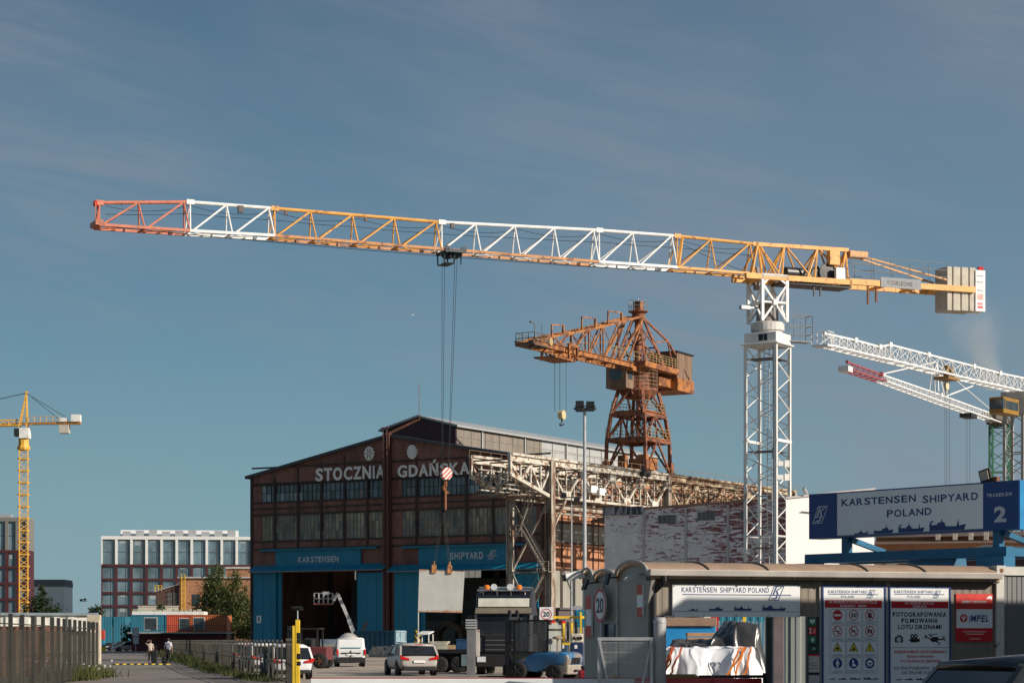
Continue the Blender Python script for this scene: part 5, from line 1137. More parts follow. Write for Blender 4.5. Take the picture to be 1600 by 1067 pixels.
m = MB(); m.beam((0, -.1, q4(1500, 866)[1]), (q4(1540, 858)[0], -.1, q4(1540, 853)[1]), .1, .16); m.beam((q4(1540, 858)[0], -.1, q4(1540, 853)[1]), (q4(1640, 880)[0], -.1, q4(1640, 858)[1]), .1, .16); m.build('roof_edge', M('pale_roof_edge', (.45, .42, .38), .6), t)
# street lamps
def lamp(px, Y, top, label, heads, r=.12):
    p = W(px, top, Y); t = thing('street_lamp', label, 'street lamp', (p.x, Y, 0)); m = MB(); m.tube((0, 0, 0), (0, 0, p.z), r, 10, r * .6); m.build('pole', galv, t)
    for dx, dz, w, h in heads: m = MB(); m.box((dx - w / 2, -.3, p.z + dz - h / 2), (dx + w / 2, -.1, p.z + dz + h / 2)); m.box((dx - w / 2 - .05, -.34, p.z + dz - .04), (dx + w / 2 + .05, -.305, p.z + dz + .04)); m.build('floodlight', black, t, bevel=.02)
    m = MB(); m.box((min(h[0] for h in heads) - .3, -.06, p.z - .1), (max(h[0] for h in heads) + .3, .06, p.z)); m.build('cross_arm', dark_steel, t); return t
lamp(913.5, 110, 637, 'tall grey lamp post with two dark floodlights at its top', [(-.25, .05, .42, .55), (.28, .05, .42, .5)], .13)
lamp(893, 190, 776, 'thin lamp post with two small lamps in front of the lit brick wall', [(-.7, .1, .5, .5), (.45, -.25, .5, .35)], .1)
lamp(130, 330, 938, 'small distant lamp post at left above the white wall', [(-.25, .1, .4, .3), (.3, .2, .4, .3)], .07)
lamp(465, 120, 950, 'short dark lamp post just behind the yellow barrier post', [(0, .05, .5, .12)], .06)
# ---------------------------------------------------------------- vehicles
def ring(x, w, zb, zt, tum=.86, cr=.02):
    h = [(0, zb), (w * .8, zb), (w * .96, zb + .10), (w, zb + (zt - zb) * .45), (w * .985, zb + (zt - zb) * .75), (w * .95, zt - .04), (w * tum, zt), (0, zt + cr)]
    return [(x, y, z) for y, z in h] + [(x, -y, z) for y, z in h[-2:0:-1]]
car_red = red_lens
wheel_rim = M('alloy_rim', (.34, .34, .35), .3, .8)
glass_car = M_glass('car_glass', (.012, .014, .016), .04, .4, 1.0, .8)
trim_black = M('car_trim', (.015, .015, .016), .5)
def add_wheel(t, x, y, r, w=.22, rim=wheel_rim):
    m = MB(); s = 1 if y > 0 else -1; m.lathe([(r * .6, -w / 2), (r * .95, -w / 2), (r, -w / 2 + .04), (r, w / 2 - .04), (r * .95, w / 2), (r * .6, w / 2)], (x, y, r), 'y', 22); o = m.build('wheel', rubber, t, True)
    m = MB(); yo = y + s * w * .46; m.lathe([(r * .62, -.02), (r * .62, .02)], (x, y + s * w * .3, r), 'y', 20)
    for k in range(5): a = 2 * math.pi * k / 5; m.beam((x, yo, r), (x + r * .58 * math.cos(a), yo, r + r * .58 * math.sin(a)), r * .16, .04)
    m.build('rim', rim, o)
def car(label, px, Y, head, paint, kind='hatch', group=None, pos=None):
    P = dict(hatch=dict(L=4.1, W=1.76, H=1.48, belt=.92, body=[(-2.05, .72, .42, .70), (-1.98, .82, .30, .90), (-1.5, .88, .22, .95), (0, .88, .20, .93), (1.0, .87, .22, .92), (1.7, .82, .25, .78), (2.0, .70, .32, .66), (2.06, .58, .42, .55)], gh=[(1.02, .90, .90), (.25, .91, 1.42), (-.5, .92, 1.48), (-1.55, .93, 1.40), (-1.98, .90, .93)], r=.31, ax=(1.25, -1.25)),
             wagon=dict(L=4.76, W=1.86, H=1.50, belt=.96, body=[(-2.38, .78, .48, .72), (-2.32, .87, .34, .98), (-1.8, .93, .26, 1.0), (0, .93, .24, .97), (1.1, .92, .26, .96), (1.9, .88, .28, .82), (2.3, .74, .34, .70), (2.38, .6, .45, .6)], gh=[(1.15, .94, .94), (.3, .95, 1.45), (-.6, .96, 1.5), (-1.85, .97, 1.44), (-2.30, .97, 1.0)], r=.34, ax=(1.45, -1.42)),
             van=dict(L=4.39, W=1.76, H=1.82, belt=1.02, body=[(-2.19, .82, .40, 1.0), (-2.15, .87, .30, 1.04), (-1.5, .88, .24, 1.04), (0, .88, .22, 1.02), (1.2, .87, .24, 1.0), (1.9, .82, .26, .86), (2.15, .70, .34, .70), (2.19, .58, .44, .6)], gh=[(1.25, 1.0, 1.0), (.55, 1.0, 1.70), (-.4, 1.0, 1.80), (-1.95, 1.0, 1.80), (-2.16, 1.0, 1.04)], r=.32, ax=(1.35, -1.35)))[kind]
    p = pos or (W(px, 1000, Y).x, Y, 0)
    t = thing('parked_' + ('van' if kind == 'van' else 'car'), label, 'van' if kind == 'van' else 'car', p, head, group); hw = P['W'] / 2; g = P['gh']; k = hw / .88 if kind != 'wagon' else 1
    m = MB(); m.loft([ring(x, w * k, zb, zt) for x, w, zb, zt in P['body']]); m.build('body', paint, t, True, 0, 2)
    m = MB(); rings = []
    for x, zb, zt in g:
        wb, wt_ = hw * .93, hw * (.93 - .20 * (zt - zb)) if kind != 'van' else hw * (.93 - .08 * (zt - zb))
        rings.append([(x, wb, zb - .02), (x, wt_ * 1.0, zt - .05), (x, wt_ * .92, zt), (x, -wt_ * .92, zt), (x, -wt_, zt - .05), (x, -wb, zb - .02)])
    m.loft(rings); m.build('window', glass_car, t, False, .015)
    m = MB(); a, b = g[1], g[3]; top = []
    for x, zb, zt in ((g[1][0] + .06, 0, g[1][2]), g[2], (g[3][0] - .08, 0, g[3][2])):
        wt_ = rings[2][2][1] * 1.02; top.append([(x, wt_ * 1.06, zt - .06), (x, wt_ * .97, zt + .012), (x, 0, zt + .035), (x, -wt_ * .97, zt + .012), (x, -wt_ * 1.06, zt - .06), (x, 0, zt - .05)])
    m.loft(top); m.build('roof', paint, t, True)
    m = MB()
    for s in (-1, 1):
        def gp(i, f=.0): q = rings[i]; return V(q[0 if s > 0 else 5]).lerp(V(q[1 if s > 0 else 4]), f)
        lst = [(gp(0, 0) + V((0, 0, -.02)), gp(1, 1)), (gp(4), gp(3, 1))]
        mid = (g[1][0] + g[3][0]) / 2; lst += [(V((mid, s * hw * .93, g[2][1])), V((mid - .05, gp(2, 1).y, g[2][2] - .05)))]
        if kind != 'hatch': lst += [(V((g[3][0] + .35, s * hw * .93, g[3][1])), V((g[3][0] + .3, gp(3, 1).y, g[3][2] - .04)))]
        for a, b in lst: m.beam(a, b, .09, .07)
    m.build('pillar', paint, t)
    if kind == 'van':
        m = MB(); x = g[4][0] - .0
        m.prism([(x + .01 - .03, .55), (x - .03, 1.06), (g[3][0] - .04, 1.79), (g[3][0] + .6, 1.79), (g[3][0] + .6, 1.0), (x + .5, .55)], 'y', -hw * .9, hw * .9); m.prism([(g[3][0] + .5, 1.0), (g[3][0] + .5, 1.78), (g[1][0] - .6, 1.74), (g[1][0] - .6, 1.0)], 'y', -hw * .935, hw * .935); m.build('rear_door', paint, t, False, .05)
        m = MB(); m.box((-2.26, -.012, .6), (-2.20, .012, 1.05)); m.box((-2.28, -.7, .5), (-1.9, .7, .62)); m.box((-2.3, -.88, .28), (-1.95, .88, .58)); m.build('bumper', trim_black, t, bevel=.04)
        m = MB(); tw = hw * .55; m.box((-2.245, -.62, 1.18), (-2.20, .62, 1.22)); m.build('door_marking', M('teal_marking', (.03, .28, .30), .5), t)
        m = MB(); m.box((-2.25, -.6, .84), (-2.21, .6, .9)); m.build('door_trim', trim_black, t)
    else:
        m = MB(); x0 = P['body'][0][0]; m.box((x0 - .03, -hw * .85, .26), (x0 + .3, hw * .85, .42)); m.build('bumper', trim_black, t, bevel=.04)
    x0 = P['body'][0][0]
    for s in (-1, 1):
        m = MB(); zl = P['belt'] - .12; 
        if kind == 'van': m.prism([(s * .80, .75), (s * .9, .75), (s * .9, 1.1), (s * .80, 1.1)], 'x', x0 - .05, x0 + .2)
        else: m.prism([(s * .46, zl - .1), (s * .88, zl - .06), (s * .90, zl + .12), (s * .62, zl + .02), (s * .5, zl)], 'x', x0 - .04, x0 + .3)
        m.build('tail_lamp', red_lens, t, bevel=.012)
        m = MB(); xf_ = P['body'][-1][0]; m.box((xf_ - .25, s * .45, .58), (xf_ - .02, s * .78, .72)); m.build('headlight', clear_lens, t, bevel=.03)
        m = MB(); m.cbox((g[0][0] - .2, s * (hw + .08), g[0][1] + .08), (.14, .22, .15)); m.build('mirror', paint, t, bevel=.03)
    m = MB(); m.box((x0 - .055, -.27, .62 if kind != 'van' else .72), (x0 - .03, .27, .73 if kind != 'van' else .82)); m.build('number_plate', board_white, t)
    if kind == 'wagon':
        m = MB(); m.box((-2.20, -.18, 1.44), (-2.12, .18, 1.475)); m.build('brake_lamp', red_lens, t)
        m = MB()
        for s in (-1, 1): m.tube((.2, s * .62, 1.55), (-1.7, s * .62, 1.53), .018)
        m.box((-2.42, -.75, .3), (-2.33, .75, .45)); m.build('roof_rail', trim_black, t)
    for ax in P['ax']:
        for s in (-1, 1): add_wheel(t, ax, s * (hw - .10), P['r'])
    m = MB()
    for ax in P['ax']:
        for s in (-1, 1): m.lathe([(P['r'] * 1.22, -.01), (P['r'] * 1.22, .01)], (ax, s * (hw - .012), P['r'] * 1.05), 'y', 22)
    m.build('wheel_arch', trim_black, t)
    return t
def paint(name, c, r=.28): return M(name, c, r, .0, var=.05, scale=.6)
p_silver, p_white, p_grey, p_dark, p_blue, p_maroon = paint('silver_car_paint', (.42, .41, .40)), paint('white_car_paint', (.72, .72, .72)), paint('warm_grey_car_paint', (.42, .39, .36)), paint('black_car_paint', (.02, .02, .024)), paint('blue_grey_car_paint', (.10, .13, .17)), paint('plum_car_paint', (.12, .02, .05))
car('warm grey estate car seen from behind, parked in the sunny yard', 641, 103, R(103), p_grey, 'wagon')
car('small white delivery van seen from behind, parked before the brick hall', 546, 137, R(97), p_white, 'van')
gpk = 'cars parked behind the dark mesh fence'
dist = lambda px, Y: (W(px, 1000, Y).x, Y, 0)
car('white car close behind the mesh fence, nearest of the parked row', 0, 0, R(108), p_white, 'hatch', gpk, dist(408, 112))
car('silver car half hidden behind the fence, second from the yard end', 0, 0, R(106), p_silver, 'wagon', gpk, dist(378, 131))
car('dark car between two silver cars behind the mesh fence', 0, 0, R(110), p_dark, 'hatch', gpk, dist(356, 150))
car('blue grey car with a long roof showing above the fence, in front of the cafe', 0, 0, R(110), p_blue, 'wagon', gpk, dist(338, 172))
car('plum red car peeping over the fence below the orange container', 0, 0, R(100), p_maroon, 'hatch', gpk, dist(345, 205))
car('silver car behind the walker in the white shirt', 0, 0, R(110), p_silver, 'hatch', gpk, dist(316, 198))
car('black car beyond the two walkers, behind the fence', 0, 0, R(108), p_dark, 'wagon', gpk, dist(298, 236))
car('white car with a red tail lamp half hidden behind the yellow barrier post', 0, 0, R(104), p_white, 'hatch', None, dist(447, 93))
car('silver car parked at the far end of the road', 0, 0, R(200), p_silver, 'hatch', None, dist(198, 330))
car('black car parked beside the silver one at the far end of the road', 0, 0, R(200), p_dark, 'hatch', None, dist(186, 345))
# foreground car at the lower right corner, behind the kerb
car('dark estate car cut by the lower right corner, nearest to the viewer', 0, 0, R(24), paint('near_black_blue_paint', (.012, .016, .022), .15), 'hatch', None, (6.55, 24.5, 0))
car('dark car at the very corner, overlapping the other near car', 0, 0, R(20), paint('deep_grey_paint', (.02, .022, .026), .15), 'hatch', None, (6.75, 20.2, 0))

# ---------------------------------------------------------------- heavy truck tractor facing the viewer
tk = thing('truck_tractor', 'black truck tractor with amber beacons and pale visor facing the camera', 'truck', (W(792, 1000, 106).x, 106, 0), R(-96)); tk.scale = (1.12,) * 3
tp = M('black_truck_paint', (.018, .022, .032), .3, .2, var=.2); hx_ = 1.25
m = MB(); m.loft([[(1.35, -hx_, .9), (1.35, hx_, .9), (1.35, hx_, 2.55), (1.35, -hx_, 2.55)], [(-.9, -hx_, .9), (-.9, hx_, .9), (-.9, hx_, 2.75), (-.9, -hx_, 2.75)]]); m.loft([[(1.34, -hx_ * .99, 2.56), (1.34, hx_ * .99, 2.56), (1.1, hx_ * .95, 3.5), (1.1, -hx_ * .95, 3.5)], [(-.9, -hx_ * .99, 2.56), (-.9, hx_ * .99, 2.56), (-.9, hx_ * .9, 3.72), (-.9, -hx_ * .9, 3.72)]]); m.build('cab', tp, tk, bevel=.06)
m = MB(); m.prism([(1.36, 1.75), (1.29, 2.6), (1.26, 2.6), (1.3, 1.75)], 'y', -1.12, 1.12); m.build('windscreen', glass_car, tk)
m = MB(); m.prism([(1.32, 2.70), (1.62, 2.62), (1.62, 2.66), (1.30, 2.88)], 'y', -1.2, 1.2); m.build('sun_visor', M('brown_smoked_visor', (.18, .15, .11), .3), tk)
m = MB(); m.prism([(1.32, 2.92), (1.22, 3.28), (1.18, 3.28), (1.26, 2.92)], 'y', -1.1, 1.1); m.build('visor_panel', M('cream_visor_panel', (.66, .65, .55), .3), tk)
m = MB(); m.tube((1.2, -1.15, 3.62), (1.2, 1.15, 3.62), .045, 8)
for y in (-.9, -.3, .3, .9): m.tube((1.2, y, 3.62), (1.1, y, 3.4), .03)
m.box((-.6, -1.1, 3.72), (.9, 1.1, 3.78)); m.build('light_bar', chrome, tk)
for y in (-.78, .62): m = MB(); m.lathe([(.13, 3.62), (.13, 3.8), (.08, 3.86)], (.9, y, 0), 'z', 12); m.build('beacon', amber, tk)
for y in (-.42, .28): m = MB(); m.lathe([(.06, -.1), (.14, 0), (.14, .05)], (1.25, y, 3.76), 'x', 16); m.build('spot_lamp', clear_lens, tk)
m = MB(); m.box((1.365, -1.16, 1.66), (1.40, 1.16, 1.76)); m.beam((1.34, -.9, 1.8), (1.34, -.2, 1.95), .03); m.beam((1.34, .1, 1.8), (1.34, .8, 1.95), .03); m.build('wiper', dark_steel, tk)
m = MB()
for s in (-1, 1): m.box((1.30, s * 1.13, 1.0), (1.40, s * 1.25, 2.58)); m.box((1.36, s * 1.0, 1.0), (1.42, s * 1.12, 1.6))
m.build('corner_trim', M('truck_grey_trim', (.22, .22, .23), .4), tk)
m = MB(); m.box((1.29, -.95, 2.3), (1.33, .95, 2.52)); m.build('glass_reflection', M('reflection_grey', (.20, .22, .24), .25), tk)  # pale strip stands in for a reflection on the windscreen
for s in (-1, 1):
    m = MB(); m.box((-.5, s * 1.255, 1.85), (.9, s * 1.28, 2.5)); m.build('side_window', glass_car, tk)
m = MB(); m.box((1.36, -1.2, .35), (1.5, 1.2, .9)); m.box((1.36, -.8, .95), (1.4, .8, 1.65)); m.build('front_bumper', trim_black, tk, bevel=.05)
m = MB()
for z in (1.05, 1.25, 1.45): m.box((1.40, -.78, z), (1.43, .78, z + .05))
m.build('grille', M('grille_dull', (.10, .10, .105), .4), tk)
for s in (-1, 1):
    m = MB(); m.box((1.5, s * .75, .55), (1.53, s * 1.12, .78)); m.build('headlight', clear_lens, tk)
    m = MB(); m.box((1.2, s * 1.3, 1.75), (1.35, s * 1.55, 2.55)); m.build('mirror', trim_black, tk, bevel=.03)
for x in (.6, -2.9): 
    for s in (-1, 1): add_wheel(tk, x, s * 1.05, .5, .32, galv)
m = MB(); m.box((-4.2, -.45, .75), (1.2, .45, 1.0)); m.box((-3.2, -1.1, .5), (-1.0, -.6, .9)); m.tube((-1.1, 1.0, .9), (-1.1, 1.0, 3.3), .09, 10); m.build('chassis', dark_steel, tk)
# ---------------------------------------------------------------- blue forklift
fk = thing('forklift', 'worn blue diesel forklift with closed cab standing in front of the truck', 'forklift', (W(842, 1000, 90).x, 90, 0), R(152)); fk.scale = (1.14, 1.14, 1.0)
fblue = M('worn_forklift_blue', (.035, .16, .33), .45, var=.3, rust=.42, rustcol=(.26, .21, .16), scale=1.2, rscale=2.2)
fcream = M('worn_cream_counterweight', (.36, .32, .26), .55, var=.25, rust=.3, rustcol=(.16, .08, .05), scale=2)
m = MB(); m.prism([(-1.45, .62), (-1.5, .95), (-1.42, 1.12), (-1.2, 1.18), (-.2, 1.16), (.1, 1.05), (.75, .75), (.85, .45), (-.2, .35), (-.9, .62)], 'y', -.62, .62); m.build('bonnet', fblue, fk, True, .06)
m = MB(); m.loft([[(-1.55 + .1, y, .25) for y in (-.55, .55)] + [(-1.5, y, .66) for y in (.6, -.6)], [(-.9, y, .3) for y in (-.64, .64)] + [(-.9, y, .66) for y in (.64, -.64)]]); m.build('counterweight', fcream, fk, bevel=.06)
for k in range(3): m = MB(); m.box((-1.53, -.32 + k * .23, .70), (-1.45, -.14 + k * .23, .95)); m.build('rear_vent', black, fk, bevel=.02)
m = MB(); m.box((-1.53, -.14, .38), (-1.5, .14, .46)); m.build('drawbar_slot', black, fk)
m = MB()
for x, y in ((-.62, -.55), (-.62, .55), (.72, -.55), (.72, .55)): m.beam((x * 1.02, y, 1.0 if x < 0 else .5), (x, y * .94, 2.42), .07)
m.box((-.75, -.6, 2.42), (.9, .6, 2.50)); m.beam((-.7, -.55, 2.1), (-.7, .55, 2.1), .05); m.beam((.72, .55, 1.15), (-.62, .55, 1.15), .06); m.beam((.72, -.55, 1.15), (-.62, -.55, 1.15), .06); m.build('cab_frame', black, fk)
cg = M_clear('hazy_cab_glass', (.72, .74, .72), .3)
m = MB(); m.box((-.66, -.5, 1.2), (-.64, .5, 2.38)); m.build('rear_window', cg, fk); m = MB(); m.box((-.6, .53, 1.2), (.68, .55, 2.38)); m.box((-.6, -.55, 1.2), (.68, -.53, 2.38)); m.build('side_window', M_clear('side_cab_glass', (.8, .8, .8), .08), fk)
m = MB(); m.box((-.2, -.5, .6), (.6, .5, .95)); m.box((-.35, -.3, .95), (.2, .3, 1.1)); m.box((-.45, -.3, 1.1), (-.3, .3, 1.65)); m.beam((.55, 0, 1.0), (.4, 0, 1.5), .06); m.build('seat', trim_black, fk, bevel=.03)
m = MB(); m.box((.1, .545, .5), (.7, .58, 1.14)); m.build('side_panel', M('dirty_olive_panel', (.06, .06, .035), .5, var=.4), fk)
for y in (-.42, .42): m = MB(); m.box((-.8, y - .14, 2.36), (-.72, y + .14, 2.45)); m.build('tail_lamp', red_lens, fk)
m = MB(); m.tube((-.95, .38, 1.15), (-.95, .38, 1.7), .035, 8); m.lathe([(.16, 1.7), (.19, 1.73), (.19, 1.79), (.1, 1.82)], (-.95, .38, 0), 'z', 14); m.build('air_intake', M('intake_cream_brown', (.33, .24, .15), .5), fk)
m = MB()
for y in (-.42, .42):
    m.box((.95, y - .07, .08), (1.13, y + .07, 2.6)); m.box((1.0, y * .7 - .05, .1), (1.1, y * .7 + .05, 2.9))
for z in (.5, 1.4, 2.5): m.box((1.0, -.42, z), (1.1, .42, z + .12))
m.box((1.13, -.55, .2), (1.2, .55, .65)); m.build('mast', dark_steel, fk)
for y in (-.3, .3): m = MB(); m.box((1.2, y - .06, .12), (2.3, y + .06, .17)); m.build('fork', dark_steel, fk)
for x, r in ((.55, .40), (-.95, .34)):
    for s in (-1, 1): add_wheel(fk, x, s * .58, r, .26, M('forklift_rim_dark', (.06, .05, .05), .7))
# red telehandler-like forklift by the yellow post
f2 = thing('forklift', 'dark forklift with a dull red body standing behind the yellow barrier post', 'forklift', (W(482, 1000, 128).x, 128, 0), R(170))
m = MB(); m.prism([(-1.3, .5), (-1.3, 1.25), (0, 1.3), (.5, .8), (.5, .45)], 'y', -.7, .7); m.build('bonnet', M('dull_red_paint', (.15, .035, .035), .5), f2, bevel=.05)
m = MB()
for x, y in ((-.7, -.6), (-.7, .6), (.6, -.6), (.6, .6)): m.beam((x, y, .9), (x, y, 2.3), .09)
m.box((-.8, -.66, 2.3), (.75, .66, 2.38)); 
for y in (-.45, .45): m.box((.95, y - .08, .1), (1.15, y + .08, 2.5))
m.box((-.3, -.4, 1.0), (.2, .4, 1.7)); m.build('cab_frame', trim_black, f2)
for x in (.5, -.9):
    for s in (-1, 1): add_wheel(f2, x, s * .68, .45, .3, rust_m)
# flatbed trailer with its loads
fb = thing('flatbed_trailer', 'low black flatbed trailer beside the truck', 'trailer', (W(668, 1000, 112).x, 112, 0), R(-6))
Lb = W(742, 1000, 112).x - W(668, 1000, 112).x
m = MB(); m.box((0, -1.2, 1.0), (Lb, 1.2, 1.2)); m.box((0, -.5, .7), (Lb, .5, 1.0)); m.build('bed', black, fb)
m = MB(); m.box((.1, -1.25, 1.02), (.7, -1.205, 1.16)); m.build('tail_marking', M('dim_pink_reflector', (.32, .14, .16), .4), fb)
for x in (.8, 1.7): 
    for s in (-1, 1): add_wheel(fb, x, s * .95, .42, .3, dark_steel)
m = MB(); m.box((1.9, -1.15, .35), (2.35 + .0, .9, .95)); m.build('tool_box', M('teal_grey_box', (.16, .22, .23), .5), fb)
def on_bed(px0, px1, py0, py1, name, label, cat, mat, d=.8, y=-.6):
    o_ = Frame(fb.location.x, 112, R(-6)); a, b = o_.uz(px0, py1, y), o_.uz(px1, py0, y); p = o_.w((a[0], y, 1.2)); h = b[1] - 1.2
    t = thing(name, label, cat, p, R(-6)); m = MB(); w_ = b[0] - a[0]; return t, w_, h
t, w_, h = on_bed(713, 731, 998, 1013, 'crate', 'dark blue plastic crate on the flatbed trailer', 'crate', None)
m = MB(); m.box((0, 0, 0), (w_, .06, h)); m.box((0, .74, 0), (w_, .8, h)); m.box((0, .06, 0), (.06, .74, h)); m.box((w_ - .06, .06, 0), (w_, .74, h)); m.box((.06, .06, 0), (w_ - .06, .74, .06)); m.box((-.03, -.03, h - .06), (w_ + .03, -.001, h)); m.build('crate_body', M('crate_blue', (.02, .07, .16), .5), t)
t, w_, h = on_bed(672, 700, 1001, 1013, 'sheet_stack', 'stack of pale sheets lying on the flatbed trailer', 'sheet stack', None)
m = MB(); random.seed(4)
for k in range(6): dx = random.uniform(-.06, .06); m.box((dx, dx * .5, k * h / 6), (w_ + dx, .9, (k + .8) * h / 6))
m.build('sheet', M('pale_cream_sheets', (.52, .50, .40), .7, var=.25), t)
t, w_, h = on_bed(698, 712, 1007, 1013, 'plank_bundle', 'short bundle of tan planks lying on the flatbed trailer', 'planks', None)
m = MB()
for k in range(4): m.box((.02, k * .2, 0), (w_, k * .2 + .18, h))
m.build('plank', M('tan_planks', (.48, .32, .18), .7), t)
cart = thing('utility_cart', 'small white canopied cart behind the grey estate car', 'cart', (W(665, 1000, 118).x, 118, 0), R(80)); m = MB()
m.prism([(-.7, 1.95), (.6, 2.1), (.6, 2.16), (-.7, 2.02)], 'y', -.34, .34); m.build('canopy', white, cart, bevel=.02)
m = MB()
for x in (-.6, .5):
    for y in (-.3, .3): m.beam((x, y, .6), (x, y, 2.0), .05)
m.build('frame', white, cart); m = MB(); m.box((-.9, -.35, .35), (.9, .35, .8)); m.box((-.5, -.3, .8), (-.2, .3, 1.4)); m.build('body', white, cart, bevel=.05)
for x in (.6, -.6):
    for s in (-1, 1): add_wheel(cart, x, s * .33, .25, .15)
# boom lift
BLY = 238.0; bl = thing('boom_lift', 'white boom lift reaching out of the yard with its railed basket', 'boom lift', (W(553, 1000, BLY).x, BLY, 0), 0); bq = lambda px, py: W(px, py, BLY) - V((bl.location.x, BLY, 0))
m = MB(); m.beam(bq(554, 992), bq(545, 967), .42, .42); m.build('lower_boom', white, bl); m = MB(); m.beam(bq(545, 967), bq(528, 928), .32, .34); m.beam(bq(528, 926), bq(521, 938), .3, .3); m.build('upper_boom', M('shaded_boom_grey', (.44, .44, .43), .5), bl)
m = MB(); a, b = bq(491, 943), bq(520, 942); m.box((a.x, -.5, a.z - .1), (b.x, .5, a.z + .05)); m.build('basket_floor', M('basket_red', (.30, .07, .05), .5), bl)
m = MB(); railing(m, [(a.x, -.5, a.z), (b.x, -.5, a.z), (b.x, .5, a.z), (a.x, .5, a.z)], 1.15, .045, .55, (.5, 1), True); m.cbox(((a.x + b.x) / 2 + .3, -.4, a.z + 1.15), (.7, .3, .35)); m.build('basket_rail', galv, bl)
m = MB(); m.box((-1.2, -1, .5), (1.4, 1, 1.3)); m.box((-.6, -.7, 1.3), (1.0, .7, 2.3)); m.build('chassis', white, bl, bevel=.06)
for x in (-.9, 1.0):
    for s in (-1, 1): add_wheel(bl, x, s * 1.0, .45, .3, white)
# blue skip container and other yard pieces
kc = Frame(W(553, 1000, 232).x, 232, R(-27)); t = thing('open_skip', 'long dark blue open skip container standing before the middle pillar', 'skip', (kc.x, 232, 0), kc.rz)
ca = kc.uz(617, 1000)[0]; zt_ = kc.uz(600, 985)[1]; m = MB()
m.box((0, 0, .25), (ca, .08, zt_)); m.box((0, 2.3, .25), (ca, 2.38, zt_)); m.box((0, .08, .25), (.08, 2.3, zt_)); m.box((.08, .08, .25), (ca, 2.3, .33))
for k in range(9): x = .02 + k * (ca - .14) / 8; m.box((x, -.09, .1), (x + .1, -.003, zt_ - .14))
m.box((-.02, -.1, zt_ - .13), (ca, -.003, zt_ + .02)); m.build('skip_body', M('skip_dark_blue', (.008, .07, .13), .5, rust=.2), t)
m = MB(); m.box((ca - .04, .05, .3), (ca + .04, 2.3, zt_ + .03)); m.build('end_door', M('skip_lit_blue', (.24, .36, .42), .5, rust=.3), t)  # sunlight on the end door and bars is put into their paler blue
m = MB()
for y in (.1, 1.15, 2.2): m.box((ca + .042, y - .05, .3), (ca + .1, y + .05, zt_))
for z in (.5, 1.5, zt_ - .15): m.box((ca + .102, .1, z), (ca + .14, 2.25, z + .08))
m.build('door_bar', M('bar_lit_blue', (.30, .42, .46), .5), t)
t = thing('loading_chute', 'black tilted chute lid sticking up behind the blue skip', 'chute', (W(570, 1000, 240).x, 240, 0), 0); m = MB(); a, b = W(567, 985, 240) - t.location, W(573, 971, 240) - t.location; m.beam(a, b, .7, .3); m.beam((0, 0, 0), a, .2); m.build('lid', black, t)
t = thing('tank', 'pale steel tank lying behind the small white van', 'tank', (W(543, 1000, 215).x, 215, 0), 0); m = MB(); m.lathe([(.2, -1.0), (.9, -.7), (1.05, -.3), (1.05, 1.2), (.5, 1.5)], (.1, 0, 1.35), 'y', 20); m.build('shell', M('tank_cream_grey', (.50, .47, .42), .35, .3), t, True); m = MB(); m.box((-.8, -.4, 0), (-.5, 1, .6)); m.box((.6, -.4, 0), (.9, 1, .6)); m.lathe([(.35, -1.06), (.35, -.8)], (.1, 0, 1.35), 'y', 14); m.build('cradle', galv, t)
def rough_heap(name, label, cat, loc, rz, w, d, h, mat, seed, n=22, fold=.12, prof=None, group=None, zs=0, smooth=True, parent_part='cover', fz=1.0, fy=.35):
    from mathutils import noise
    t = thing(name, label, cat, loc, rz, group); m = MB(); vs = []
    for j in range(n + 1):
        for i in range(2 * n + 1):
            u, v_ = i / (2 * n), j / n; x, y = (u - .5) * w, (v_ - .5) * d
            e = min(1, min(u, 1 - u) * 9) ** .5 * min(1, min(v_, 1 - v_) * 6) ** .5; p = prof(u, v_) if prof else 1
            q = noise.ridged_multi_fractal(V((u * 3 + seed, v_ * 2.2, seed)), .9, 2.1, 3, 1, 2) - .8
            z = h * p * e + fz * fold * q * (.3 + .7 * min(1, e * 1.5)); vs.append((x + fold * noise.noise(V((u * 9, v_ * 9, seed))), y - fy * fold * q, max(.0, z) + zs))
    fs = [(j * (2 * n + 1) + i, j * (2 * n + 1) + i + 1, (j + 1) * (2 * n + 1) + i + 1, (j + 1) * (2 * n + 1) + i) for j in range(n) for i in range(2 * n)]
    m.add(vs, fs); m.build(parent_part, mat, t, smooth); return t
rough_heap('rubble_heap', 'low heap of crumpled pale sheeting in front of the blue skip', 'heap', (W(596, 1000, 212).x, 212, 0), .1, 2.2, 1.5, .85, M('crumpled_sheeting', (.40, .35, .29), .8, var=.4), 3, 16, .35)
def boxy(name, label, cat, px, Y, parts, rz=0):
    t = thing(name, label, cat, (W(px, 1000, Y).x, Y, 0), rz)
    for nm, mat, bxs, bv in parts:
        m = MB()
        for a, b in bxs: m.box(a, b)
        m.build(nm, mat, t, bevel=bv)
    return t
t = boxy('engine_block', 'dark machine with a shiny roller standing inside the left doorway', 'machine', 512, 232, [('base', dark_steel, [((-1.6, -.6, 0), (1.6, .6, .6)), ((-2.4, -.5, .6), (-1.0, .5, 1.9)), ((-.7, -.4, .6), (-.3, .4, 1.2))], .05)])
m = MB(); m.lathe([(.5, -.8), (.55, -.7), (.55, 1.4), (.45, 1.5)], (0, 0, 1.25), 'x', 16); m.build('roller', chrome, t, True)
t = thing('steel_ring', 'huge dull brown steel ring standing inside the right doorway', 'steel ring', (W(703, 1000, 266).x, 266, 0), R(-20)); m = MB()
rg = []
for i in range(36):
    a = 2 * math.pi * i / 36; rg.append([(r_ * math.cos(a), y, 2.0 + r_ * math.sin(a)) for r_, y in ((1.35, -.7), (1.95, -.7), (2.0, .8), (1.35, .8))])
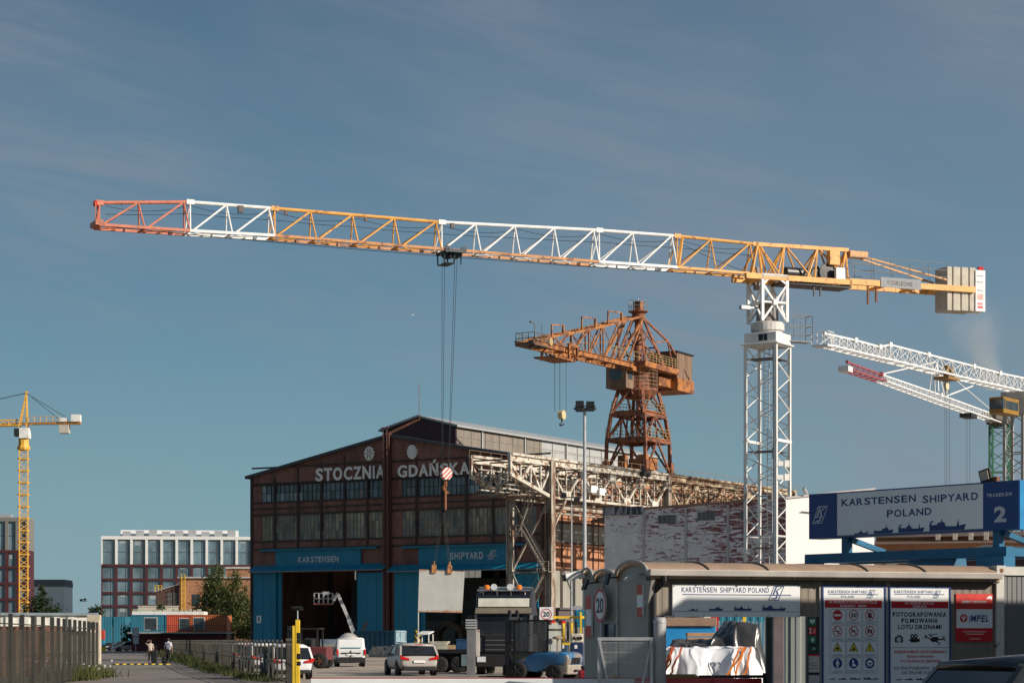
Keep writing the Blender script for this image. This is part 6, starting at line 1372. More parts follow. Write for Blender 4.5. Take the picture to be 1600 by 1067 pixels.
rg.append(rg[0]); m.loft(rg, cap=False); m.build('ring', M('dull_brown_ring', (.20, .155, .11), .6, rust=.3), t)
m = MB(); m.box((-1.3, -.7, 0), (-.9, .7, .6)); m.box((.9, -.7, 0), (1.3, .7, .6)); m.build('cradle', dark_steel, t)
def M_hazard():
    g = NG('hazard_stripes'); sx = g.node('SeparateXYZ'); g.l(g.tc.outputs['Object'], sx.inputs[0]); ad = g.node('Math', operation='ADD'); g.l(sx.outputs[0], ad.inputs[0]); g.l(sx.outputs[2], ad.inputs[1])
    mu = g.node('Math', operation='MULTIPLY', _1=9.0); g.l(ad.outputs[0], mu.inputs[0]); si = g.node('Math', operation='SINE'); g.l(mu.outputs[0], si.inputs[0])
    g.l(g.mix(g.ramp(si.outputs[0], -.05, .05), (.6, .38, .03), (.02, .02, .02)), g.b.inputs['Base Color']); return g.m
hzm = M_hazard()
for px, Y, lb in ((429, 272, 'black and yellow striped bollard at the left edge of the left doorway'), (652, 255, 'black and yellow striped bollard beside the thin pole at the right doorway')):
    t = thing('bollard', lb, 'bollard', (W(px, 1000, Y).x, Y, 0), 0, 'striped bollards at the hall doors'); m = MB(); m.lathe([(.35, 0), (.35, 2.7), (.2, 2.9)], n=12); m.build('post', hzm, t)
t = thing('pole', 'thin pale pole standing under the hanging steel plate', 'pole', (W(653.5, 1000, 150).x, 150, 0)); m = MB(); m.tube((0, 0, 0), (0, 0, W(0, 956, 150).z), .05, 8); m.box((-.15, -.15, 0), (.15, .15, .05)); m.build('shaft', galv, t)
for k, (px, Y) in enumerate(((665, 258), (676, 258))): pass
# mixed yard equipment right of the forklift
t = thing('speed_sign', 'square white 20 speed limit sign on a post behind the forklift', 'road sign', (W(853.5, 1000, 94).x, 94, 0), 0); q = 94 / F
m = MB(); m.tube((0, .04, 0), (0, .04, 1.65 + 45 * q), .03, 8); m.build('post', galv, t); m = MB(); m.box((-10.5 * q, -.01, 1.65 + 30 * q), (10.5 * q, .01, 1.65 + 52 * q)); m.build('plate', board_white, t)
A = Art(-.012); zc = 1.65 + 41 * q; A.ring(0, zc, 8.7 * q, 1.3 * q, sign_red, .002); A.text('20', (-5.4 * q, zc - 4 * q, 5.4 * q, zc + 4 * q), ink, .03, .003); A.build(t, {'sign_red': 'red_ring', 'black_lettering': 'lettering'})
rk = boxy('reel_rack', 'yellow steel rack holding black cable reels beside the speed sign', 'rack', 884, 96, [('frame', yellow, [((-.6, -.3, 1.45), (.7, .3, 1.55)), ((-.62, -.3, 0), (-.54, .3, 2.7)), ((.62, -.3, 0), (.7, .3, 2.9)), ((-.6, -.05, 2.62), (1.1, .05, 2.72))], 0)])
for k in range(6): m = MB(); x = -.45 + k * .18; m.lathe([(.36, -.05), (.42, -.045), (.42, .045), (.36, .05)], (x, 0, 2.05), 'x', 16); m.build('cable_reel', yellow if k % 2 == 0 else black, rk)
boxy('sheet_fence', 'grey sheet metal screen with a yellow notice behind the forklift', 'screen', 888, 100, [('sheet', M_corr('grey_sheet_screen', (.20, .20, .20), .2), [((-.8, 0, 0), (1.0, .05, 2.25))], 0), ('notice', M('yellow_notice', (.55, .47, .05), .5), [((-.75, -.03, 1.55), (-.18, -.005, 2.2))], 0), ('notice_print', ink, [((-.68, -.036, 2.0), (-.25, -.031, 2.08)), ((-.68, -.036, 1.8), (-.3, -.031, 1.9)), ((-.6, -.036, 1.65), (-.3, -.031, 1.7))], 0)])
t = boxy('blue_tank', 'tall dark blue tank unit with a pale valve head right of the forklift', 'tank', 901, 95, [('body', M('tank_navy', (.012, .03, .085), .4), [((-.28, -.3, .1), (.3, .3, 1.55))], .05), ('base', black, [((-.32, -.34, 0), (.34, .34, .1))], 0), ('label_plate', board_white, [((-.1, -.31, 1.3), (.02, -.302, 1.45))], 0), ('valve_head', M('valve_cream', (.52, .47, .38), .5, var=.4, scale=6), [((-.27, -.28, 1.55), (.28, .28, 1.95))], .06)])
m = MB()
for a in (-.12, .06, .18): m.lathe([(.06, -.34), (.07, -.3), (.07, -.28)], (a, 0, 1.75), 'y', 10)
m.build('gauge', black, t)
t = boxy('hose_unit', 'small blue pump unit with a coiled white hose behind the forklift bonnet', 'pump', 878, 97, [('body', M('pump_blue', (.015, .06, .14), .4), [((-.25, -.25, 0), (.25, .25, 1.5))], .05), ('label_plate', board_white, [((-.05, -.26, 1.3), (.1, -.252, 1.45))], 0)])
m = MB(); m.lathe([(.25, 1.5), (.2, 1.7), (.05, 1.78)], n=14); m.build('dome', black, t, True); m = MB(); m.path([(.3 * math.cos(a), -.27, 1.62 + .22 * math.sin(a)) for a in [i * .3 for i in range(2, 12)]], .02); m.build('hose', board_white, t)
boxy('oil_tank', 'tall teal tank half hidden behind the gatehouse corner and the reel rack', 'tank', 912, 104, [('shell', petrol, [((-.45, -.4, 0), (.5, .4, 3.1))], .08), ('top_fitting', galv, [((-.5, -.1, 3.1), (-.1, .1, 3.3)), ((.1, -.1, 3.1), (.3, .1, 3.25))], 0)])
boxy('exhaust_stack', 'ribbed grey steel column left of the black truck', 'column', 736, 101, [('column', M('stack_grey', (.15, .155, .16), .5), [((-.2, -.2, 0), (.2, .2, 2.6))] , .02), ('cap', M('cap_grey', (.35, .36, .37), .5), [((-.25, -.25, 2.2 + .12 * k), (.25, .25, 2.26 + .12 * k)) for k in range(4)], 0), ('side_pipe', M('pipe_dirty_white', (.5, .46, .42), .5, rust=.3), [((.22, -.15, .9), (.4, .1, 2.15))], .02)])
boxy('dark_silo', 'dark sheet lean-to with wire lines on the lit hall wall behind the lamp post', 'lean-to', 893, 232, [('wall', M_corr('dark_brown_sheet', (.10, .08, .07), .3), [((-2.6, 0, 0), (3.2, 4, 4.9))], 0), ('roof', roofing, [((-2.8, -.3, 4.9), (3.4, 4.2, 5.1))], 0)], R(57))

# ---------------------------------------------------------------- people on the road
skin = M('skin', (.42, .24, .17), .6); 
def person(label, loc, rz, shirt, trousers, shoes, hairm, stride, arm_up=False, h=1.76):
    t = thing('person', label, 'person', loc, rz)
    s = h / 1.76; st = stride
    J = {'pel': (0, 0, .98), 'bel': (0, 0, 1.12), 'che': (0, 0, 1.36), 'nb': (0, 0, 1.50), 'nk': (0, .01, 1.56), 'hd': (0, .02, 1.66), 'ht': (0, .02, 1.73)}
    Ed = [('pel', 'bel'), ('bel', 'che'), ('che', 'nb'), ('nb', 'nk'), ('nk', 'hd'), ('hd', 'ht')]; Rr = {'pel': (.155, .11), 'bel': (.145, .105), 'che': (.165, .12), 'nb': (.085, .07), 'nk': (.055, .055), 'hd': (.078, .095), 'ht': (.055, .065)}
    for sd, n in ((-1, 'l'), (1, 'r')):
        k = st * sd
        J.update({'hp' + n: (sd * .09, 0, .92), 'kn' + n: (sd * .095, .10 * max(0, k) * 2 + .16 * k, .50), 'an' + n: (sd * .1, .30 * k - (.06 if k < 0 else 0), .09 + (.05 if k < 0 else 0)), 'to' + n: (sd * .11, .30 * k + .15, .035)})
        Ed += [('pel', 'hp' + n), ('hp' + n, 'kn' + n), ('kn' + n, 'an' + n), ('an' + n, 'to' + n)]; Rr.update({'hp' + n: (.10, .105), 'kn' + n: (.062, .065), 'an' + n: (.043, .048), 'to' + n: (.042, .035)})
        J['sh' + n] = (sd * .185, 0, 1.43); Rr['sh' + n] = (.062, .062)
        if arm_up and sd < 0: J.update({'el' + n: (-.36, .10, 1.50), 'wr' + n: (-.22, .16, 1.66)})
        else: J.update({'el' + n: (sd * .24, -.10 * k - .02, 1.14), 'wr' + n: (sd * .25, -.16 * k + .08, .90)})
        w = V(J['wr' + n]); d = (w - V(J['el' + n])).normalized(); J['pm' + n] = tuple(w + d * .085)
        Ed += [('che', 'sh' + n), ('sh' + n, 'el' + n), ('el' + n, 'wr' + n), ('wr' + n, 'pm' + n)]; Rr.update({'el' + n: (.042, .042), 'wr' + n: (.027, .03), 'pm' + n: (.024, .04)})
        sx_ = V((0, 1, 0)); cu_ = V((-sd * .3, 0, 0))
        for f, (o_, l_) in enumerate(((-.033, .065), (-.011, .08), (.011, .075), (.033, .058))):
            a = V(J['pm' + n]) + sx_ * o_; b = a + d * l_ * .55; c = b + (d + cu_).normalized() * l_ * .5
            for kk, p in (('a', b), ('b', c)): J[f'f{f}{kk}{n}'] = tuple(p); Rr[f'f{f}{kk}{n}'] = (.009, .009)
            Ed += [('pm' + n, f'f{f}a{n}'), (f'f{f}a{n}', f'f{f}b{n}')]
        th = w + d * .03 + sx_ * .05; J['th' + n] = tuple(th); J['tt' + n] = tuple(th + d * .05 + sx_ * .01); Rr['th' + n] = Rr['tt' + n] = (.011, .011); Ed += [('wr' + n, 'th' + n), ('th' + n, 'tt' + n)]
    J['no'] = (0, .125, 1.645); Rr['no'] = (.014, .014); Ed.append(('hd', 'no'))
    for sd, n in ((-1, 'l'), (1, 'r')): J['ea' + n] = (sd * .088, 0, 1.65); Rr['ea' + n] = (.012, .02); Ed.append(('hd', 'ea' + n))
    ks = list(J); me = bpy.data.meshes.new('body'); me.from_pydata([tuple(c * s for c in J[k]) for k in ks], [(ks.index(a), ks.index(b)) for a, b in Ed], [])
    o = bpy.data.objects.new('body', me); COL.objects.link(o); sk_ = o.modifiers.new('skin', 'SKIN'); me.skin_vertices.new() if not me.skin_vertices else None
    for i, k in enumerate(ks): me.skin_vertices[0].data[i].radius = tuple(r_ * s for r_ in Rr[k]); me.skin_vertices[0].data[i].use_root = (k == 'pel')
    ss = o.modifiers.new('sub', 'SUBSURF'); ss.levels = ss.render_levels = 1
    dg = bpy.context.evaluated_depsgraph_get(); m2 = bpy.data.meshes.new_from_object(o.evaluated_get(dg)); o.modifiers.clear(); o.data = m2; o.parent = t
    for mt in (skin, shirt, trousers, shoes): m2.materials.append(mt)
    for p in m2.polygons:
        c = p.center / s; p.use_smooth = True
        arm = abs(c.x) > .2 and c.z > .75
        p.material_index = 3 if c.z < .10 else 2 if (c.z < 1.0 and not (abs(c.x) > .2 and c.z > .7)) else (0 if c.z > 1.52 and not (abs(c.x) > .16 and arm_up and c.z < 1.56) else (0 if (arm and (abs(c.x) > .21 and c.z < 1.2)) else 1))
    m = MB(); m.lathe([(.02, 1.775), (.07, 1.76), (.10, 1.71), (.105, 1.66), (.09, 1.60)], (0, -.012, 0), 'z', 14); m.v = [(x * s, y * s * 1.08, z * s) for x, y, z in m.v]; m.build('hair', hairm, t, True)
    return t
wy = 152.0
p1 = person('person in a cream top and brown trousers walking away, one hand at the head', (W(235, 1000, wy).x, wy, .0), R(4), M('cream_cloth', (.56, .47, .38), .8), M('brown_cloth', (.16, .09, .07), .8), M('light_shoes', (.45, .36, .28), .7), M('brown_hair', (.10, .055, .03), .6), .35, True, 1.68)
p2 = person('person in a white shirt and black trousers walking away with a backpack', (W(263, 1000, wy).x, wy, 0), R(4), M('white_cloth', (.64, .65, .70), .8), M('black_cloth', (.018, .018, .022), .8), M('black_shoes', (.02, .02, .02), .6), M('dark_hair', (.03, .025, .02), .6), -.3, False, 1.80)
t = thing('backpack', 'grey blue backpack worn by the walker in the white shirt', 'backpack', p2.location, p2.rotation_euler.z); m = MB(); m.box((-.15, -.33, 1.08), (.15, -.125, 1.5)); m.build('bag', M('backpack_grey_blue', (.16, .18, .24), .8), t, True, .05); m = MB(); m.box((-.11, -.38, 1.1), (.11, -.331, 1.3)); m.build('pocket', M('pocket_grey', (.22, .23, .28), .8), t, bevel=.02)
def suitcase(label, px, w, h):
    t = thing('suitcase', label, 'suitcase', (W(px, 1000, wy).x, wy - .15, 0), R(4)); m = MB(); m.box((-w / 2, -.12, .06), (w / 2, .12, h)); m.build('shell', black, t, bevel=.04)
    m = MB(); m.tube((-w * .3, .1, h), (-w * .3, .1, h + .38), .012); m.tube((w * .3, .1, h), (w * .3, .1, h + .38), .012); m.tube((-w * .3, .1, h + .38), (w * .3, .1, h + .38), .016); m.build('handle', dark_steel, t)
    for s in (-1, 1): m = MB(); m.lathe([(.04, -.02), (.04, .02)], (s * w * .35, 0, .04), 'x', 10); m.build('wheel', rubber, t)
suitcase('tall black suitcase rolled by the walker in the cream top', 242, .36, .95); suitcase('small black suitcase rolled by the walker in the white shirt', 256.5, .30, .5)

# ---------------------------------------------------------------- fences, road details
def fence(name, label, pts, h, post, pick, w, mat, rails=(.08, .92), lean=0.0, group=None, post_h=None, sheet=None, pr=.045):
    t = thing(name, label, 'fence', (*pts[0], 0)); o_ = V((*pts[0], 0)); P = [V((*p, 0)) - o_ for p in pts]; pm = MB(); rr = random.Random(2)
    for a, b in zip(P, P[1:]):
        n = max(1, round((b - a).length / post)); d = (b - a) / n
        for i in range(n):
            p, q = a + d * i, a + d * (i + 1)
            m = MB(); m.box((p.x - pr, p.y - pr, 0), (p.x + pr, p.y + pr, post_h or h + .06)); m.build('post', mat, t)
            k = int(d.length / pick) if pick else 0; m = MB()
            for z in rails: m.beam(p + V((0, 0, h * z)), q + V((0, 0, h * z)), .03, .04)
            for j in range(1, k): c = p.lerp(q, j / k); m.box((c.x - w / 2, c.y - w / 2, .06), (c.x + w / 2, c.y + w / 2, h + rr.uniform(-.03, .03)))
            m.build('panel', mat, t)
            if sheet: m = MB(); m.beam(p + d * .02 + V((.03, 0, h * .47)), q - d * .02 + V((.03, 0, h * .47)), .012, h * .86); m.build('screen_sheet', sheet, t)
    m = MB(); p = P[-1]; m.box((p.x - .045, p.y - .045, 0), (p.x + .045, p.y + .045, post_h or h + .06)); m.build('post', mat, t); return t
fence_m = M('dark_fence_paint', (.040, .039, .034), .6, var=.2); fence_m2 = M('olive_grey_fence_paint', (.10, .093, .075), .6, var=.3)
net = NG('wire_netting'); net.b.inputs['Roughness'].default_value = .9
net.l(net.mix(net.ramp(net.noise(net.map(), .5, 5), .35, .65), (.028, .026, .02), (.075, .068, .05)), net.b.inputs['Base Color'])
net.l(net.node('MapRange', _1=.35, _2=.65, _3=.08, _4=.36).outputs[0], net.b.inputs['Alpha']); net.l(net.noise(net.map((1, 1, .4)), .8, 6, .7), net.n['Map Range.001'].inputs[0])
net2 = net.m.copy(); net2.name = 'dense_wire_netting'; net2.node_tree.nodes['Map Range.001'].inputs[3].default_value = .26; net2.node_tree.nodes['Map Range.001'].inputs[4].default_value = .56
fence('bar_fence', 'tall dark bar fence with netting along the left side of the road', [(-14.9, 58), (-16.9, 80), (-19.45, 102)], 2.22, 2.6, 0, 0, fence_m, (.04, .5, .98), post_h=2.5, sheet=net2, pr=.06)
fence('mesh_fence', 'dark picket fence right of the road in front of the parked cars', [(-8.6, 83), (-13.6, 108), (-21.6, 152), (-38.5, 244)], 1.62, 1.9, 0, 0, fence_m2, (.06, .5, .97), sheet=net.m, pr=.035)
fence('mesh_fence', 'short stretch of picket fence meeting the yellow barrier post', [(-8.6, 83), (-6.6, 66)], 1.66, 1.9, 0, 0, fence_m2, (.06, .5, .97), sheet=net.m, pr=.035)
ww = Frame(W(-40, 1000, 150).x, 150, R(12)); t = thing('precast_wall', 'long white ribbed wall with a blue grey coping behind the left fence', 'wall', (ww.x, ww.y, 0), ww.rz)
xr = ww.uz(152, 960)[0]; zt_ = ww.uz(60, 961)[1]; m = MB(); m.box((0, 0, 0), (xr, .3, zt_))
for k in range(int(xr / 1.05)): m.box((k * 1.05, -.14, 1.2), (k * 1.05 + .5, -.003, zt_ - .1))
m.build('panel', M('white_precast', (.66, .64, .58), .7), t); m = MB(); m.box((0, -.5, 0), (xr - .6, -.15, 2.3)); m.build('lower_wall', M('stained_lower_wall', (.06, .052, .04), .9, var=.5, scale=.5), t); m = MB(); m.box((-.1, -.2, zt_), (xr + .1, .5, zt_ + .18)); m.build('coping', M('blue_grey_coping', (.22, .27, .30), .6), t)
boxy('gatepost', 'pale gatepost with a dark round opening at the end of the white wall', 'post', 147, 150, [('pillar', M('cream_pillar', (.55, .47, .36), .7), [((-.45, -.3, 0), (.45, .3, 3.4))], .03), ('recess', black, [((-.15, -.32, 2.4), (.15, -.302, 2.9))], 0)])
boxy('rusty_container', 'rust brown container behind the left fence near the photo edge', 'container', 32, 100, [('side', M_corr('rust_brown_sheet', (.13, .06, .037), .3, rust=.3), [((-1.0, 0, 0), (.95, 5, 2.3))], 0)])
boxy('concrete_slab', 'grey stained concrete panel behind the left fence', 'slab', 76, 104, [('panel', M('stained_concrete', (.22, .20, .17), .9, var=.4), [((-.6, 0, 0), (.7, .2, 2.1)), ((.95, 0, 0), (2.0, .2, 1.9))], 0), ('notice', board_white, [((-.05 + .35, -.02, 1.5), (.5, -.003, 1.95))], 0)])
sb = MB()
Ys = 146.0; xa, xb = W(176, 1000, Ys).x, W(266, 1000, Ys).x; n = 16
t = thing('speed_bump', 'black and yellow rubber speed bump across the road', 'speed bump', ((xa + xb) / 2, Ys, 0)); 
for k2, nm, mt in ((0, 'black_block', rubber), (1, 'yellow_block', yellow)):
    m = MB()
    for k in range(k2, n, 2): a = (xa - xb) / 2 + (xb - xa) * k / n; b = a + (xb - xa) / n - .01; m.prism([(-.3, .02), (-.12, .1), (.12, .1), (.3, .02)], 'x', a, b)
    m.build(nm, mt, t)
m = MB(); rr = random.Random(21)
for (xa, ya, xb, yb, w) in ((-15, 92, -13.2, 96, 1.1), (-22, 128, -18.5, 134, 1.4), (-25, 160, -27, 170, 1.2), (-12.5, 96, -11.3, 100, .7)):
    m.poly([(xa, ya, .014), (xa + w, ya - .3, .014), (xb + w, yb, .014), (xb, yb + .4, .014)])
tag(m.build('road_patch', M_ground('dark_tar_patch', (.075, .066, .06), (.10, .09, .08), .6, .3, (.06, .055, .05))), kind='structure')
m = MB()
for k in range(26):
    x, y = rr.uniform(-24, -10), rr.uniform(88, 165); x = max(min(x, -8 - (y - 83) * .19), -19 - (y - 100) * .2); a = V((x, y, .016)); d = rr.uniform(-.6, .6)
    for j in range(7):
        b = a + V((rr.uniform(.3, .9) * (1 if d > 0 else -1), rr.gauss(.5, .7), 0)); e = V((.0, .05, 0)); m.poly([a - e, b - e, b + e, a + e]); a = b
tag(m.build('road_cracks', M('crack_tar', (.05, .045, .04), .8)), kind='structure')
gm_ = M_leaf('verge_grass', (.085, .095, .03)); m = MB(); rr = random.Random(9)
def tufts(m, a, b, w, n, h, rr):
    for _ in range(n):
        p = V((*a, 0)).lerp(V((*b, 0)), rr.random()) + V((rr.gauss(0, w), rr.gauss(0, w), 0)); k = h * rr.uniform(.4, 1.3); d = V((rr.gauss(0, .4), rr.gauss(0, .4), 1)).normalized() * k; e = V((rr.uniform(-1, 1), rr.uniform(-1, 1), 0)).normalized() * .035
        m.add([p - e, p + e, p + d], [(0, 1, 2)])
tufts(m, (-19.2, 100), (-18.2, 88), .45, 2600, .55, rr); tufts(m, (-21.9, 150), (-14.2, 108), .38, 2600, .36, rr); tufts(m, (-36, 228), (-22, 152), .5, 4200, .5, rr); tufts(m, (-46, 320), (-38, 240), 1.2, 2500, .6, rr); tufts(m, (-14.2, 108), (-9.6, 86), .3, 700, .28, rr)
tag(m.build('verge_grass', gm_), kind='stuff')
m = MB(); 
for _ in range(60):
    p = V((-18.9 + rr.gauss(0, .35), 95 + rr.uniform(-6, 5), rr.uniform(.35, .95))); m.add([p + V((.05 * math.cos(a), 0, .05 * math.sin(a))) for a in (0, 1.25, 2.5, 3.75, 5)], [(0, 1, 2, 3, 4)])
tag(m.build('verge_flowers', board_white), kind='stuff')
for px, Y, h, lb, mt in ((176, 300, 3.6, 'white marker pole at the far road end', board_white), (190, 310, 3.9, 'thin brown pole beside the white marker pole', M('brown_pole', (.35, .22, .14), .7))):
    t = thing('marker_pole', lb, 'pole', (W(px, 1000, Y).x, Y, 0)); m = MB(); m.tube((0, 0, 0), (0, 0, h), .09, 8, .07); m.lathe([(.2, 0), (.2, .12)], n=10); m.build('shaft', mt, t)
boxy('waste_bin', 'red topped blue and yellow bins at the far road end', 'bin', 160, 320, [('red_bin', M('bin_red', (.45, .05, .03), .5), [((-.35, -.3, 1.7), (.35, .3, 3.2))], .1), ('blue_bin', M('bin_blue', (.03, .25, .4), .5), [((-.4, -.3, .8), (.4, .3, 1.7))], .05), ('yellow_bin', yellow, [((-.4, -.31, 0), (.4, .3, .8))], .05)])
boxy('road_sign', 'back of a grey road sign before the cafe containers', 'road sign', 212, 290, [('plate', galv, [((-.45, 0, 2.2), (.45, .04, 3.4)), ((-.35, 0, 1.2), (.4, .04, 2.1))], 0), ('post', galv, [((-.04, .05, 0), (.04, .12, 3.3))], 0)])
# ---------------------------------------------------------------- gatehouse with boards
S = Frame(W(1010, 900, 41).x, 41, math.atan2(.31, .95))
q = lambda px, py, o=0: S.uz(px, py, o)
taupe = M_corr('taupe_wall_panels', (.20, .165, .13), .16, .5, .22, .16, .008, 0, (.11, .09, .07)); taupe_end = M_corr('pale_end_panels', (.30, .285, .25), 1.6, .5, .16, .16, .006, 0, (.17, .14, .11))
roof_m = M('tan_roof_membrane', (.36, .245, .165), .7, var=.14, rust=.15, rustcol=(.22, .15, .11)); trim_w = M('gutter_pale', (.42, .39, .35), .5, rust=.15)
frame_g = M('grey_window_frame', (.25, .25, .245), .5)
gh = thing('gatehouse', 'low tan barrel-roofed gatehouse with notice boards at the shipyard entrance', 'gatehouse', (S.x, S.y, 0), S.rz)
ue = q(1553, 900)[0]; zg = q(1100, 899)[1]
def vault(y0, y1, z0, zp, x0, x1, mat, nm='roof'):
    m = MB(); rg = []
    for i in range(13):
        a = math.pi * i / 12; y = (y0 + y1) / 2 - (y1 - y0) / 2 * math.cos(a); z = z0 + (zp - z0) * math.sin(a); rg.append((y, z))
    m.loft([[(x0, y, z) for y, z in rg] + [(x0, y, z - .07) for y, z in rg[::-1]], [(x1, y, z) for y, z in rg] + [(x1, y, z - .07) for y, z in rg[::-1]]]); return m.build(nm, mat, gh), rg
V3 = [(-.22, 1.5, zg, S.uz(1200, 880, .6)[1]), (1.5, 2.75, zg - .02, 3.02), (2.75, 3.5, zg, 3.08)]
for k, (a, b, z0, zp) in enumerate(V3):
    o, rg = vault(a, b, z0, zp, -.02, ue, roof_m)
    m = MB(); m.prism([(y, z - .06) for y, z in rg] + [(rg[-1][0], 2.3), (rg[0][0] + (.2 if k == 0 else 0), 2.3)], 'x', .02, .10); m.build('end_gable', taupe_end, gh)
    m = MB(); rg2 = [(-.06, y, z + .02) for y, z in rg]; m.path(rg2, .03, 6); m.build('gable_trim', trim_w, gh)
    if k == 0:
        for px in (1097, 1190, 1345, 1435):
            m = MB(); u = q(px, 890)[0]; m.path([(u + .1 - .2 * i / 12, y, z + .015) for i, (y, z) in enumerate(rg[:8])], .018, 5); m.build('roof_seam', M('seam_dark', (.10, .075, .06), .6), o)
# end wall with windows (local x = 0 plane)
eh = lambda px, py: hitx(S, px, py, .05)
m = MB(); ya, yb, yc_, yd = 0.0, eh(968, 960).y, eh(945, 960).y, 3.5
m.box((.03, 0, 0), (.09, yb, 2.3)); m.box((.03, yc_, 0), (.09, yd, 2.3)); zs0, zs1 = eh(955, 1003).z, eh(955, 972).z
m.box((.03, yb, zs1), (.09, yc_, 2.3)); m.box((.03, yb, 0), (.09, yc_, zs0)); m.build('end_wall', taupe_end, gh)
m = MB(); m.box((.05, yb, zs0), (.07, yc_, zs1)); o = m.build('window', M_glass('blue_tinted_window', (.01, .035, .075), .1, .3), gh); m = MB(); m.box((.0, yb - .05, zs1 - .03), (.028, yc_ + .05, zs1 + .06)); m.box((0, yb - .03, zs0 - .05), (.028, yc_ + .03, zs0 + .02)); m.build('window_frame', frame_g, o)
for px in (968, 945): m = MB(); y = eh(px, 960).y; m.box((-.015, y - .04, 0), (.028, y + .04, 2.75)); m.build('corner_trim', trim_w, gh)
# gutter and fascia
m = MB(); m.prism([(-.34, zg - .02), (-.20, zg - .02), (-.20, zg + .10), (-.36, zg + .10)], 'x', -.06, ue); m.build('gutter', trim_w, gh, bevel=.015)
m = MB(); m.box((-.02, -.2, zg - .10), (ue, -.02, zg - .025)); m.build('soffit', M('soffit_dark', (.06, .055, .05), .7), gh)
m = MB()
for k in range(9): u = .35 + k * (ue - .6) / 8; m.cbox((u, -.27, zg - .04), (.02, .05, .04))
m.build('gutter_bracket', dark_steel, gh)
zf = q(1150, 962)[1]; u1, u2, u3 = q(1040, 980)[0], q(1199, 980)[0], q(1267, 980)[0]
m = MB(); m.box((.1, 0, zf), (ue, .08, zg - .02)); m.box((u3, .0, 0), (ue, .08, zf)); m.build('front_wall', taupe, gh)
m = MB(); m.box((.10, .005, 0), (u1 - .02, .07, zf)); m.build('corner_wall', M('dark_corner_panel', (.07, .075, .08), .5), gh)
ur0 = S.hit(1288, 980, 3.2).x; m = MB(); m.box((ur0, 3.2, 0), (ue, 3.26, 2.7)); m.box((.1, 3.2, 2.45), (ur0, 3.26, 2.7)); m.build('rear_wall', taupe, gh)
for px, w in ((1200.5, .10), (1268, .10), (1281, .07), (1385.5, .10)):
    m = MB(); u = q(px, 980)[0]; m.box((u - w / 2, -.05, 0), (u + w / 2, -.003, zf if px < 1270 else zg - .03)); m.build('wall_post', frame_g if px > 1210 else dark_steel, gh)
m = MB(); ga, gb = q(1206, 980)[0], q(1263, 980)[0]; m.box((ga, .03, 0), (gb, .05, zf)); o = m.build('glazed_door', clear_glass, gh); m = MB()
for px in (1206, 1234, 1262): u = q(px, 980)[0]; m.box((u - .025, .0, 0), (u + .025, .029, zf))
m.build('door_frame', frame_g, o)
m = MB(); m.path([q3d for q3d in [(.25, -.28, zg), (.25, -.28, zg - .12), (.12, -.06, zg - .32), (.12, -.06, 0)]], .055, 10); m.build('downpipe', black, gh)
# banner
ban = thing('entrance_banner', 'wide white banner with company name and four ship outlines under the gatehouse gutter', 'banner', S.w((0, 0, 0)), S.rz); yb_ = -.06
a, b = q(1051, 963, yb_), q(1250, 914, yb_); m = MB(); m.box((a[0], yb_, a[1]), (b[0], -.008, b[1])); m.build('panel', board_white, ban)
A = Art(yb_ - .002); Q = lambda px, py: q(px, py, yb_)
a = Q(1065, 924.8); b = Q(1201.5, 917.6); u_ = Q(1118, 920)[0]; A.text('KARSTENSEN', (a[0], a[1], Q(1120, 920)[0], b[1]), navy, .012); A.text('SHIPYARD POLAND', (Q(1125, 920)[0], a[1], b[0], b[1]), navy, .012)
a, b = Q(1066, 929), Q(1236, 928); A.rect(a[0], a[1], b[0], a[1] + .018, navy); a = Q(1201, 937.3); logo(A, a[0], a[1], Q(1201, 915.5)[1] - a[1], navy, .002)
a = Q(1052, 954.8); b = Q(1249, 954.8); A.rect(a[0], a[1], b[0], a[1] + .008, navy)
for k, (xa, xb, h) in enumerate(((1076, 1091, 7), (1108, 1130, 9), (1147, 1175, 9), (1191, 1228, 10))): a, b = Q(xa, 953.5), Q(xb, 953.5 - h); ship(A, k, a[0], a[1], b[0] - a[0], b[1] - a[1], navy, .003)
A.build(ban, 'print')
m = MB()
for px in (1053, 1100, 1150, 1200, 1248):
    for py in (915.5, 961.5): p = Q(px, py); m.cbox((p[0], yb_ - .004, p[1]), (.02, .008, .02))
m.build('screws', dark_steel, ban)
# notice boards
icon_yellow = M('warning_yellow', (.62, .50, .04), .4); icon_blue = M('mandatory_blue', (.015, .06, .22), .4); green_s = M('safety_green', (.015, .16, .07), .4)
def board(name, label, px0, px1, py0, py1, t=.03):
    tt = thing(name, label, 'notice board', S.w((0, 0, 0)), S.rz); a, b = q(px0, py1, -.06), q(px1, py0, -.06)
    m = MB(); m.box((a[0] + t, -.055, a[1] + t), (b[0] - t, -.008, b[1] - t)); m.build('panel', board_white, tt)
    m = MB(); m.box((a[0], -.07, a[1]), (a[0] + t, -.009, b[1])); m.box((b[0] - t, -.07, a[1]), (b[0], -.009, b[1])); m.box((a[0] + t, -.07, b[1] - t), (b[0] - t, -.009, b[1])); m.box((a[0] + t, -.07, a[1]), (b[0] - t, -.009, a[1] + t)); m.build('frame', blue_sign, tt); return tt
z4 = lambda x, y: q(1270 + x / 6.796, 910 + y / 6.796, -.058)
def bx4(x0, y0, x1, y1): a, b = z4(x0, y1), z4(x1, y0); return (a[0], a[1], b[0], b[1])
bo1 = board('notice_board', 'blue framed board of twelve safety pictograms, left one of the two', 1284.5, 1384, 915, 1070)
A = Art(-.057)
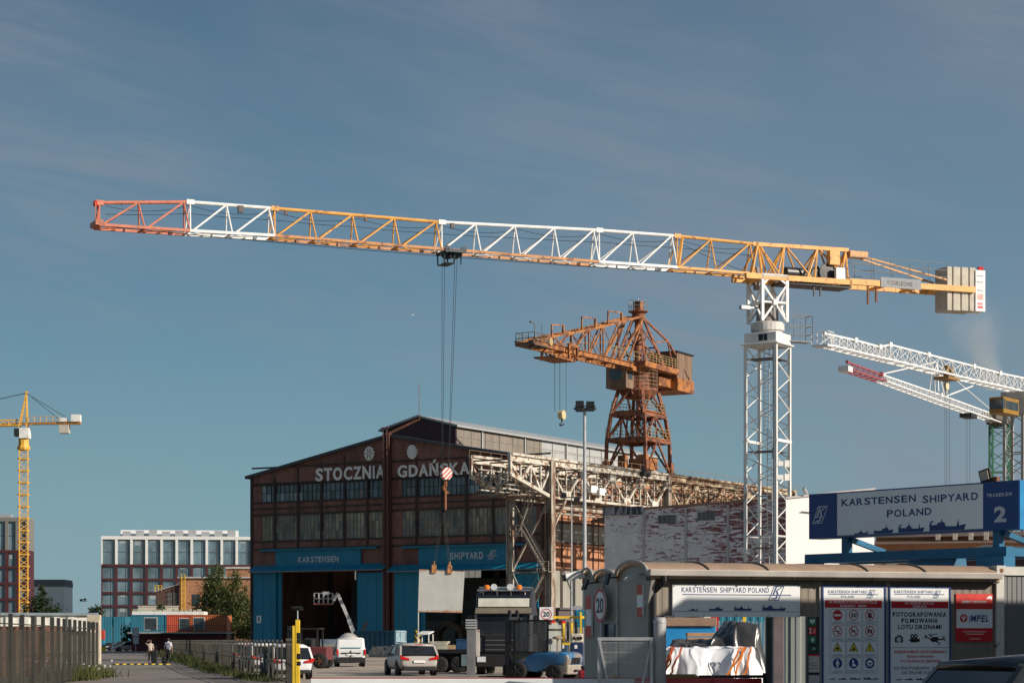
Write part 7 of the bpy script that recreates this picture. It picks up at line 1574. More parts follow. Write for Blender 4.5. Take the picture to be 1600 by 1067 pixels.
def head(A, dx):
    A.text('KARSTENSEN SHIPYARD', bx4(162 + dx, 82, 580 + dx, 110), navy, .005, .001); A.rect(*bx4(165 + dx, 121, 695 + dx, 125), navy, .001); A.text('POLAND', bx4(302 + dx, 136, 440 + dx, 160), navy, .005, .001)
    a = z4(572 + dx, 162); logo(A, a[0], a[1], z4(572, 78)[1] - a[1], navy, .001)
head(A, 0); A.rect(*bx4(130, 187, 733, 264), sign_red, .001)
A.text('NA TERENIE STOCZNI OBOWIĄZUJĄ', bx4(170, 194, 688, 224), board_white, .02, .002); A.text('ZASADY  BHP:', bx4(288, 233, 578, 257), board_white, .02, .002)
cols = ((185, 350), (358, 520), (530, 690)); rows = ((282, 440), (452, 612), (618, 786), (792, 960))
gl = M('thin_grid_line', (.18, .22, .26), .5)
for r_, (ra_, rb_) in enumerate(rows):
    for c_, (ca_, cb_) in enumerate(cols):
        A.frame(*bx4(ca_, ra_, cb_, rb_), .006, gl, .001)
        cx, cy = (ca_ + cb_) / 2 - 5, ra_ + 62; u, z = z4(cx, cy); rr_ = z4(cx + 50, cy)[0] - u
        for k in range(2): w = 45 + 12 * ((r_ * 3 + c_ + k) % 3); A.rect(*bx4(cx - w, rb_ - 30 + k * 14, cx + w, rb_ - 25 + k * 14), gl, .001)
        P = lambda x, y: (u + x * rr_, z + y * rr_)
        def pg(pts, mat, d=.003): A.poly([P(*p) for p in pts], mat, d)
        if r_ == 0 and c_ == 0: A.disc(u, z, rr_, sign_red, .001); pg([(-.75, -.2), (.75, -.2), (.75, .2), (-.75, .2)], board_white)
        elif r_ < 2:
            A.ring(u, z, rr_, rr_ * .16, sign_red, .003)
            if (r_, c_) == (0, 1): A.text('20', (*P(-.62, -.4), *P(.62, .4)), ink, .03, .002)
            else:
                if (r_, c_) == (0, 2): pg([(-.3, -.55), (.3, -.55), (.5, .1), (.38, .15), (.28, -.05), (.3, .5), (.18, .5), (.12, .1), (.08, .6), (-.05, .6), (-.08, .1), (-.15, .5), (-.28, .48), (-.25, 0), (-.35, .25), (-.45, .2)], ink, .002)
                if (r_, c_) == (1, 0): pg([(-.6, -.1), (.4, -.1), (.4, .05), (-.6, .05)], ink, .002); pg([(.45, .1), (.6, .3), (.5, .5), (.42, .45), (.5, .3), (.38, .15)], ink, .002); pg([(.0, -.5), (.3, -.5), (.3, -.3), (0, -.3)], ink, .002)
                if (r_, c_) == (1, 1): pg([(-.6, .1), (-.1, .25), (.2, .1), (.6, .15), (.6, .0), (.1, -.05), (.5, -.4), (.35, -.45), (-.1, -.1), (-.5, -.3), (-.55, -.2), (-.25, .02)], ink, .002); A.disc(*P(-.35, .4), rr_ * .13, ink, .002, 10)
                if (r_, c_) == (1, 2): pg([(-.5, -.35), (.5, -.35), (.5, .25), (.2, .25), (.12, .42), (-.12, .42), (-.2, .25), (-.5, .25)], ink, .002); A.disc(*P(0, -.05), rr_ * .2, board_white, .0025, 12)
                A.line(P(-.64, .64), P(.64, -.64), rr_ * .15, sign_red, .004)
        elif r_ == 2:
            pg([(-1, -.85), (1, -.85), (0, .95)], ink, .001); pg([(-.82, -.74), (.82, -.74), (0, .72)], icon_yellow, .002)
            if c_ == 0: pg([(-.4, -.5), (.3, -.55), (.45, -.3), (.1, -.1), (-.1, .1), (-.15, -.15), (-.45, -.3)], ink)
            if c_ == 1: pg([(-.4, -.6), (.4, -.6), (.4, -.35), (.2, -.3), (.15, .0), (-.1, .0), (-.15, -.35), (-.4, -.38)], ink); A.disc(*P(-.25, -.6), rr_ * .1, ink, .003, 10)
            if c_ == 2: pg([(-.08, -.3), (.08, -.3), (.11, .35), (-.11, .35)], ink); A.disc(*P(0, -.5), rr_ * .1, ink, .003, 10)
        else:
            A.disc(u, z, rr_, icon_blue, .001)
            if c_ == 0: A.disc(*P(0, .62), rr_ * .16, board_white, .002, 12); pg([(-.2, .42), (.2, .42), (.45, -.2), (.33, -.25), (.18, .1), (.25, -.85), (.08, -.85), (0, -.2), (-.08, -.85), (-.25, -.85), (-.18, .1), (-.33, -.25), (-.45, -.2)], board_white, .002)
            if c_ == 1: pg([(-.35, .6), (.05, .6), (.05, -.05), (.5, -.3), (.55, -.6), (-.4, -.6), (-.25, .0)], board_white, .002)
            if c_ == 2: A.disc(*P(0, 0), rr_ * .62, board_white, .002, 20); pg([(-.4, .1), (.4, .1), (.4, -.12), (-.4, -.12)], icon_blue); pg([(-.22, -.25), (.22, -.25), (.15, -.5), (-.15, -.5)], icon_blue)
for k, (xa, xb) in enumerate(((178, 242), (272, 362), (395, 515), (540, 700))): a = bx4(xa, 995, xb, 1027); ship(A, k, a[0], a[1], a[2] - a[0], a[3] - a[1], navy, .001)
A.build(bo1, {'sign_red': 'red_band', 'warning_yellow': 'warning_triangles', 'mandatory_blue': 'blue_discs', 'navy_lettering': 'lettering', 'black_lettering': 'pictograms', 'sign_white': 'white_print', 'thin_grid_line': 'grid_lines'})
bo2 = board('notice_board', 'blue framed board banning photography, filming and drones, right one of the two', 1389, 1485.5, 916, 1070)
A = Art(-.057); head(A, 702); A.rect(*bx4(834, 199, 1437, 268), sign_red, .001)
A.text('NA TERENIE STOCZNI', bx4(980, 206, 1288, 228), board_white, .015, .002); A.text('ZAKAZ:', bx4(1060, 238, 1210, 263), board_white, .02, .002)
for s_, b_, m_, bo in (('FOTOGRAFOWANIA', (848, 312, 1418, 360), ink, .035), ('FILMOWANIA', (942, 377, 1328, 425), ink, .035), ('LOTU DRONAMI', (905, 444, 1368, 492), ink, .035), ('ЗАБОРОНЕНО ФОТОЗЙОМКУ', (860, 708, 1428, 750), sign_red, .03), ('ВІДЕОЗЙОМКУ', (1000, 764, 1288, 798), sign_red, .03), ('ТА ПОЛЬОТИ ДРОНІВ', (930, 815, 1355, 852), sign_red, .03), ('NO PHOTOGRAPHY, FILMING', (862, 888, 1428, 928), ink, .004), ('OR DRONE FLIGHTS', (945, 935, 1345, 970), ink, .004)):
    A.text(s_, bx4(*b_), m_, bo, .001)
A.rect(*bx4(838, 683, 1440, 689), gl, .001)
def P4(pts, mat=ink, d=.001): A.poly([z4(*p) for p in pts], mat, d)
P4([(872, 632), (872, 578), (890, 574), (897, 556), (935, 556), (942, 572), (958, 572), (958, 632)]); u, z = z4(915, 602); r_ = z4(940, 602)[0] - u; A.disc(u, z, r_, board_white, .002); A.ring(u, z, r_ * .78, r_ * .2, ink, .003)
P4([(1038, 632), (1038, 588), (1112, 588), (1112, 600), (1136, 590), (1136, 630), (1112, 618), (1112, 632)]); P4([(1020, 600), (1038, 604), (1038, 616), (1020, 618)])
for cx in (1056, 1094): u, z = z4(cx, 566); A.disc(u, z, r_ * .85, ink, .001); A.disc(u, z, r_ * .35, board_white, .002, 10)
P4([(1255, 590), (1290, 572), (1330, 575), (1338, 600), (1310, 625), (1270, 628), (1250, 612)]); P4([(1262, 596), (1195, 562), (1188, 572), (1255, 606)]); P4([(1325, 596), (1392, 588), (1408, 600), (1330, 612)]); P4([(1262, 580), (1228, 550), (1236, 546), (1280, 575)]); P4([(1318, 615), (1352, 640), (1340, 664), (1332, 660), (1338, 642), (1300, 622)])
for a, b in (((1186, 580), (1215, 556)), ((1226, 550), (1320, 545)), ((1370, 560), (1412, 612))): A.line(z4(*a), z4(*b), .012, ink, .001)
P4([(1190, 548), (1198, 548), (1200, 590), (1192, 590)]); P4([(1390, 560), (1398, 560), (1400, 612), (1392, 612)])
for k, (xa, xb) in enumerate(((885, 950), (980, 1070), (1100, 1215), (1245, 1410))): a = bx4(xa, 1000, xb, 1032); ship(A, k, a[0], a[1], a[2] - a[0], a[3] - a[1], ink, .001)
A.build(bo2, {'sign_red': 'red_print', 'black_lettering': 'lettering', 'navy_lettering': 'heading', 'sign_white': 'white_print', 'thin_grid_line': 'divider'})
# red security sign
z1 = lambda x, y: q(1240 + x / 4.444, 860 + y / 4.444, -.03)
def bx1(x0, y0, x1, y1): a, b = z1(x0, y1), z1(x1, y0); return (a[0], a[1], b[0], b[1])
t = thing('security_sign', 'red and white guarded-site sign at the right end of the gatehouse wall', 'sign', S.w((0, 0, 0)), S.rz); a = bx1(1128, 300, 1382, 630); m = MB(); m.box((a[0], -.03, a[1]), (a[2], -.008, a[3])); m.build('panel', M('bright_red_panel', (.62, .035, .025), .4), t)
A = Art(-.031); A.rect(*bx1(1130, 406, 1380, 536), board_white, .001); A.rect(*bx1(1130, 536, 1380, 628), sign_red, .0008); A.text('OBIEKT CHRONIONY', bx1(1168, 347, 1342, 364), board_white, .02, .002); A.text('IMPEL', bx1(1217, 446, 1352, 493), navy, .03, .003, 0, .02)
u, z = z1(1180, 468); r_ = z1(1206, 468)[0] - u; A.disc(u, z, r_, sign_red, .003)
for k in range(5): an = math.pi * (.1 + .2 * k); A.line((u, z - r_ * .5), (u + r_ * .7 * math.cos(an), z + r_ * .1 + r_ * .6 * math.sin(an)), .012, board_white, .004)
A.line((u, z - r_ * .9), (u, z), .016, board_white, .004)
for y, x0, x1 in ((558, 1175, 1338), (575, 1195, 1320), (608, 1222, 1298)): A.rect(*bx1(x0, y, x1, y + 6), M('pale_pink_print', (.7, .4, .38), .5), .002)
A.poly([z1(1338, 330), z1(1358, 312), (z1(1376, 316)), z1(1378, 332), z1(1372, 342), z1(1362, 332), z1(1345, 336)], board_white, .002); A.build(t, {'sign_white': 'white_print', 'sign_red': 'red_print', 'navy_lettering': 'lettering', 'pale_pink_print': 'small_print'})
# narrow column of emergency signs
z2 = lambda x, y: q(1000 + x / 5.153, 860 + y / 5.153, -.06)
def bx2(x0, y0, x1, y1): a, b = z2(x0, y1), z2(x1, y0); return (a[0], a[1], b[0], b[1])
t = thing('emergency_signs', 'narrow strip of green and red emergency signs between glazed door and notice boards', 'sign', S.w((0, 0, 0)), S.rz)
a = bx2(1355, 535, 1445, 1100); m = MB(); m.box((a[0], -.055, a[1]), (a[2], -.051, a[3])); m.build('backing', black, t); A = Art(-.057)
for y0, y1, mt in ((541, 603, green_s), (612, 677, sign_red), (685, 745, green_s)): A.rect(*bx2(1358, y0, 1420, y1), mt, .001)
A.rect(*bx2(1358, 765, 1444, 826), M('dark_green_label', (.01, .06, .03), .5), .001); A.rect(*bx2(1358, 836, 1444, 978), M('cream_notice', (.5, .47, .43), .6), .001); A.rect(*bx2(1358, 832, 1444, 846), sign_red, .002); A.rect(*bx2(1358, 1000, 1444, 1095), M('pale_notice', (.45, .43, .41), .6), .001)
for y in (900, 920, 945): A.rect(*bx2(1372, y, 1432, y + 4), ink, .002)
for y in (865, 905, 945): A.rect(*bx2(1364, y, 1372, y + 10), ink, .002)
A.rect(*bx2(1380, 708, 1402, 722), board_white, .002); A.rect(*bx2(1385, 698, 1397, 734), board_white, .003)
def h2(x, y): return z2(x, y)
A.poly([h2(1388, 590), h2(1368, 570), h2(1366, 556), h2(1376, 550), h2(1388, 560), h2(1400, 550), h2(1410, 556), h2(1408, 570)], board_white, .002); A.poly([h2(1390, 560), h2(1384, 572), h2(1390, 572), h2(1385, 584), h2(1396, 568), h2(1390, 568)], green_s, .003)
A.rect(*bx2(1366, 622, 1378, 640), board_white, .002); A.rect(*bx2(1366, 648, 1378, 668), board_white, .002); A.rect(*bx2(1398, 625, 1410, 665), M('pale_red_mark', (.7, .3, .25), .5), .002)
A.text('AED', bx2(1390, 779, 1412, 795), board_white, .02, .002)
A.build(t, 'print')
# fittings on the end wall
def on_end(px, py, out=.0): p = hitx(S, px, py, -.0 - out); return p
for px, y0, y1, lb in ((1001, 913, 962, 'narrow red and white notice beside the corner downpipe on the gatehouse end'), (921, 931, 995, 'narrow red and white notice on the far corner of the gatehouse end')):
    t = thing('wall_notice', lb, 'notice', S.w((0, 0, 0)), S.rz); a, b = on_end(px - 4.2, y0), on_end(px + 4.2, y1); ya_, yb2 = min(a.y, b.y), max(a.y, b.y); m = MB(); m.box((-.02, ya_, b.z), (.018, yb2, a.z)); m.build('panel', board_white, t)
    m = MB(); h = a.z - b.z; m.box((-.025, ya_, a.z - h * .32), (-.0205, yb2, a.z)); m.box((-.025, ya_, b.z), (-.0205, yb2, b.z + h * .28)); m.build('red_band', M('notice_red', (.52, .07, .04), .5), t)
t = thing('round_speed_sign', 'round red-rimmed 20 speed limit sign on the gatehouse end wall', 'road sign', S.w((0, 0, 0)), S.rz); c = on_end(938.5, 945.5, .12)
m = MB(); m.lathe([(.335, -.135), (.335, -.12)], (0, c.y, c.z), 'x', 32); m.build('disc', board_white, t); m = MB(); n = 32; vs = []
for i in range(n): a = 2 * math.pi * i / n; vs += [(-.139, c.y + .335 * math.cos(a), c.z + .335 * math.sin(a)), (-.139, c.y + .275 * math.cos(a), c.z + .275 * math.sin(a))]
m.add(vs, [(2 * i, (2 * i + 2) % (2 * n), (2 * i + 3) % (2 * n), 2 * i + 1) for i in range(n)]); m.build('red_ring', sign_red, t)
A = Art(0); A.text('20', (-.2, -.15, .2, .15), ink, .02); mm = A.d['black_lettering'][0]; mm.v = [(-.1395, c.y - u, c.z + z) for u, y, z in mm.v]; mm.build('lettering', ink, t)
m = MB(); m.box((-.12, c.y - .03, c.z - 1.2), (-.08, c.y + .03, c.z + .2)); m.build('post', galv, t)
def fitting(name, label, cat, px, py, parts):
    p = on_end(px, py, .0); t = thing(name, label, cat, S.w(p), S.rz)
    for nm, mat, fn in parts: m = MB(); fn(m); m.build(nm, mat, t, bevel=.012)
fitting('floodlight', 'black floodlight tilted down on a bracket, left one on the gatehouse end', 'floodlight', 935, 912, [('arm', black, lambda m: m.beam((.02, 0, .05), (-.25, 0, 0), .03)), ('lamp', black, lambda m: m.beam((-.24, .0, .09), (-.32, 0, -.12), .20, .05))])
fitting('floodlight', 'black floodlight nearer the roof valley, right one on the gatehouse end', 'floodlight', 966, 902, [('arm', black, lambda m: m.beam((.02, 0, 0), (-.22, 0, 0), .03)), ('lamp', black, lambda m: m.beam((-.2, .0, .08), (-.26, 0, -.14), .19, .05))])
fitting('security_camera', 'grey bullet security camera under the front gable of the gatehouse', 'camera', 1003, 902, [('arm', galv, lambda m: m.beam((.02, 0, .06), (-.2, 0, .05), .05)), ('housing', M('camera_grey', (.40, .42, .43), .4), lambda m: m.beam((-.08, 0, .05), (-.34, .04, -.05), .11, .09))])
fitting('security_camera', 'white bullet security camera with black face at the far gatehouse corner', 'camera', 913, 898, [('arm', white, lambda m: m.box((-.14, -.05, -.06), (.02, .05, .1))), ('housing', white, lambda m: m.beam((-.1, 0, .02), (-.42, 0, -.06), .16, .15)), ('lens_face', black, lambda m: m.beam((-.42, 0, -.06), (-.45, 0, -.067), .15, .14))])
# gate leaf and gatepost
gp = thing('gatepost', 'thick pale grey round gatepost beside the passage opening', 'post', (W(1031, 1000, 39.6).x, 39.6, 0), 0); zt_ = W(0, 964, 39.6).z; m = MB(); m.lathe([(.115, 0), (.115, zt_ - .08), (.10, zt_)], n=20); m.build('shaft', M('gatepost_grey', (.36, .365, .37), .6, rust=.12, rustcol=(.3, .2, .17)), gp, True); m = MB(); m.lathe([(.125, zt_ - .1), (.125, zt_ - .06)], n=20); m.build('cap_band', galv, gp)
GL = Frame(W(935, 1000, 40).x, 39.6, R(-4)); gl_ = thing('gate_leaf', 'galvanised mesh gate leaf with diagonal braces in front of the gatehouse end', 'gate', (GL.x, GL.y, 0), GL.rz); gw = GL.uz(1018, 1000)[0]; gz = GL.uz(975, 995)[1]
m = MB(); m.box((-.03, -.03, .1), (.03, .03, gz)); m.box((gw - .03, -.03, .1), (gw + .03, .03, gz)); m.box((.03, -.03, gz - .06), (gw - .03, .03, gz)); m.box((.03, -.03, .1), (gw - .03, .03, .16)); m.build('frame', galv, gl_)
m = MB(); m.beam((.0, -.04, gz - .05), (gw * .34, -.04, .1), .04); m.beam((gw, -.04, gz - .05), (gw * .66, -.04, .1), .04); m.build('brace', galv, gl_)
m = MB(); n = 42
for i in range(1, n): x = gw * i / n; m.box((x - .003, -.004, .16), (x + .003, .004, gz - .06))
for i in range(9): z = .2 + (gz - .3) * i / 8; m.box((.03, -.009, z - .004), (gw - .03, -.0045, z + .004))
m.build('mesh_wires', galv, gl_)
# barrier boom and its yellow post
bt = thing('barrier', 'long white and red barrier boom across the bottom of the picture', 'barrier', (W(1118, 1000, 40.5).x, 40.5, 0), 0); zb_ = W(0, 1063.5, 40.5).z; xa = W(485, 1000, 40.5).x - bt.location.x
m = MB(); m.box((xa, -.04, zb_ - .055), (0, .04, zb_ + .05)); m.build('boom', board_white, bt, bevel=.015)
m = MB(); m.box((xa, -.042, zb_ + .051), (0, .042, zb_ + .062)); m.box((xa * .2, -.045, zb_ - .05), (0, .045, zb_ + .05)); m.build('red_trim', M('barrier_red', (.45, .04, .04), .5), bt)
m = MB(); m.box((-.05, -.2, 0), (.35, .2, .95)); m.build('drive_box', M('barrier_box_red', (.40, .03, .035), .5), bt, bevel=.03)
yp = thing('height_post', 'bright yellow barrier post with black bands at the left of the yard entrance', 'post', (W(463, 1000, 60).x, 60, 0), 0); u = 60 / F; m = MB(); zt_ = W(0, 968, 60).z; m.box((-.02, -.08, 0), (.095, .08, zt_)); m.box((-.105, -.07, 0), (-.021, .07, zt_ - .16)); m.build('post_body', yellow, yp, bevel=.008)
m = MB()
for py, h in ((993, 8), (1001.5, 5), (1025, 7), (1036, 5)): z = W(0, py, 60).z; m.box((.02, -.085, z - h * u / 1.6), (.12, .085, z + h * u / 1.6))
m.build('reflector', black, yp)
m = MB()
for k in range(2): pass
# guard rails and red bar at the passage
for px, lb in ((985, 'low yellow tube guard rail left of the passage'), (1060, 'low yellow tube guard rail in the middle of the passage')):
    t = thing('guard_rail', lb, 'guard rail', (W(px, 1000, 42.5).x, 42.5, 0), .1); m = MB(); z = .95; m.path([(-.42, 0, 0), (-.42, 0, z - .1), (-.34, 0, z), (.34, 0, z), (.42, 0, z - .1), (.42, 0, 0)], .045, 10); m.build('hoop', M('rail_mustard', (.50, .33, .12), .5), t); m = MB(); m.cbox((-.42, 0, .01), (.2, .2, .02)); m.cbox((.42, 0, .01), (.2, .2, .02)); m.build('foot_plate', dark_steel, t)
t = thing('turnstile_bar', 'dark red and black low bar across the right side of the passage', 'barrier', S.w((q(1150, 1000)[0], .5, 0)), S.rz); m = MB(); m.box((-.55, -.03, .92), (.85, .03, .98)); m.box((.8, -.03, 0), (.86, .03, 1.02)); m.box((-.5, -.03, 0), (-.44, .03, .95)); m.build('bar', black, t); m = MB(); m.box((-.05, -.04, .75), (.75, .04, .915)); m.build('red_panel', sign_red, t)

# ---------------------------------------------------------------- big sign on its blue steel frame
BS = Frame(W(1264, 800, 52).x, 52, math.atan2(-.766, .643)); q5 = lambda px, py, o=0: BS.uz(px, py, o)
bs = thing('gate_sign', 'big tilted white and blue name sign on a blue steel frame above the gatehouse', 'sign', (BS.x, BS.y, 0), BS.rz)
ur = q5(1591, 790)[0]; za, zb2 = q5(1264, 842)[1], q5(1264, 772)[1]; u1, u2 = q5(1307, 800)[0], q5(1536, 800)[0]
m = MB(); m.box((0, 0, za), (u1, .45, zb2)); m.box((u2, 0, za), (ur, .45, zb2)); m.box((u1, .02, za), (u2, .45, za + .05)); m.box((u1, .02, zb2 - .03), (u2, .45, zb2)); m.box((u1, .3, za + .05), (u2, .44, zb2 - .03)); m.build('sign_box', blue_sign, bs)
m = MB(); m.box((u1 + .002, .015, za + .05), (u2 - .002, .06, zb2 - .03)); m.build('white_panel', M('sign_panel_grey_white', (.82, .81, .80), .4, var=.05, scale=.8), bs)
m = MB(); m.box((ur + .002, .02, za), (ur + .03, .45, zb2)); m.build('side_panel', M('lit_side_blue', (.015, .21, .45), .4), bs)  # sun on the end face is put into its brighter blue
z5 = lambda x, y: q5(1240 + x / 4.444, 730 + y / 4.444)
def fit(x0, y0, x1, y1):
    a, b = z5(x0, y0), z5(x1, y1); return a, b
A = Art(.013)
def t5(body, xl, xr, yl, h, mat, bold):
    a = z5(xl, yl); b = z5(xr, yl); top = z5(xl, yl - h)[1]; A.text(body, (a[0], a[1], b[0], top), mat, bold, .001)
t5('KARSTENSEN', 330, 846, 270, 49, navy, .02); t5('SHIPYARD', 893, 1278, 248, 52, navy, .02)
A.d['navy_lettering'][0].v = [(u, y, z) for u, y, z in A.d['navy_lettering'][0].v]
t5('POLAND', 645, 955, 347, 51, navy, .02)
base = z5(420, 470)[1]
for k, (xa, xb, yt) in enumerate(((420, 520, 425), (555, 692, 402), (725, 908, 392), (940, 1195, 370))):
    a = z5(xa, 466); b = z5(xb, 466); ship(A, k, a[0], base + .01, b[0] - a[0], (.155, .215, .23, .27)[k], navy, .002)
A.rect(u1 + .05, base - .01, u2 - .05, base + .012, gl, .001)
A.y = -.001; a = z5(133, 388); logo(A, a[0], a[1], z5(133, 275)[1] - a[1], letter_grey, .002)
t5('TRASERÓW', 1340, 1520, 207, 30, letter_grey, .025)
a = z5(1392, 382); b = z5(1478, 382); A.text('2', (a[0], a[1], b[0], z5(1392, 272)[1]), letter_grey, .04, .002); A.build(bs, {'navy_lettering': 'lettering', 'pale_grey_letters': 'white_lettering', 'thin_grid_line': 'base_line'})
pb = M('frame_blue', (.008, .115, .22), .5, rust=.1); zfr = q5(1300, 864)[1]; zr_ = zfr - .02
m = MB()
for px in (1315, 1552):
    u = q5(px, 850)[0]; m.box((u - .09, .1, zfr), (u + .09, .28, za)); m.beam((u + .12, .2, za - .05), (u + .1, 1.4, zfr + .05), .1, .12)
m.build('support_post', pb, bs)
ul_, ur_ = q5(1255, 868)[0], q5(1570, 868)[0]
m = MB(); m.box((ul_, .05, zfr - .22), (ur_, .33, zfr)); m.box((ul_, 1.3, zfr - .22), (ur_, 1.55, zfr)); 
for u in (ul_ + .3, (ul_ + ur_) / 2 + .5, ur_ - .2): m.box((u - .12, .33, zfr - .2), (u + .12, 1.3, zfr - .02))
m.box((ur_ - .7, -.1, zfr - .62), (ur_ + .05, .3, zfr - .222)); m.box((ul_ - .3, -.1, zfr - .4), (ul_ + .4, .3, zfr - .222)); m.beam(((ul_ + ur_) / 2, .4, zfr - .5), ((ul_ + ur_) / 2 + 1.4, .4, zfr - .3), .5, .4); m.build('base_frame', pb, bs)
m = MB()
for u in (ul_ + .1, ur_ - .3): m.box((u - .1, .1, 0), (u + .1, .3, zfr - .63)); m.box((u - .1, 1.3, 0), (u + .1, 1.5, zfr - .222))
m.build('frame_leg', pb, bs)
p = q5(1542, 752, .2); t = thing('floodlight', 'small square floodlight sitting on top of the big gate sign', 'floodlight', BS.w((p[0], .2, zb2)), BS.rz); m = MB(); m.beam((0, 0, .02), (-.06, -.02, .30), .30, .05, (0, 1, 0)); m.build('lamp', black, t); m = MB(); m.beam((-.01, -.05, .06), (-.05, -.06, .26), .22, .02, (0, 1, 0)); m.build('lens', M('lens_tan', (.45, .38, .30), .2), t); m = MB(); m.cbox((.12, .05, .06), (.3, .1, .12)); m.build('bracket', rust_m, t)
# freight container at the right edge
KC = Frame(*[S.w((ue + .02, -.05, 0))[i] for i in range(2)], S.rz); kt = thing('freight_container', 'grey freight container with white corner post right of the gatehouse', 'container', (KC.x, KC.y, 0), KC.rz); zt_ = KC.uz(1560, 884)[1]
m = MB(); m.box((0, -.02, 0), (.17, .16, zt_)); m.box((.17, 0, zt_ - .18), (3.4, .12, zt_ - .02)); m.box((0, .16, zt_ - .14), (.14, 6, zt_)); m.box((-.005, -.04, zt_ - .17), (.2, .17, zt_ + .01)); m.build('frame', M('container_white_frame', (.55, .53, .48), .5, rust=.2), kt)
m = MB(); m.lathe([(.045, -.045), (.045, -.041)], (.1, 0, zt_ - .09), 'y', 14); m.build('corner_hole', rust_m, kt)
m = MB(); m.box((.17, .05, 0), (3.4, .08, zt_ - .18)); m.box((.02, .17, 0), (.1, 6, zt_ - .14)); m.build('side_sheet', M_corr('container_grey_sheet', (.17, .17, .17), .11, .5, .1, depth=.03), kt)
m = MB(); m.box((.1, .12, zt_ - .02), (3.4, 6, zt_)); m.build('roof', M('container_roof_grey', (.3, .3, .29), .6), kt)
# ---------------------------------------------------------------- goods seen through the passage
wrapm = M('white_wrap_film', (.74, .75, .77), .28, var=.05, scale=1.5); tarpm = M('black_tarpaulin', (.05, .05, .053), .25, var=.3)
Yw = 58.0; x0, x1 = W(1030, 1000, Yw).x, W(1198, 1000, Yw).x
rough_heap('wrapped_load', 'big load wrapped in shiny white film behind the gatehouse passage', 'wrapped load', ((x0 + x1) / 2, Yw + 1.0, 0), 0, x1 - x0, 2.4, W(0, 1013, Yw).z, wrapm, 5, 44, .26, parent_part='film', fz=.3, fy=1.1)
for px, lb, mt in ((1052, 'dark orange lashing strap over the left part of the white load', M('strap_red', (.50, .11, .04), .6)), (1163, 'bright orange lashing strap bundle hanging over the right part of the white load', M('strap_orange', (.75, .22, .03), .5))):
    t = thing('lashing_strap', lb, 'strap', (W(px, 1000, Yw).x, Yw - .32, 0)); m = MB(); rr = random.Random(px)
    for k in range(4):
        a = V((rr.uniform(-.15, .22), rr.uniform(-.05, .0), W(0, 1010, Yw).z)); pts = [a]
        for j in range(7): pts.append(pts[-1] + V((rr.gauss(-.045, .035), rr.uniform(-.025, .02), -.11)))
        for p_, q_ in zip(pts, pts[1:]): m.beam(p_, q_, .05, .012, (0, 1, 0))
    m.build('webbing', mt, t)
Yt = 63.0; x0, x1 = W(1038, 1000, Yt).x, W(1204, 1000, Yt).x
rough_heap('tarpaulin_heap', 'black tarpaulin draped over a tall pile behind the white wrapped load', 'tarpaulin', ((x0 + x1) / 2, Yt + 1.3, 0), 0, x1 - x0, 2.6, W(0, 975, Yt).z, tarpm, 9, 40, .22, prof=lambda u, v: .72 + .28 * math.exp(-((u - .72) / .17) ** 2) if u < .72 else .70 + .30 * math.exp(-((u - .72) / .22) ** 2), parent_part='tarpaulin_sheet')
boxy('blue_container', 'bright blue container with tan roof behind the tarpaulin', 'container', 1074, 72, [('body', M('bright_blue_paint', (.012, .24, .55), .5), [((-1.3, 0, 0), (.93, 2.5, 2.1))], .02), ('roof', M('tan_flat_roof', (.30, .19, .13), .7), [((-1.35, -.1, 2.12), (.97, 2.6, 2.4))], .02)])
boxy('timber_pile', 'tan timber beams lying behind the black tarpaulin', 'timber', 1095, 68, [('beam', M('tan_timber', (.42, .26, .13), .7), [((-.42, k * .25, 1.62 + j * .15), (.42, k * .25 + .23, 1.74 + j * .15)) for k in range(3) for j in range(2)], .01), ('trestle', dark_steel, [((-.35, 0, 0), (-.25, .7, 1.6)), ((.25, 0, 0), (.35, .7, 1.6))], 0)])
fence('palisade_fence', 'grey palisade fence behind the tarpaulin heap', [(W(1112, 1000, 74).x, 74), (W(1206, 1000, 74).x, 74)], 2.3, 1.1, .12, .06, M('palisade_grey', (.22, .26, .28), .5), (.1, .92))
boxy('sea_container', 'dark teal container far behind the palisade fence', 'container', 1160, 84, [('body', cont_m['teal'], [((-.9, 0, 0), (1.6, 3, 2.75))], .02), ('roof', dark_steel, [((-.95, -.05, 2.75), (1.65, 3.05, 2.85))], 0)])
boxy('red_box', 'red and white box on the roofs seen under the banner', 'box', 1117, 80, [('box', sign_red, [((-.15, 0, 0), (.15, .3, 2.75))], 0), ('cap', white, [((-.4, 0, 2.45), (-.16, .3, 2.7))], 0)])
boxy('yellow_pole', 'short yellow pole standing behind the tarpaulin under the banner', 'pole', 1163, 78, [('shaft', yellow, [((-.06, -.06, 0), (.06, .06, 2.7))], 0), ('base', dark_steel, [((-.15, -.15, 0), (.15, .15, .04))], 0)])
boxy('white_container', 'pale ribbed container seen through the glazed door', 'container', 1243, 58, [('side', M_corr('pale_ribbed_sheet', (.50, .47, .40), .28, .5, .1, .1, .06), [((-.35, 0, 0), (.9, 4, 2.45))], 0), ('frame', M('container_frame_cream', (.5, .46, .4), .5), [((-.4, -.05, 2.45), (.95, 4, 2.6))], 0)])
boxy('brick_pillar', 'reddish rough pillar seen through the glazed door beside the pale container', 'pillar', 1216, 56, [('pillar', M('red_grey_pillar', (.26, .14, .12), .8, var=.4), [((-.12, 0, 0), (.14, .3, 2.35))], .01), ('cap', concrete, [((-.16, -.04, 2.35), (.18, .34, 2.42))], 0)])
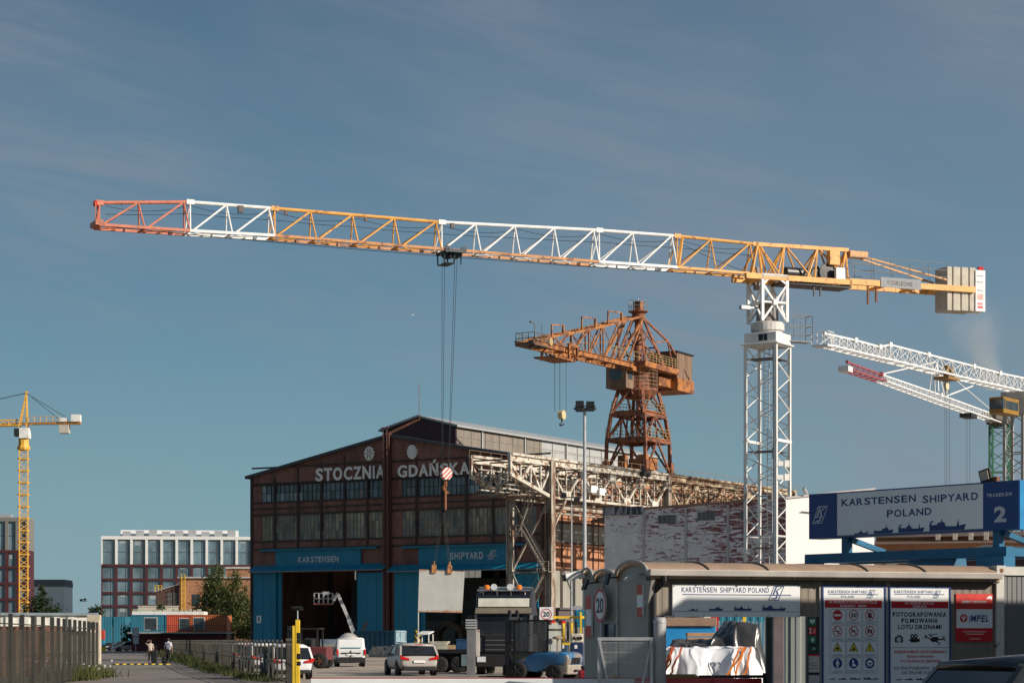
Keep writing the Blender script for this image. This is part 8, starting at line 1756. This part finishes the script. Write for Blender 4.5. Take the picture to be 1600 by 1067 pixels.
# added block out of view on the right, sized to shade the gate wall
NB = S.w((8.7, -8.0, 0)); t = thing('gate_shade_block', 'plain windowed block added out of view at the right to shade the gate', 'building', NB, S.rz)
SH = 2.42 + 8.0 / (math.cos(SUN_AZ - S.rz) * math.cos(SUN_EL)) * math.sin(SUN_EL)
m = MB(); m.box((0, -6, 0), (16, 0, SH)); m.build('wall', M('shade_block_render', (.34, .31, .28), .8), t); m = MB()
for k in range(6):
    for z in (1.0, 4.0): m.box((1 + k * 2.5, .003, z), (2.4 + k * 2.5, .05, z + 1.5)); m.box((1 + k * 2.5, -6.05, z), (2.4 + k * 2.5, -6.003, z + 1.5))
for y in (-5, -2.6):
    for z in (1.0, 4.0): m.box((-.05, y, z), (-.003, y + 1.4, z + 1.5))
m.build('window', glass, t)
boxy('red_generator', 'low dark red generator box behind the foot of the mesh gate', 'generator', 921, 52, [('housing', M('generator_red', (.22, .015, .02), .4), [((-.28, -.3, .1), (.6, .3, .95))], .06), ('top', black, [((-.2, -.25, .95), (.5, .25, 1.05))], .03), ('skid', black, [((-.3, -.3, 0), (.6, .3, .1))], 0)])
# gull in the sky
gu = thing('gull', 'tiny white gull flying in the open sky', 'bird', W(645, 492, 180), R(60)); gu.scale = (.55,) * 3; m = MB(); m.lathe([(.01, -.25), (.07, -.12), (.08, .05), (.05, .18), (.01, .28)], n=8, ax='x')
for s in (-1, 1): m.add([(-.08, s * .05, .02), (.1, s * .05, .03), (.02, s * .38, .16), (-.1, s * .36, .15), (-.02, s * .62, .08)], [(0, 1, 2, 3), (3, 2, 4)])
m.build('body', white, gu)
# steam plume drifting from a chimney far right
def steam():
    g = NG('drifting_steam'); g.n.remove(g.b); vol = g.node('VolumePrincipled'); vol.inputs['Color'].default_value = (.90, .96, 1, 1)
    sx = g.node('SeparateXYZ'); g.l(g.tc.outputs['Generated'], sx.inputs[0])
    cen = g.node('MapRange', _1=0.0, _2=1.0, _3=.68, _4=.28); g.l(sx.outputs[2], cen.inputs[0]); wid = g.node('MapRange', _1=0.0, _2=1.0, _3=.13, _4=.42); g.l(sx.outputs[2], wid.inputs[0])
    d = g.node('Math', operation='SUBTRACT'); g.l(sx.outputs[0], d.inputs[0]); g.l(cen.outputs[0], d.inputs[1]); ab = g.node('Math', operation='ABSOLUTE'); g.l(d.outputs[0], ab.inputs[0])
    r_ = g.node('Math', operation='DIVIDE'); g.l(ab.outputs[0], r_.inputs[0]); g.l(wid.outputs[0], r_.inputs[1]); f = g.node('MapRange', _1=1.0, _2=0.2); g.l(r_.outputs[0], f.inputs[0])
    n_ = g.ramp(g.noise(g.map((1, 1, .7)), .11, 5, .6), .40, .68); m1 = g.node('Math', operation='MULTIPLY'); g.l(f.outputs[0], m1.inputs[0]); g.l(n_, m1.inputs[1])
    fz = g.node('MapRange', _1=1.0, _2=.15, _3=.0, _4=1.0); g.l(sx.outputs[2], fz.inputs[0]); m2 = g.node('Math', operation='MULTIPLY'); g.l(m1.outputs[0], m2.inputs[0]); g.l(fz.outputs[0], m2.inputs[1])
    m3 = g.node('Math', operation='MULTIPLY', _1=.17); g.l(m2.outputs[0], m3.inputs[0]); g.l(m3.outputs[0], vol.inputs['Density']); g.l(vol.outputs[0], g.n['Material Output'].inputs[1]); return g.m
Yp = 520.0; a, b = W(1470, 600, Yp), W(1612, 455, Yp); m = MB(); m.box((a.x, Yp, a.z), (b.x, Yp + 16, b.z)); o = m.build('steam_plume', steam()); tag(o, kind='stuff')
